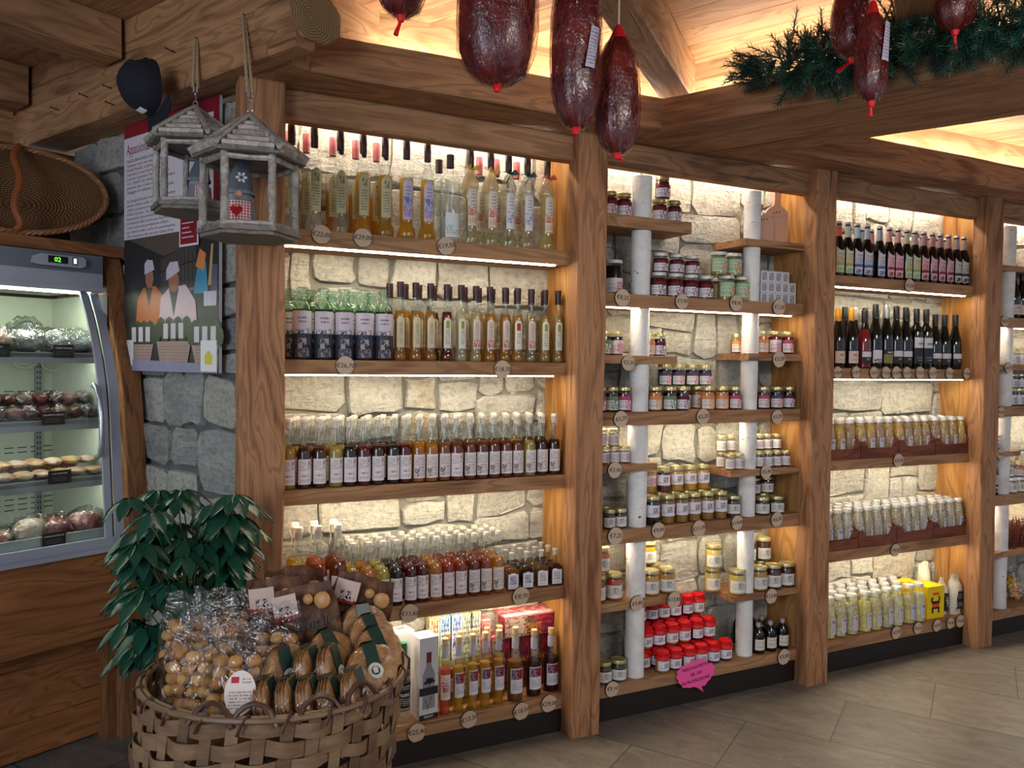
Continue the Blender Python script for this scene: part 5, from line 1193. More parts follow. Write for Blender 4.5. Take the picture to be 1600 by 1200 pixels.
# shelves with light rails
for i, (zz, ty, dp) in enumerate(((1.515, .0, .42), (1.262, -.05, .47), (1.045, -.09, .50))):
    o = fpart('shelf', MB().box(.05, 1.195, ty, .425, zz-.014, zz).box(.05, 1.195, ty, ty+.01, zz-.036, zz+.004), plain('#a9afb4', .3, .5))
    led('light_rail', (.06, ty+.04, zz-.024), (1.18, ty+.04, zz-.024), 26, '#eef6e4', .006, .014, parent=o)
fpart('base_tray', MB().box(.02, 1.2, -.12, .43, .80, .812).box(.02, 1.2, -.135, -.12, .785, .85), plain('#b4babc', .3, .5))
fpart('door_sill', MB().box(0, 1.225, -.20, -.12, .77, .785).box(0, 1.225, -.195, -.14, .785, .815), HL_)
cw = MB()
for (x, z) in ((1.04, 1.49), (1.15, 1.48), (1.02, 1.235), (1.12, 1.235), (1.0, 1.01), (1.08, 1.01)):
    cw.tube([(x, .41, z), (x+.015, .40, z-.03), (x+.05, .40, z-.038), (x+.085, .40, z-.02), (x+.09, .41, z)], .004, 6)
fpart('cable_loops', cw, plain('#d9d8cc', .5), True)
# curved glass door
dprof = [(-.03, 1.757), (.03, 1.66), (.09, 1.52), (.125, 1.40), (.145, 1.25), (.155, 1.10), (.168, .95), (.18, .80)]
def dpt(v):
    k = v*(len(dprof)-1); i = min(int(k), len(dprof)-2); f_ = k-i; a, b = dprof[i], dprof[i+1]; return (a[0]+(b[0]-a[0])*f_, a[1]+(b[1]-a[1])*f_)
def sheet(x0, x1, off, v0=0, v1=1, n_=14): return lambda u, v: (x0+(x1-x0)*u, -(dpt(v0+(v1-v0)*v)[0])-off, dpt(v0+(v1-v0)*v)[1])
o = thing('x', '', '') if False else None
door = fpart('glass_door', MB().grid(sheet(.02, 1.15, 0), 1, 16), thin_glass('#eef4f0', .97), True)
DF = plain('#a4abbc', .35, .35)
def rail(x, w, th, m, name, off=0):
    mb = MB(); mb.grid(sheet(x, x+w, th+off), 1, 16); mb.grid(lambda u, v: sheet(x, x+w, off)(1-u, v), 1, 16)
    mb.grid(lambda u, v: (lambda p, q: (x, p[1]*(1-u)+q[1]*u, p[2]))(sheet(x, x, off)(0, v), sheet(x, x, th+off)(0, v)), 1, 16)
    mb.grid(lambda u, v: (lambda p, q: (x+w, p[1]*(1-u)+q[1]*u, p[2]))(sheet(x, x, th+off)(0, v), sheet(x, x, off)(0, v)), 1, 16)
    return part(name, mb, m, door if name != 'side_frame' else t, True)
rail(1.135, .026, .012, DF, 'door_frame'); rail(1.175, .034, .008, DF, 'side_frame', -.004); rail(1.164, .006, .002, BLACKP, 'seal')
hb = MB().box(.02, 1.16, -.200, -.182, .792, .825); part('door_frame', hb, DF, door, False)
hp = [(1.118, -dpt(v)[0]-d_, dpt(v)[1]) for v, d_ in ((.43, .0), (.44, .03), (.48, .045), (.56, .05), (.64, .045), (.68, .03), (.69, 0))]
part('door_handle', MB().tube(hp, .010, 10), plain('#b4b8c4', .25, .8), door, label='bowed silver handle')
# control unit
cu = MB(); cu.lathe([(0, 0)], 3) if False else None
pp = [(-.10, -.020), (-.075, -.024), (.075, -.024), (.092, -.016), (.092, .010), (.078, .018), (-.07, .018), (-.095, .006)]
o = fpart('control_unit', MB().prism(pp, 0, .018), plain('#9aa0ac', .4)); o.location = (1.045, -.012, 1.868); o.rotation_euler = (PI/2, 0, 0)
q = part('display', MB().box(-.045, .025, -.013, .013, .018, .0195), BLACKP, o, False)
q = link('digits', text_mesh('02', .024, emit('#66ff33', 2.2)), o, (-.012, -.001, .0202), (0, 0, 0), (1, 1, 1))
q = part('rocker_switch', MB().box(.042, .058, -.014, .014, .018, .021), BLACKP, o, False)
q = part('switch_cap', MB().box(.045, .055, -.010, .010, .021, .023), emit('#f4f4ff', 1.2), o, False)
# ledge above the cabinet, holds the wicker tray
LEDGE = wood('#93623c', '#6a4126', 5.0)
t2 = thing('timber_ledge', 'thick timber ledge on top of the cold cabinet', 'shelf', F(-1.3, 0, 1.904), FROT)
part('board', MB().box(0, 1.296, -.005, .42, 0, .044), LEDGE, t2, False)
# price cards in the cabinet
for i, (s_, tt, z_, w_, where) in enumerate(((-.238, .012, 1.50, .075, 'top shelf, right card'), (-.46, .012, 1.50, .075, 'top shelf, left card'), (-.297, .062, 1.25, .08, 'second shelf'), (-.292, .102, 1.035, .08, 'third shelf'), (-.33, .145, .815, .08, 'bottom tray'))):
    c_ = thing('price_card', 'black price card clipped in the cold cabinet, %s' % where, 'price card', F(s_, tt, z_), FROT, 'black price cards in the cold cabinet')
    part('card', MB().box(-w_/2, w_/2, -.002, .0, 0, .048), plain('#17181c', .4), c_, False)
    link('lettering', text_mesh(['CARNE SALADA', 'SPECK', 'SALAME DI CERVO', 'CACCIATORE', 'CARNE DI MALGA'][i], .0085, PALE), c_, (0, -.0025, .036), (PI/2, 0, 0))
    mb = MB(); [mb.box(-.028, .024, -.0024, -.002, .010+.006*k, .0112+.006*k) for k in range(3)]; part('small_print', mb, plain('#77777c', .5), c_, False)
# goods in the cabinet
MEATP = [plain(c, .35, var=.25, vs=28) for c in ('#a65a4a', '#8e3a3c', '#c08472', '#6a2c2c')]
MARB = grainy('#a85a58', '#8a2e34', 34.0, '#e2c9b4', .35); FAT = grainy('#dcc4ac', '#b87a6a', 22.0, '#e9ddc8', .35)
film = cellophane(.18)
rnd = random.Random(3)
def meat(name, lab, s_, tt, z_, r, mat, group, fl=True, rot=0.0, seed=0):
    m = thing(name, lab, 'meat', F(s_, tt, z_), FROT+rot, group)
    part('meat', MB().blob((0, 0, r[2]), r, 14, 9, .22, 2.0, seed), mat, m)
    if fl: part('wrapper', MB().blob((0, 0, r[2]*1.12), (r[0]*1.22, r[1]*1.2, r[2]*1.2), 16, 10, .35, 3.2, seed+3), film, m)
FOIL = plain('#b4b8be', .28, .75, bump=0)
n = NT('crumpled_foil'); n.base(srgb('#c4c8ce'), .22, metal=.85); n.bump(n.noise(n.add('TexCoord').outputs['Object'], 30, 3, .6, 2.0), 1.0, .03); CFOIL = n.m
for i, (s_, tt, m_) in enumerate(((-.56, -.10, FAT), (-.44, -.09, FAT), (-.33, -.10, CFOIL), (-.22, -.10, CFOIL), (-.13, -.11, CFOIL), (-.27, -.25, CFOIL), (-.45, -.25, FAT))):
    meat('wrapped_meat', 'vacuum-wrapped cut of meat on the top shelf of the cold cabinet, piece %s from left' % ordn(i), s_, tt, 1.519, (.062, .07, .042 if i < 5 else .06), m_, 'wrapped meats on the top shelf of the cabinet', True, rnd.uniform(-.5, .5), i)
k_ = 0
for j, (tt, zz) in enumerate(((-.0, 1.266), (-.10, 1.266), (-.05, 1.315), (-.15, 1.31))):
    for i in range(9):
        s_ = -.56+.054*i+(j % 2)*.02
        if s_ > -.12: continue
        k_ += 1
        meat('salami', 'small dark salami in clear wrap on the second cabinet shelf, %s heap row, %s' % (['front low', 'back low', 'front upper', 'back upper'][j], ordn(i)), s_, tt-.03, zz, (.026, .036, .024), [plain('#4a1c22', .3, var=.3, vs=40), plain('#7a5244', .4, var=.3, vs=40), plain('#5c2a2c', .3, var=.3, vs=40)][k_*7 % 3], 'small salamis on the second cabinet shelf', i % 2 == 0, rnd.uniform(-.6, .6), k_)
for j, (tt, zz) in enumerate(((.02, 1.049), (-.10, 1.055), (-.04, 1.085))):
    for i in range(8):
        s_ = -.57+.062*i+(j % 2)*.02
        if s_ > -.12: continue
        k_ += 1
        meat('sausage_pack', 'pack of pale flat sausages on the third cabinet shelf, %s row, %s' % (['front', 'back', 'upper'][j], ordn(i)), s_, tt, zz, (.034, .05, .016), FAT if k_ % 2 else grainy('#c9a074', '#d8bc94', 30.0, '#a8382c', .35), 'sausage packs on the third cabinet shelf', False, rnd.uniform(-.4, .4), k_)
for i, (s_, m_, r_) in enumerate(((-.56, FAT, (.07, .07, .05)), (-.47, MARB, (.06, .06, .03)), (-.36, FAT, (.06, .05, .045)), (-.27, MARB, (.07, .055, .04)), (-.17, MARB, (.065, .06, .045)))):
    meat('ham_joint', 'marbled raw ham joint on the bottom tray of the cold cabinet, %s from left' % ordn(i), s_, .02-.02*(i % 2), .815, r_, m_, 'ham joints on the bottom cabinet tray', True, rnd.uniform(-.4, .4), i+20)

# ================================================================ oval wicker tray lying on the ledge
n = NT('wicker'); tc = n.add('TexCoord').outputs['UV']
sp = n.add('SeparateXYZ', i0=tc); u_, v_ = sp.outputs[0], sp.outputs[1]
row_ = n.math('FLOOR', n.math('MULTIPLY', v_, 1.0)); 
wv = n.math('SINE', n.math('ADD', n.math('MULTIPLY', u_, 6.283), n.math('MULTIPLY', row_, PI)))
hh = n.math('MULTIPLY', n.math('ABSOLUTE', n.math('SINE', n.math('MULTIPLY', v_, PI))), n.math('ADD', n.math('MULTIPLY', wv, .35), .65))
nz_ = n.noise(tc, 1.7, 3)
cc = n.ramp(n.math('ADD', n.math('MULTIPLY', hh, .7), n.math('MULTIPLY', nz_, .3)), [(.15, srgb('#3a2012')), (.5, srgb('#7d5636')), (.9, srgb('#a07a52'))])
n.base(cc, .6, .3); n.bump(hh, 1.0, .006); WICK = n.m
WROD = plain('#8a5c38', .5, var=.3, vs=60)
# tray frame: local x along length, y = across, opening looks along +z
tr = thing('wicker_tray', 'large oval wicker basket with a central handle lying on the ledge above the fridge', 'basket', F(-.345, -.13, 2.135), rot=(math.radians(66), 0, FROT-.35))
RXo, RYo, DPT = .295, .18, .10
def bowl(u, v):
    a = 2*PI*u; k = v; rr = math.sin(k*PI/2)**.75; zz = -DPT*(math.cos(k*PI/2))**1.1
    return (RXo*rr*math.cos(a), RYo*rr*math.sin(a), zz)
mb = MB().grid(bowl, 60, 22); mb.uv = [[(a*48, b_*34) for a, b_ in uvs] for uvs in mb.uv]
part('woven_bowl', mb, WICK, tr)
mb = MB().grid(lambda u, v: (lambda p: (p[0]*1.03, p[1]*1.03, p[2]*1.08-.006))(bowl(1-u, v)), 60, 22); mb.uv = [[(a*48, b_*34) for a, b_ in uvs] for uvs in mb.uv]
part('outer_weave', mb, WICK, tr)
mb = MB()
for ph in (0, 2.1, 4.2):
    mb.tube([((RXo+.008+.006*math.cos(30*a+ph))*math.cos(a), (RYo+.008+.006*math.cos(30*a+ph))*math.sin(a), .004+.006*math.sin(30*a+ph)) for a in [2*PI*i/160 for i in range(160)]], .0065, 6, close=True)
part('braided_rim', mb, WROD, tr)
mb = MB(); mb.tube([(.0+.01*math.sin(k), RYo*1.02*math.cos(PI*k/16), .015+.20*math.sin(PI*k/16)*.25) for k in range(17)], [.013]*17, 8); part('handle', mb, plain('#8a4c26', .45, var=.25, vs=30), tr)

# ================================================================ poster on the stone wall
PR = math.atan2(-.895, .446)          # local x runs towards the room along V2, faces -U2
po = thing('wall_poster', 'tall poster with handwritten heading above a photo of two butchers', 'poster', F(-.022, .058, 1.452), PR)
PWd, PH_ = .66, .962
white, maroon = plain('#d9d3dc', .45), plain('#8a1c2a', .45)
mb = MB().box(0, PWd, -.006, .006, 0, PH_); part('backing', mb, plain('#cfc9d0', .5), po, False)
def pr(x0, x1, z0, z1, m, name='print', dy=.0005): return part(name, MB().box(x0, x1, -.006-dy, -.0059, z0, z1), m, po, False)
pr(0, PWd, .515, PH_, maroon, 'red_border'); pr(0, PWd-.035, .515, PH_-.05, white, 'white_panel', .0008)
HD = text_mesh('Appassionati di carne da oltre 50 anni', .047, plain('#8a1c2a', .5), .12, ext=.0001, align='LEFT')
o = link('handwritten_heading', HD, po, (.02, -.0072, PH_-.098), (PI/2, 0, 0), (.74, 1.25, 1))
TL = ['MACELLERIA BONELLI UNA TRADIZIONE', 'I giovani nuovi ma vanno in azienda', 'fratelli Bonelli, si attiva in rigore', 'costruire e raccontare il pane', 'Lorenzo il giovane Francesco Bonelli', "con. 'Quello che rende il nostro impegno", "passione che ci unisce, l'entusiasmo", "l'ingaggio di realizzare prodotti di qualità", '', 'La famiglia Bonelli crede che, per vendere', 'essere sempre sulla creatività e sul', 'solide e proposte innovative, curare', 'di fiori di prato. Tra i principali obiettivi', 'lavorazione dei prodotti locali e del territorio', 'produzioni delle nostre per favorire', 'come verso una produzione a filiera', 'per valori modici, anche in conservazione', "all'accettazione del marchio Gluten Free"]
INKR = plain('#5a3a48', .5)
for i, s_ in enumerate(TL):
    if s_: link('paragraph_line', text_mesh(s_, .0165, INK if i == 0 else INKR, align='LEFT', ext=.0001), po, (.022, -.0070, PH_-.142-.0135*1.28*i), (PI/2, 0, 0), (1.28 if i else 1.0, 1.0, 1))
# photo half, flat printed shapes
art = MB(); cols = ['#2c2c2e', '#4a4440', '#5a5048', '#c46a34', '#d9b8c4', '#a8705a', '#d9d4dc', '#7a6a5c', '#a88a84', '#38402c', '#5a5a70', '#3a90b0', '#d98a4a', '#8f8aa8', '#1c1c1c', '#cfc3cf', '#c9a060']
am = [plain(c, .45, var=.15, vs=25) for c in cols]; PXW, PZH = PWd, .515
lay = [0]
def fl(k, pts):
    lay[0] += 1; y = -.0062-.00006*lay[0]; b = art.add([(a*PXW, y, c*PZH) for a, c in pts]); art.face(list(range(b, b+len(pts))), mi=k)
def ell(k, cx, cz, rx, rz, n_=16): fl(k, [(cx+rx*math.cos(2*PI*i/n_), cz+rz*math.sin(2*PI*i/n_)) for i in range(n_)])
fl(0, [(0, 0), (1, 0), (1, 1), (0, 1)]); fl(2, [(.05, 1), (.45, .84), (.98, .96), (.98, 1)]); fl(1, [(.42, .5), (.78, .5), (.78, .92), (.42, .82)])
for i in range(9): fl(14, [(.44+.038*i, .55), (.444+.038*i, .55), (.444+.038*i, .85), (.44+.038*i, .85)])
fl(14, [(.4, .72), (.78, .78), (.78, .79), (.4, .73)]); fl(7, [(.6, .56), (.78, .58), (.78, .6), (.6, .58)])
fl(11, [(.76, .55), (.9, .55), (.88, .76), (.8, .76)]); fl(12, [(.78, .74), (.86, .70), (.88, .82), (.82, .86)]); fl(16, [(.90, .6), (.93, .6), (.95, .88), (.93, .88)]); fl(10, [(.92, .5), (.99, .5), (.99, .74), (.94, .74)])
fl(15, [(.86, .46), (.98, .46), (.98, .56), (.86, .56)])
fl(3, [(.14, .34), (.42, .34), (.44, .56), (.36, .63), (.22, .62), (.16, .54)]); fl(9, [(.25, .62), (.33, .62), (.29, .48)]); ell(5, .295, .69, .045, .075); fl(15, [(.24, .72), (.35, .75), (.33, .82), (.27, .83), (.24, .8)])
fl(4, [(.40, .34), (.80, .30), (.78, .5), (.68, .62), (.5, .6), (.42, .54)]); fl(9, [(.51, .6), (.61, .6), (.56, .4)]); ell(5, .56, .65, .055, .08); fl(15, [(.48, .66), (.62, .72), (.60, .79), (.52, .79), (.48, .74)])
for (cx, w_, zt) in ((.2, .28, .2), (.56, .36, .22), (.88, .26, .19)):
    for i in range(9): ell(9, cx-w_/2+w_*i/8, zt+.06+.05*(i % 2), .05, .07, 8)
    fl(8, [(cx-w_/2+.04, .05), (cx+w_/2-.04, .05), (cx+w_/2, zt), (cx-w_/2, zt)])
    for j in range(6): fl(7, [(cx-w_/2+.03, .07+.022*j), (cx+w_/2-.03, .07+.022*j), (cx+w_/2-.03, .074+.022*j), (cx-w_/2+.03, .074+.022*j)])
    for i in (-1, 0, 1): fl(15, [(cx+i*.08-.025, zt+.02), (cx+i*.08+.025, zt+.02), (cx+i*.08+.025, zt+.13), (cx+i*.08-.025, zt+.13)])
fl(13, [(0, 0), (1, 0), (1, .06), (0, .09)])
part('photo_print', art, am, po, False)
pr(.0-.012, .075, .02, .12, plain('#e4e2e4', .5), 'left_sticker', .0055); pr(PWd-.105, PWd-.005, .005, .115, plain('#e4e2e4', .5), 'right_sticker', .0055)
mb = MB().prism([(-.02, -.02), (.02, -.02), (.025, .01), (.0, .03), (-.025, .01)], 0, .0004)
o = part('yellow_crest', mb, plain('#d6c23a', .5), po, False); o.location = (PWd-.055, -.0117, .05); o.rotation_euler = (PI/2, 0, 0)
mb = MB().lathe([(.030, 0), (.0315, .0003)], 24); o = part('oval_stamp', mb, INK, po, False); o.location = (.031, -.0117, .07); o.rotation_euler = (PI/2, 0, 0); o.scale = (.9, 1.45, 1)
rt_ = thing('notice_card', 'small dark red notice card pinned across the poster middle', 'card', F(-.0355, .058+.42, 1.452+.455), PR)
part('card', MB().box(0, .125, -.002, 0, 0, .16), plain('#e4dfe2', .5), rt_, False); part('red_face', MB().box(.008, .117, -.0026, -.002, .008, .152), maroon, rt_, False)
mb = MB(); [mb.box(.018, .018+.08*random.uniform(.6, 1), -.003, -.0026, .03+.017*i, .034+.017*i) for i in range(7)]; part('white_lettering', mb, plain('#d9c4cc', .5), rt_, False)

# ================================================================ big splint basket on the floor with biscuits and rye rounds
BC = V((-1.265, -.72, 0)); CR = V((.899, -.4374, 0)); CFd = V((.4374, .899, 0))
bk = thing('splint_basket', 'large round basket woven from flat brown wooden splints, filled with biscuits and rye rounds', 'basket', BC)
def brad(z): return .235+.073*math.sin(min(1, z/.62)*PI/2)-.002*max(0, (z-.62)/.13)
def bofs(z): return CR*(-.028*math.sin(PI*min(1, z/.75)))
NS = 34; SPL = NT('splint'); _p = SPL.add('TexCoord').outputs['Object']; _r = SPL.add('NewGeometry').outputs['Random Per Island']
_f = SPL.noise(SPL.mapping(_p, (18, 18, 60)), 1.0, 4, .6); _g = SPL.noise(_p, 6, 3)
_c = SPL.ramp(SPL.math('ADD', SPL.math('MULTIPLY', _f, .5), SPL.math('ADD', SPL.math('MULTIPLY', _g, .3), SPL.math('MULTIPLY', _r, .3))), [(.25, srgb('#4c3828')), (.5, srgb('#755a42')), (.8, srgb('#9a7e60'))])
SPL.base(_c, .45, .4); SPL.bump(_f, .4, .003); SPLM = SPL.m
mb = MB()
for j in range(17):
    z0_ = .02+j*.0425; hgt = .034
    sd = random.uniform(0, 9); M_ = 204; rows = []
    for i in range(M_):
        a = 2*PI*i/M_; wv_ = .0075*math.cos(NS*a/1.0*.5+j*PI)
        zz = z0_+.009*noise.noise(V((math.cos(a)*2, math.sin(a)*2, sd)))*2+.004*math.sin(3*a+sd)
        R_ = brad(zz)+wv_; hw_ = hgt*(.5+.12*noise.noise(V((math.cos(a)*3, sd, math.sin(a)*3))))
        pts = []
        for (dz, dr) in ((-hw_, 0), (hw_, 0), (hw_, -.0022), (-hw_, -.0022)):
            rr = R_+dr+.001*dz; o_ = bofs(zz); pts.append((rr*math.cos(a)+o_.x, rr*math.sin(a)+o_.y, zz+dz+hgt*.5))
        rows.append(mb.add(pts))
    for i in range(M_):
        a_, b_ = rows[i], rows[(i+1) % M_]
        for k in range(4): mb.face((a_+k, b_+k, b_+(k+1) % 4, a_+(k+1) % 4))
part('woven_bands', mb, SPLM, bk)
mb = MB()
for i in range(NS):
    a = 2*PI*(i)/NS; t_ = V((-math.sin(a), math.cos(a), 0)); cols_ = []
    for k in range(38):
        z = .01+.74*k/37; j = (z-.035)/.0425; s_ = -math.cos(PI*j)*math.cos(NS*a*.5) if False else 0
        R_ = brad(z)-.0012; o_ = bofs(z); w_ = .0135
        c_ = V((math.cos(a)*R_, math.sin(a)*R_, z))+V(o_)
        cols_.append(mb.add([c_-t_*w_, c_+t_*w_, c_+t_*w_-V((math.cos(a), math.sin(a), 0))*.002, c_-t_*w_-V((math.cos(a), math.sin(a), 0))*.002]))
    for a_, b_ in zip(cols_[:-1], cols_[1:]):
        for k in range(4): mb.face((a_+k, a_+(k+1) % 4, b_+(k+1) % 4, b_+k))
part('upright_splints', mb, SPLM, bk)
mb = MB()
for sgn in (1, -1):
    mb.tube([((brad(.75)+sgn*.006)*math.cos(a), (brad(.75)+sgn*.006)*math.sin(a), .745+.006*math.sin(2*a)) for a in [2*PI*i/60 for i in range(60)]], .0065, 6, close=True)
part('rim_hoops', mb, SPLM, bk)
LASH = plain('#4a2c22', .4, var=.3, vs=60)
for i in range(22):
    mb = MB(); a = 2*PI*i/22; R_ = brad(.74)
    e = V((math.cos(a), math.sin(a), 0)); t_ = V((-math.sin(a), math.cos(a), 0))
    mb.tube([e*(R_+.014)+V((0, 0, .722)), e*(R_+.016)+t_*.010+V((0, 0, .745)), e*R_+t_*.020+V((0, 0, .760)), e*(R_-.014)+t_*.028+V((0, 0, .74)), e*(R_-.010)+t_*.034+V((0, 0, .715))],  .0035, 5); part('rim_lashing', mb, LASH, bk)
for a0 in (-2.2, -1.9, -1.45, -1.1):   # dark twisted loops at the front
    e = V((math.cos(a0), math.sin(a0), 0)); t_ = V((-math.sin(a0), math.cos(a0), 0))
    mb = MB(); mb.tube([e*(brad(.75)+.004)+t_*(-.05)+V((0, 0, .735))]+[e*(brad(.75)-.01)+t_*(-.05+.1*k/6)+V((0, 0, .745+.035*math.sin(PI*k/6))) for k in range(1, 6)]+[e*(brad(.75)+.004)+t_*.05+V((0, 0, .735))], .006, 6); part('twisted_loop', mb, LASH, bk)
part('base', MB().lathe([(0, .012), (.24, .012), (.24, .02), (0, .02)], 32), SPLM, bk)
part('cardboard_insert', MB().lathe([(0, .668), (.29, .668), (.29, .672), (0, .672)], 32), plain('#7a5c40', .8), bk)

COOK = plain('#c99a5c', .55, var=.22, vs=45); COOK2 = plain('#b07c42', .55, var=.22, vs=45)
WHL = label_mat('#e0d2ca', '#8a6a5c', ((.15, .85, .1, .55), (.55, .85, .7, .85)), ((.2, .45, .72, .86, '#b0202a', 0),), 14)
rnd = random.Random(12)
def cookie_bag(lab, c, rz, lean, w=.15, h=.235, label=True):
    t = thing('biscuit_bag', lab, 'bag', (c[0], c[1], .674), group='clear bags of biscuits in the big basket', rot=(lean, 0, rz))
    mb = MB(); n_ = 0
    for lv in range(6):
        for i in range(5 if lv < 4 else 3):
            x = (-.5+(i+.5)/(5 if lv < 4 else 3))*w*.72+rnd.uniform(-.006, .006); mb.k = (i+lv) % 2
            mb.blob((x, rnd.uniform(-.022, .022), .018+lv*.026+rnd.uniform(-.004, .004)), (.0185, .017, .014), 12, 7, .12, 3, i+lv*3)
    o = part('biscuits', mb, [COOK, COOK2], t); o['kind'] = 'stuff'
    sd = rnd.random()*20
    def film_(side):
        def f(u, v):
            z = h*v*(1+.05*noise.noise(V((u*4, sd, 1)))); th = .045 if v < .62 else .045*max(.05, (1-v)/.38)
            th *= (1-(2*u-1)**4)
            ww = w*(1 if v < .55 else 1-.30*math.sin(PI*(v-.55)/.9)) 
            return ((u-.5)*ww+.012*noise.noise(V((u*2, v*5, sd))), side*th+.012*noise.noise(V((u*4, v*4, sd+side)))+.02*max(0, v-.6)*math.sin(9*u+sd), z-.002)
        return f
    mb = MB().grid(film_(-1), 16, 20); mb.grid(lambda u, v: film_(1)(1-u, v), 16, 20)
    part('cellophane_bag', mb, cellophane(.10), t)
    if label:
        mb = MB(); lx, lz_ = w*.12, h*.36; N_ = 22
        b = mb.add([(lx, film_(-1)(.5+lx/w, .27)[1]-.006, lz_)]+[(lx+.034*math.cos(2*PI*k/N_), -.052-.0005*abs(math.cos(2*PI*k/N_)), lz_+.047*math.sin(2*PI*k/N_)) for k in range(N_)])
        for k in range(N_):
            k2 = (k+1) % N_
            mb.face((b, b+1+k, b+1+k2), [(.5, .5), (.5+.5*math.cos(2*PI*k/N_), .5+.5*math.sin(2*PI*k/N_)), (.5+.5*math.cos(2*PI*k2/N_), .5+.5*math.sin(2*PI*k2/N_))])
        for q in range(b, b+1): mb.v[q] = (mb.v[q][0], -.053, mb.v[q][2])
        part('oval_label', mb, WHL, t, False)
yaw0 = -.35
for i, (c, rz, ln, lb, nm) in enumerate((((-1.385, -.875), -.35, -.28, True, 'at the very front with an oval white label'), ((-1.275, -.76), -.1, -.18, True, 'behind the front bag, label facing right'), ((-1.480, -.79), -.7, -.2, False, 'at the front left rim'),
        ((-1.41, -.66), -.4, -.1, False, 'in the middle of the bags'), ((-1.47, -.545), -.8, .0, False, 'at the back left by the plant'), ((-1.33, -.58), -.2, .05, False, 'behind the middle bag, upright'), ((-1.385, -.50), -.4, .12, False, 'at the very back near the post'))):
    cookie_bag('crinkly clear bag of round biscuits %s' % nm, c, rz, ln, label=lb)
BRN = NT('biscuit_print'); _u = BRN.add('TexCoord').outputs['UV']
_n = BRN.noise(_u, 5, 4, .6, 1.0); BRN.base(BRN.ramp(_n, [(.35, srgb('#3c2214')), (.55, srgb('#5e3c26')), (.75, srgb('#8a6442'))]), .5, .2); BRNM = BRN.m
PASS_ = label_mat('#c9b0a4', '#6a4a40', (), ((.0, 1, .0, .16, '#9a2a2a', 0), (.25, .75, .2, .55, '#1c1816', 1)), 8)
def brown_bag(lab, c, rz, lean, full=True, rx=0.0):
    t = pouch('rye_cracker_bag', .17, .05, .262, BRNM, lab, (c[0], c[1], .674), rz, group='brown printed cracker bags in the basket', film=None, top=.22)
    t.rotation_euler = (lean, rx, rz)
    part('white_brand_patch', MB().grid(lambda u, v: (-.07+.062*u, -.0325-.003*math.sin(PI*u),   .188+.060*v), 3, 3), PASS_, t, False)
    link('lettering', text_mesh('PASS', .022, plain('#e0d4cc', .4), .1, ext=.0003), t, (-.038, -.0375, .202), (PI/2, 0, 0))
    link('lettering', text_mesh('Röggentaler', .036, plain('#140904', .5), .25, ext=.0003), t, (.005, -.0385, .166), (PI/2, -.05, 0))
    mb = MB()
    for (x, z, r_) in ((.055, .215, .021), (.02, .05, .016), (.065, .06, .018), (-.05, .03, .014), (.02, .225, .013)): mb.blob((x, -.027, z), (r_, .006, r_), 12, 6, .1, 3, x*9)
    part('printed_biscuits', mb, plain('#b5834e', .4, var=.3, vs=60), t)['kind'] = 'stuff'
brown_bag('brown printed cracker bag tilted in the middle of the basket', (-1.165, -.735), -.45, -.22, rx=-.25)
brown_bag('brown printed cracker bag leaning behind the middle one, nearest the bottles', (-1.085, -.635), -.45, -.05, rx=.25)
brown_bag('brown printed cracker bag left of the other brown ones', (-1.225, -.62), -.25, -.05, rx=-.1)
brown_bag('brown printed cracker bag at the very back by the post', (-1.18, -.50), -.35, .08)
# rye rounds: flat crisp breads packed in film, dark green label with a white ring
RYE = NT('rye_crust'); _p = RYE.add('TexCoord').outputs['Object']; _a = RYE.noise(_p, 38, 5, .65, .5); _b = RYE.noise(_p, 8, 3)
RYE.base(RYE.ramp(RYE.math('ADD', RYE.math('MULTIPLY', _a, .7), RYE.math('MULTIPLY', _b, .3)), [(.3, srgb('#6e4a2c')), (.5, srgb('#a9794a')), (.7, srgb('#cba06c'))]), .38, .5); RYE.bump(_a, .8, .006); RYEM = RYE.m
GRL = plain('#12342c', .35)
def rye(i, lab, c, nrm, r=.058):
    x = V(nrm).normalized(); z = V((0, 0, 1)); y = z.cross(x).normalized(); z = x.cross(y)
    M = Matrix((( y.x, z.x, x.x, c[0]), (y.y, z.y, x.y, c[1]), (y.z, z.z, x.z, c[2]), (0, 0, 0, 1)))
    t = thing('rye_bread_round', lab, 'bread', group='rye bread rounds in the big basket'); t.matrix_world = M
    mb = MB()
    for k in range(4): mb.lathe([(0, k*.0075-.015), (r*.9, k*.0075-.0155), (r*(1-.01*(k % 2)), k*.0075-.0115), (r*.9, k*.0075-.0078), (0, k*.0075-.008)], 28, wob=.10, c=(rnd.uniform(-.002, .002), rnd.uniform(-.002, .002), 0))
    part('crispbread_stack', mb, RYEM, t)
    part('cellophane_wrap', MB().lathe([(0, -.018), (r*.95, -.018), (r*1.05, 0), (r*.95, .018), (0, .018)], 24, wob=.12), cellophane(.06), t)
    mb = MB().grid(lambda u, v: (-.017+.034*u, (v-.28)*r*1.3, .0196), 2, 4); mb.grid(lambda u, v: (-.016+.032*u, r*1.0+.002, .0190-.030*v), 2, 2); part('green_label', mb, GRL, t, False)
    part('white_ring', MB().lathe([(.011, .0202), (.019, .0204)], 20, c=(0, -.012, 0)), plain('#d0cac0', .4), t, False)
    part('ear_emblem', MB().prism([(-.005, -.018), (.005, -.018), (.007, -.006), (0, -.002), (-.007, -.006)], .0198, .0208), plain('#d0cac0', .4), t, False)
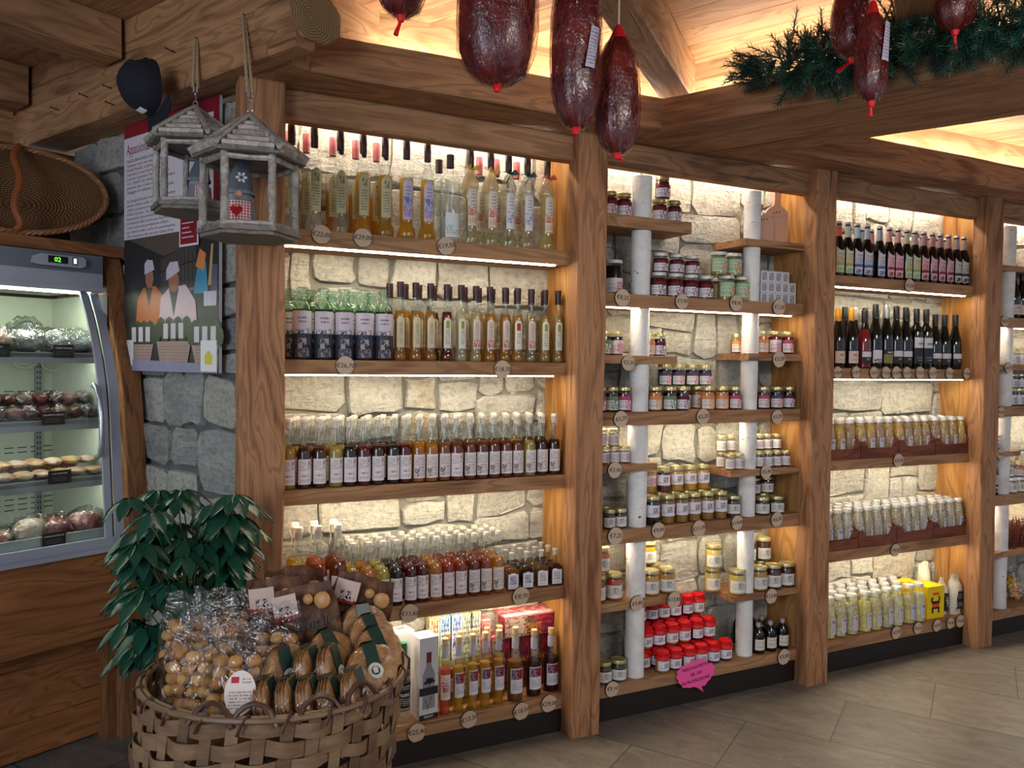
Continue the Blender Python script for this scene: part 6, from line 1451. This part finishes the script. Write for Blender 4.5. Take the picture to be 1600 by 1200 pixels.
RL = [('front rim, first from left', (-1.315, -.905, .738), (.80, -.50, .30)), ('front rim, second from left', (-1.270, -.922, .738), (.80, -.5, .30)), ('front rim, third from left', (-1.228, -.938, .738), (.8, -.5, .32)), ('front rim, fourth from left', (-1.184, -.950, .738), (.8, -.5, .34)), ('front rim, fifth, rightmost', (-1.128, -.955, .748), (.7, -.6, .35)),
      ('middle row, left, label showing', (-1.272, -.845, .776), (.45, -.8, .38)), ('middle row, centre', (-1.212, -.862, .776), (.72, -.6, .30)), ('middle row, right', (-1.165, -.874, .776), (.75, -.55, .3)), ('behind the middle row', (-1.150, -.80, .788), (.3, -.6, .7)),
      ('right column, topmost with ring label', (-1.050, -.712, .812), (.05, -.9, .42)), ('right column, second from top', (-1.040, -.765, .798), (.2, -.7, .6)), ('right column, third from top', (-1.040, -.820, .784), (.2, -.65, .68)), ('right column, lowest', (-1.075, -.885, .768), (.1, -.7, .62))]
for i, (nm, c, nr) in enumerate(RL): rye(i, 'wrapped round of rye crispbread with green label, %s' % nm, c, nr, .055 if i < 5 else .06)

# ================================================================ umbrella plant beside the corner post
pl = thing('potted_umbrella_plant', 'tall umbrella plant with dark green glossy leaves standing by the stone wall', 'plant', (-1.438, -.185, 0))
part('pot', MB().lathe([(0, 0), (.10, 0), (.135, .26), (.145, .27), (.14, .29), (.125, .28), (.12, .25), (0, .25)], 28), plain('#6a4a3a', .6), pl)
part('soil', MB().lathe([(.122, .255), (0, .262)], 24), plain('#2a1c14', .9), pl)
LEAF = plain('#1c4636', .3, spec=.5, var=.35, vs=9); LEAFY = plain('#7a9a3c', .3, var=.3, vs=30)
fol, stm, yel = MB(), MB(), MB()
rnd = random.Random(5)
def leaflet(mb, base, d, upv, L, w):
    d = d.normalized(); s_ = d.cross(upv).normalized(); n_ = s_.cross(d); rows = []
    for k in range(6):
        v_ = k/5; ww = w*math.sin(PI*min(.97, .06+v_*.95))**.8; droop = -L*.35*v_*v_
        p_ = base+d*(L*v_)+V((0, 0, droop))
        rows.append(mb.add([p_-s_*ww+n_*.004, p_, p_+s_*ww+n_*.004]))
    for a_, b_ in zip(rows[:-1], rows[1:]):
        mb.face((a_, a_+1, b_+1, b_)); mb.face((a_+1, a_+2, b_+2, b_+1))
for i in range(64):
    lvl = i/64; z = .60+.52*rnd.random()**.85; a = rnd.uniform(0, 2*PI); rr = .16*math.sqrt(rnd.random())+.02
    c_ = V((rr*math.cos(a)*1.05, rr*math.sin(a)*.8, z))
    # keep clear of the wall behind and favour the room side
    wd = (V((-1.438, -.185, 0))+c_-FO).dot(U2)
    if wd > -.07: c_ -= U2*(wd+.08)
    if c_.y > .07: c_.y = .07
    st0 = V((rnd.uniform(-.02, .02), rnd.uniform(-.02, .02), max(.3, z-.28)))
    stm.tube([st0, (st0+c_)/2+V((0, 0, .03)), c_], .0022, 5, caps=False)
    nl = rnd.choice((7, 8, 8, 9)); tilt = V((rnd.uniform(-.5, .5), rnd.uniform(-.8, .1), 0)); L0 = rnd.uniform(.065, .10)
    for k in range(nl):
        b_ = 2*PI*k/nl+a; d = V((math.cos(b_), math.sin(b_), -.25))+tilt*.4+V((0, 0, -.25*abs(math.cos(b_-a))))
        leaflet(yel if i % 11 == 3 and k < 4 else fol, c_+d.normalized()*.012, d, V((0, 0, 1)), L0*rnd.uniform(.8, 1.15), L0*.24)
for k in range(5): stm.tube([(rnd.uniform(-.03, .03), rnd.uniform(-.03, .03), .25), (rnd.uniform(-.03, .03), rnd.uniform(-.03, .03), .6), (rnd.uniform(-.08, .08), rnd.uniform(-.06, .06), 1.0)], [.008, .006, .003], 7)
part('foliage', fol, LEAF, pl); part('variegated_leaves', yel, LEAFY, pl); part('stems', stm, plain('#5a6a3a', .6), pl)

# ================================================================ hanging wooden bird-house lanterns with gnomes
BK = NT('grey_bark'); _p = BK.add('TexCoord').outputs['Object']; _a = BK.noise(_p, 30, 5, .7, .8); _b = BK.noise(_p, 140, 3, .7); _r = BK.add('NewGeometry').outputs['Random Per Island']
_c = BK.ramp(BK.math('ADD', BK.math('MULTIPLY', _a, .8), BK.math('MULTIPLY', _r, .25)), [(.3, srgb('#5c5650')), (.5, srgb('#979088')), (.75, srgb('#c8c4be'))])
_c = BK.mix(BK.math('GREATER_THAN', _b, .68), _c, srgb('#d8d8da')); BK.base(_c, .75, .2); BK.bump(_a, .8, .006); BKM = BK.m
SLAT = wood('#8c857c', '#5c564f', 9.0)
ROPE = plain('#a08c6c', .8, var=.3, vs=200)
def stick(mb, a, b, r, n_=7):
    a, b = V(a), V(b); m_ = (a+b)/2+V((rnd.uniform(-1, 1), rnd.uniform(-1, 1), rnd.uniform(-1, 1)))*r*.35
    mb.tube([a, (a+m_)/2, m_, (m_+b)/2, b], [r*rnd.uniform(.85, 1.1) for _ in range(5)], n_)
def lantern(lab, c, rz, nail, sc=1.0):
    """c = centre of the floor board"""
    t = thing('birdhouse_lantern', lab, 'hanging decoration', c, rz, 'grey wooden birdhouse lanterns', scale=sc)
    R, H = .150, .232; hexa = [(R*math.cos(PI/6+PI/3*k), R*math.sin(PI/6+PI/3*k)) for k in range(6)]
    part('floor_board', MB().prism([(x*1.12, y*1.12) for x, y in hexa], -.014, 0).prism([(x*1.04, y*1.04) for x, y in hexa], -.026, -.014), SLAT, t, False)
    mb = MB()
    for k in range(6):
        a, b = hexa[k], hexa[(k+1) % 6]; stick(mb, (a[0], a[1], .008), (b[0], b[1], .008), .010)
    part('floor_sticks', mb, BKM, t)
    for k in range(6):
        mb = MB(); x, y = hexa[k]; stick(mb, (x*.97, y*.97, 0), (x*.97, y*.97, H), .0125, 9); part('corner_post', mb, BKM, t)
    mb = MB()
    for k in range(6):
        a, b = hexa[k], hexa[(k+1) % 6]; stick(mb, (a[0], a[1], H-.012), (b[0], b[1], H-.012), .010)
    part('top_sticks', mb, BKM, t)
    mb = MB(); 
    for (s_, z_) in ((1.22, H), (1.17, H+.009)): mb.prism([(x*s_, y*s_) for x, y in hexa], z_, z_+.007)
    part('eave_board', mb, SLAT, t, False)
    mb = MB(); ap = V((0, 0, H+.145))
    for k in range(6):
        a = V((hexa[k][0]*1.2, hexa[k][1]*1.2, H+.018)); b = V((hexa[(k+1) % 6][0]*1.2, hexa[(k+1) % 6][1]*1.2, H+.018))
        for j in range(5):
            f0 = j/5; p_ = a+(ap-a)*f0*.93; q_ = b+(ap-b)*f0*.93; e = (q_-p_)*.06
            mb.tube([p_+e, p_*.5+q_*.5+V((0, 0, rnd.uniform(-.003, .003))), q_-e], [.0145, .0175, .0145], 7)
    part('roof_logs', mb, BKM, t)
    mb = MB()
    for k in range(6):
        a = V((hexa[k][0]*1.27, hexa[k][1]*1.27, H+.02)); stick(mb, a, ap+V((0, 0, .012)), .011, 8)
    part('ridge_branches', mb, BKM, t)
    mb = MB().prism([(x*.4, y*.4) for x, y in hexa], H+.09, H+.10); part('roof_core', mb, SLAT, t, False)
    nl = (V(nail)-V(c)); cs, sn = math.cos(-rz), math.sin(-rz); nl = V((nl.x*cs-nl.y*sn, nl.x*sn+nl.y*cs, nl.z))/sc
    top = ap+V((0, 0, .012)); ring = top+V((0, 0, .012))
    mt = MB(); mt.tube([ring+V((.009*math.cos(a), 0, .009*math.sin(a))) for a in [2*PI*i/12 for i in range(12)]], .0016, 6, close=True)
    mt.tube([ring+V((0, 0, .008)), ring+V((.003, 0, .03))], .0028, 6); mt.tube([ring+V((0, .006*math.cos(a), .036+.008*math.sin(a))) for a in [2*PI*i/10 for i in range(10)]], .0016, 6, close=True)
    for sx in (-.006, .006): mt.tube([ring+V((sx, 0, .044)), ring+V((sx, 0, .066))], .0052, 8)
    part('steel_hook', mt, plain('#c0c2c6', .25, .9), t)
    rp = MB(); r0 = ring+V((0, 0, .06))
    for sx in (-.006, .006):
        for ph in (0, 2.1, 4.2):
            rp.tube([r0+(nl-r0)*(k/26)+V((sx*(1-k/26)+sx*.6+.0028*math.cos(ph+k*1.1), .0028*math.sin(ph+k*1.1), 0)) for k in range(27)], .0030, 5)
    part('rope', rp, ROPE, t)
    part('nail', MB().tube([nl+V((0, 0, 0)), nl+V((0, 0, .004))], .006, 6), plain('#2a2624', .6), t)
    return t
GREYF = plain('#5c6470', .95, var=.15, vs=300, bump=.4); GREYB = plain('#7a8088', .95, var=.2, vs=300, bump=.5)
n = NT('gingham'); _u = n.mapping(n.add('TexCoord').outputs['Object'], (1, 1, 1)); s_ = n.add('SeparateXYZ', i0=_u)
ck = [n.math('GREATER_THAN', n.math('SINE', n.math('MULTIPLY', s_.outputs[k], 900.0)), 0.0) for k in (0, 2)]
n.base(n.mix(n.math('MULTIPLY', n.math('ADD', ck[0], ck[1]), .5), srgb('#e4dcdc'), srgb('#b01c2c')), .8, .1); GING = n.m
def gnome(lab, loc, rz, sc=1.0):
    t = thing('felt_gnome', lab, 'gnome figurine', loc, rz, 'felt gnomes in the lanterns', scale=sc)
    part('body', MB().lathe([(0, 0), (.034, .002), (.040, .02), (.036, .05), (.028, .075), (0, .08)], 18, wob=.06), GREYB, t)
    part('apron', MB().patch(.0405, .006, .055, .85, 10, prof=lambda z: .0415-.10*max(0, z-.03)), GING, t)
    hb = MB(); pts = [(.0155*(16*math.sin(a)**3)/17, .0155*(13*math.cos(a)-5*math.cos(2*a)-2*math.cos(3*a)-math.cos(4*a))/17) for a in [2*PI*k/24 for k in range(24)]]
    hb.prism(pts[::-1], 0, .003); o = part('red_heart', hb, plain('#b00c1c', .9), t, False); o.location = (-.004, -.0405, .030); o.rotation_euler = (PI/2, 0, 0)
    part('beard', MB().lathe([(0, .05), (.030, .052), (.034, .062), (.032, .075), (0, .085)], 16, wob=.15), plain('#8b8f94', .95, var=.2, vs=200), t)
    part('nose', MB().blob((0, -.041, .070), .0095, 12, 8, .0), plain('#d8a98a', .7), t)
    hat = [(.036, .074), (.036, .080), (.035, .088), (.030, .11), (.021, .14), (.010, .165), (0, .176)]
    mb = MB().lathe(hat, 20, wob=.05); mb.v = [(x+.22*max(0, z-.08)**1.2, y, z) for x, y, z in mb.v]; part('pointed_hat', mb, GREYF, t)
    part('hat_brim', MB().lathe([(.036, .074), (.040, .073), (.040, .080), (.034, .086)], 20, wob=.08), GREYB, t)
    st = MB(); [st.blob((.007+.009*math.cos(k*PI/3), -.0305, .112+.009*math.sin(k*PI/3)), (.0052, .002, .0035), 6, 4, 0, M=Matrix.Rotation(-k*PI/3, 4, 'Y')) for k in range(6)]
    part('white_flower', st, plain('#e6e6ec', .8), t)
lantern('front grey birdhouse lantern of sticks hanging from the corner beam', (-1.268, -.222, 1.882), .36, AT(-.006, -.012, 2.56), .89)
gnome('gnome with red heart on checked apron in the front lantern', (-1.300, -.225, 1.898), -.14, 1.2)
lantern('rear grey birdhouse lantern hanging left behind the front one', (-1.396, .085, 1.992), .15, AT(-.006, -.28, 2.552), .84)
gnome('gnome seen sideways in the rear lantern', (-1.385, .08, 2.006), .45, .95)

# ================================================================ dark blue cap on a nail in the beam
NAVY = plain('#0b0d1c', .85, bump=.3, vs=300)
cp = thing('baseball_cap', 'dark navy baseball cap with small white logo hanging from a nail in the beam', 'cap', (0, 0, 0))
fx = V((.12, -.10, -1)).normalized(); zx = (-CR*.62-CFd*.75+V((0, 0, .15))); zx = (zx-fx*zx.dot(fx)).normalized(); yx = zx.cross(fx)
cpos = V((-1.528, .225, 2.405))
cp.matrix_world = Matrix(((fx.x, yx.x, zx.x, cpos.x), (fx.y, yx.y, zx.y, cpos.y), (fx.z, yx.z, zx.z, cpos.z), (0, 0, 0, 1)))
def crown(off):
    def f(u, v):
        a = 2*PI*u; th = PI/2*v; r = .088+off
        x, y, z = r*1.08*math.cos(a)*math.cos(th), r*.92*math.sin(a)*math.cos(th), r*1.15*math.sin(th)
        # opening at the back, above the strap
        if math.cos(a) < -.80 and v < .42: x *= .96
        return (x, y, z+.004*noise.noise(V((x*20, y*20, z*20))))
    return f
mb = MB()
def crowng(off, flip):
    nu, nv = 40, 14; f = crown(off); b = mb.add([f(i/nu, j/nv) for j in range(nv+1) for i in range(nu+1)])
    for j in range(nv):
        for i in range(nu):
            a = 2*PI*(i+.5)/nu
            if math.cos(a) < -.78 and 1 <= j < 6: continue
            q = b+j*(nu+1)+i; w = (q, q+1, q+nu+2, q+nu+1); mb.face(w[::-1] if flip else w)
crowng(0, False); crowng(-.0025, True); part('crown', mb, NAVY, cp)
def brim(o): return lambda u, v: ((.088*1.05)*math.cos((u-.5)*2.3)+.072*v*math.cos((u-.5)*1.5), .088*.92*math.sin((u-.5)*2.3)*(1+.02*v), -.016*(2*u-1)**2-.004+o+.014*v*(1-(2*u-1)**2)*.4)
mb = MB().grid(brim(0), 16, 8); mb.grid(lambda u, v: brim(-.003)(1-u, v), 16, 8); part('brim', mb, NAVY, cp)
part('logo_patch', MB().grid(lambda u, v: (lambda a, th: (.0905*1.08*math.cos(a)*math.cos(th), .0905*.92*math.sin(a)*math.cos(th), .0905*1.15*math.sin(th)))((u-.5)*.45, .28+.24*v), 6, 4), plain('#e4e4ea', .7), cp)
part('top_button', MB().blob((0, 0, .101), (.006, .006, .004), 8, 5, 0), NAVY, cp)
for i, (s_, t__, z_) in enumerate(((0, -.60, 2.515), (0, -.86, 2.505), (0, -1.05, 2.51), (0, -1.3, 2.505), (0, -.84, 2.44), (0, -.42, 2.54))):
    nn = thing('iron_nail', 'rusty iron nail sticking out of the corner beam, %s from the cap' % ordn(i), 'nail', AT(s_, t__, z_), group='iron nails in the corner beam')
    part('shank', MB().tube([(.008, .004, 0), (-.028, -.012, .006)], .0022, 6), plain('#2a2220', .7), nn)
    part('nail_head', MB().blob((-.028, -.012, .006), .004, 6, 4, 0), plain('#2a2220', .7), nn)

# ================================================================ hams hanging in red nets
HAM = NT('cured_ham'); _p = HAM.add('TexCoord').outputs['Object']; _a = HAM.noise(_p, 9, 5, .6, .8); _b = HAM.noise(_p, 40, 3)
HAM.base(HAM.ramp(HAM.math('ADD', HAM.math('MULTIPLY', _a, .8), HAM.math('MULTIPLY', _b, .2)), [(.3, srgb('#240608')), (.45, srgb('#561216')), (.6, srgb('#7a2820')), (.72, srgb('#b0785a'))]), .25, .6)
_v = HAM.n.new('ShaderNodeTexVoronoi'); _v.feature = 'DISTANCE_TO_EDGE'; _v.inputs['Scale'].default_value = 120; HAM.link(HAM.mapping(_p, (1, 1, .55)), _v.inputs['Vector'])
HAM.bump(HAM.math('MINIMUM', _v.outputs[0], .1), .6, .004); HAMM = HAM.m
NETM = plain('#7a1018', .5)
def ham(lab, c, r, zt, zb, tail, dx=0.0, flat=.8, rz=0.0, patch=None, neck=.0):
    t = thing('cured_ham', lab, 'ham', (c[0], c[1], zb), rz, 'hams hanging in red nets'); H = zt-zb
    pr_ = [(0, 0), (r*.38, H*.015), (r*.72, H*.08), (r*.93, H*.2), (r, H*.38), (r*.97, H*.6), (r*.8, H*.82), (r*.45, H*.96), (0, H)]
    S_ = Matrix.Diagonal((1, flat, 1, 1))
    part('meat', MB().lathe(pr_, 28, M=S_, wob=.16), HAMM, t)
    part('plastic_wrap', MB().lathe([(a*1.04+.002, z*1.01-.003) for a, z in pr_], 28, M=S_, wob=.2), cellophane(.035), t)
    nt = MB(); nn_ = 22
    for sg in (1, -1):
        for k in range(nn_):
            path = []
            for j in range(15):
                f_ = j/14; z = H*f_; i_ = 0
                while i_ < len(pr_)-2 and pr_[i_+1][1] < z: i_ += 1
                (r0, z0_), (r1, z1_) = pr_[i_], pr_[i_+1]; rr = r0+(r1-r0)*(z-z0_)/max(1e-6, z1_-z0_)
                a = 2*PI*k/nn_+sg*f_*1.9; rr = rr*1.055+.003; path.append((rr*math.cos(a), rr*math.sin(a)*flat, z))
            nt.tube(path, .0004, 3, caps=False)
    part('red_net', nt, NETM, t)
    kn = MB(); kn.lathe([(0, -.016), (.008, -.012), (.012, 0), (r*.30, .018), (r*.42, .034)], 12, wob=.3)
    tx = tail[0]; kn.tube([(0, 0, -.006), (tx*.4, 0, -tail[1]*.5), (tx, 0, -tail[1])], [.005, .0045, .007], 7)
    part('net_knot', kn, plain('#e01020', .45), t)
    if patch:
        (a0, z0_, z1_, hw) = patch
        part('white_label', MB().grid(lambda u, v: (lambda a, z: (r*1.09*math.cos(a), r*1.09*math.sin(a)*flat-.002, z))(a0-hw+2*hw*u+.25*(v-.5), H*(z0_+(z1_-z0_)*v)), 6, 6), label_mat('#b9b4c4', '#4a4a58', ((.05, .95, .05, .95),), (), 12), t)
    top = 2.75-zb; cn = MB(); cn.tube([(0, 0, H*.97), (0, 0, H+.03)], [r*.42, .008], 12); part('net_neck', cn, plain('#b5101c', .5), t)
    part('hanging_cord', MB().tube([(0, 0, H+.02), (0, 0, top)], .003, 6), plain('#c9bda4', .8), t)
ham('ham cut off by the upper edge above the bottle bay, with braided red tail', (-.951, -.68), .068, 2.70, 2.405, (-.015, .05), rz=.2)
ham('broad dark ham with a large white label, hanging highest left', (-.744, -.84), .099, 2.64, 2.208, (-.005, .008), rz=-.2, patch=(-1.95, .44, .66, .33))
ham('long slim ham with a small white label beside the broad one', (-.538, -.886), .068, 2.60, 2.115, (0, .008), rz=.1, patch=(-1.45, .30, .52, .20))
ham('glossy dark ham with a wide red net neck, hanging lowest', (-.384, -.85), .062, 2.40, 2.078, (.02, .012), rz=0)
ham('slim ham over the garland with tail pointing left, left of the pair', (.357, -.981), .056, 2.66, 2.425, (-.05, .045), flat=.85)
ham('slim ham with a white label hanging lowest over the garland', (.328, -1.082), .046, 2.52, 2.262, (0, .04), patch=(-1.3, .42, .85, .32))
ham('ham with a red tail at the right over the garland', (.590, -1.150), .057, 2.70, 2.49, (.005, .05))
mb = None

# ================================================================ fir garland on the beam
gt = thing('fir_garland', 'dark green artificial fir garland draped along the ceiling beam', 'garland', gn+V2*.42+V((0, 0, 2.515)))
ndl, wire = MB(), MB(); rnd = random.Random(21); g0 = gn+V2*.42
wp = []
for k in range(60):
    d = 2.3*k/59; wp.append(V2*d-U2*(.035+.01*math.sin(d*9))+V((0, 0, -.035+.02*math.sin(d*5+1)+.03*min(1, d/.6))))
wire.tube(wp, .008, 6)
def sprig(base, d, L, nn_):
    d = d.normalized(); wire.tube([base, base+d*L], [.0028, .0018], 4, caps=False)
    for q in range(nn_):
        f_ = (q+.5)/nn_; p_ = base+d*L*(.15+.85*f_); a = q*2.4; s_ = d.orthogonal().normalized(); s_ = (Matrix.Rotation(a, 3, d) @ s_)
        nd = (s_*1.0+d*.75).normalized(); nl_ = .034*(1-.35*f_)*rnd.uniform(.8, 1.15); w_ = nd.cross(d).normalized()*.0016
        b = ndl.add([p_-w_, p_+w_, p_+nd*nl_+w_*.4, p_+nd*nl_-w_*.4]); ndl.face((b, b+1, b+2, b+3))
for i in range(1500):
    f_ = rnd.random(); k = min(58, int(f_*59)); p_ = wp[k]
    th = rnd.gauss(0, 1); d = -U2*rnd.uniform(.1, 1)+V2*rnd.uniform(-.8, .8)+V((0, 0, rnd.uniform(-1.1, 1.2)))
    if f_ < .03: d = -V2+V((0, 0, rnd.uniform(-.3, .8)))-U2*.3
    L = rnd.uniform(.045, .13); d = d.normalized()
    if d.z > 0 and rnd.random() < .3: d = (d+U2*.5).normalized()
    b0 = p_+V((0, 0, rnd.uniform(-.03, .07)))-U2*rnd.uniform(0, .05); sprig(b0+d*.015, d, L, int(L*420))
FIR = plain('#1b4a3a', .5, var=.45, vs=14)
part('needles', ndl, FIR, gt, False); part('wire_branches', wire, plain('#3a2c1c', .8), gt)
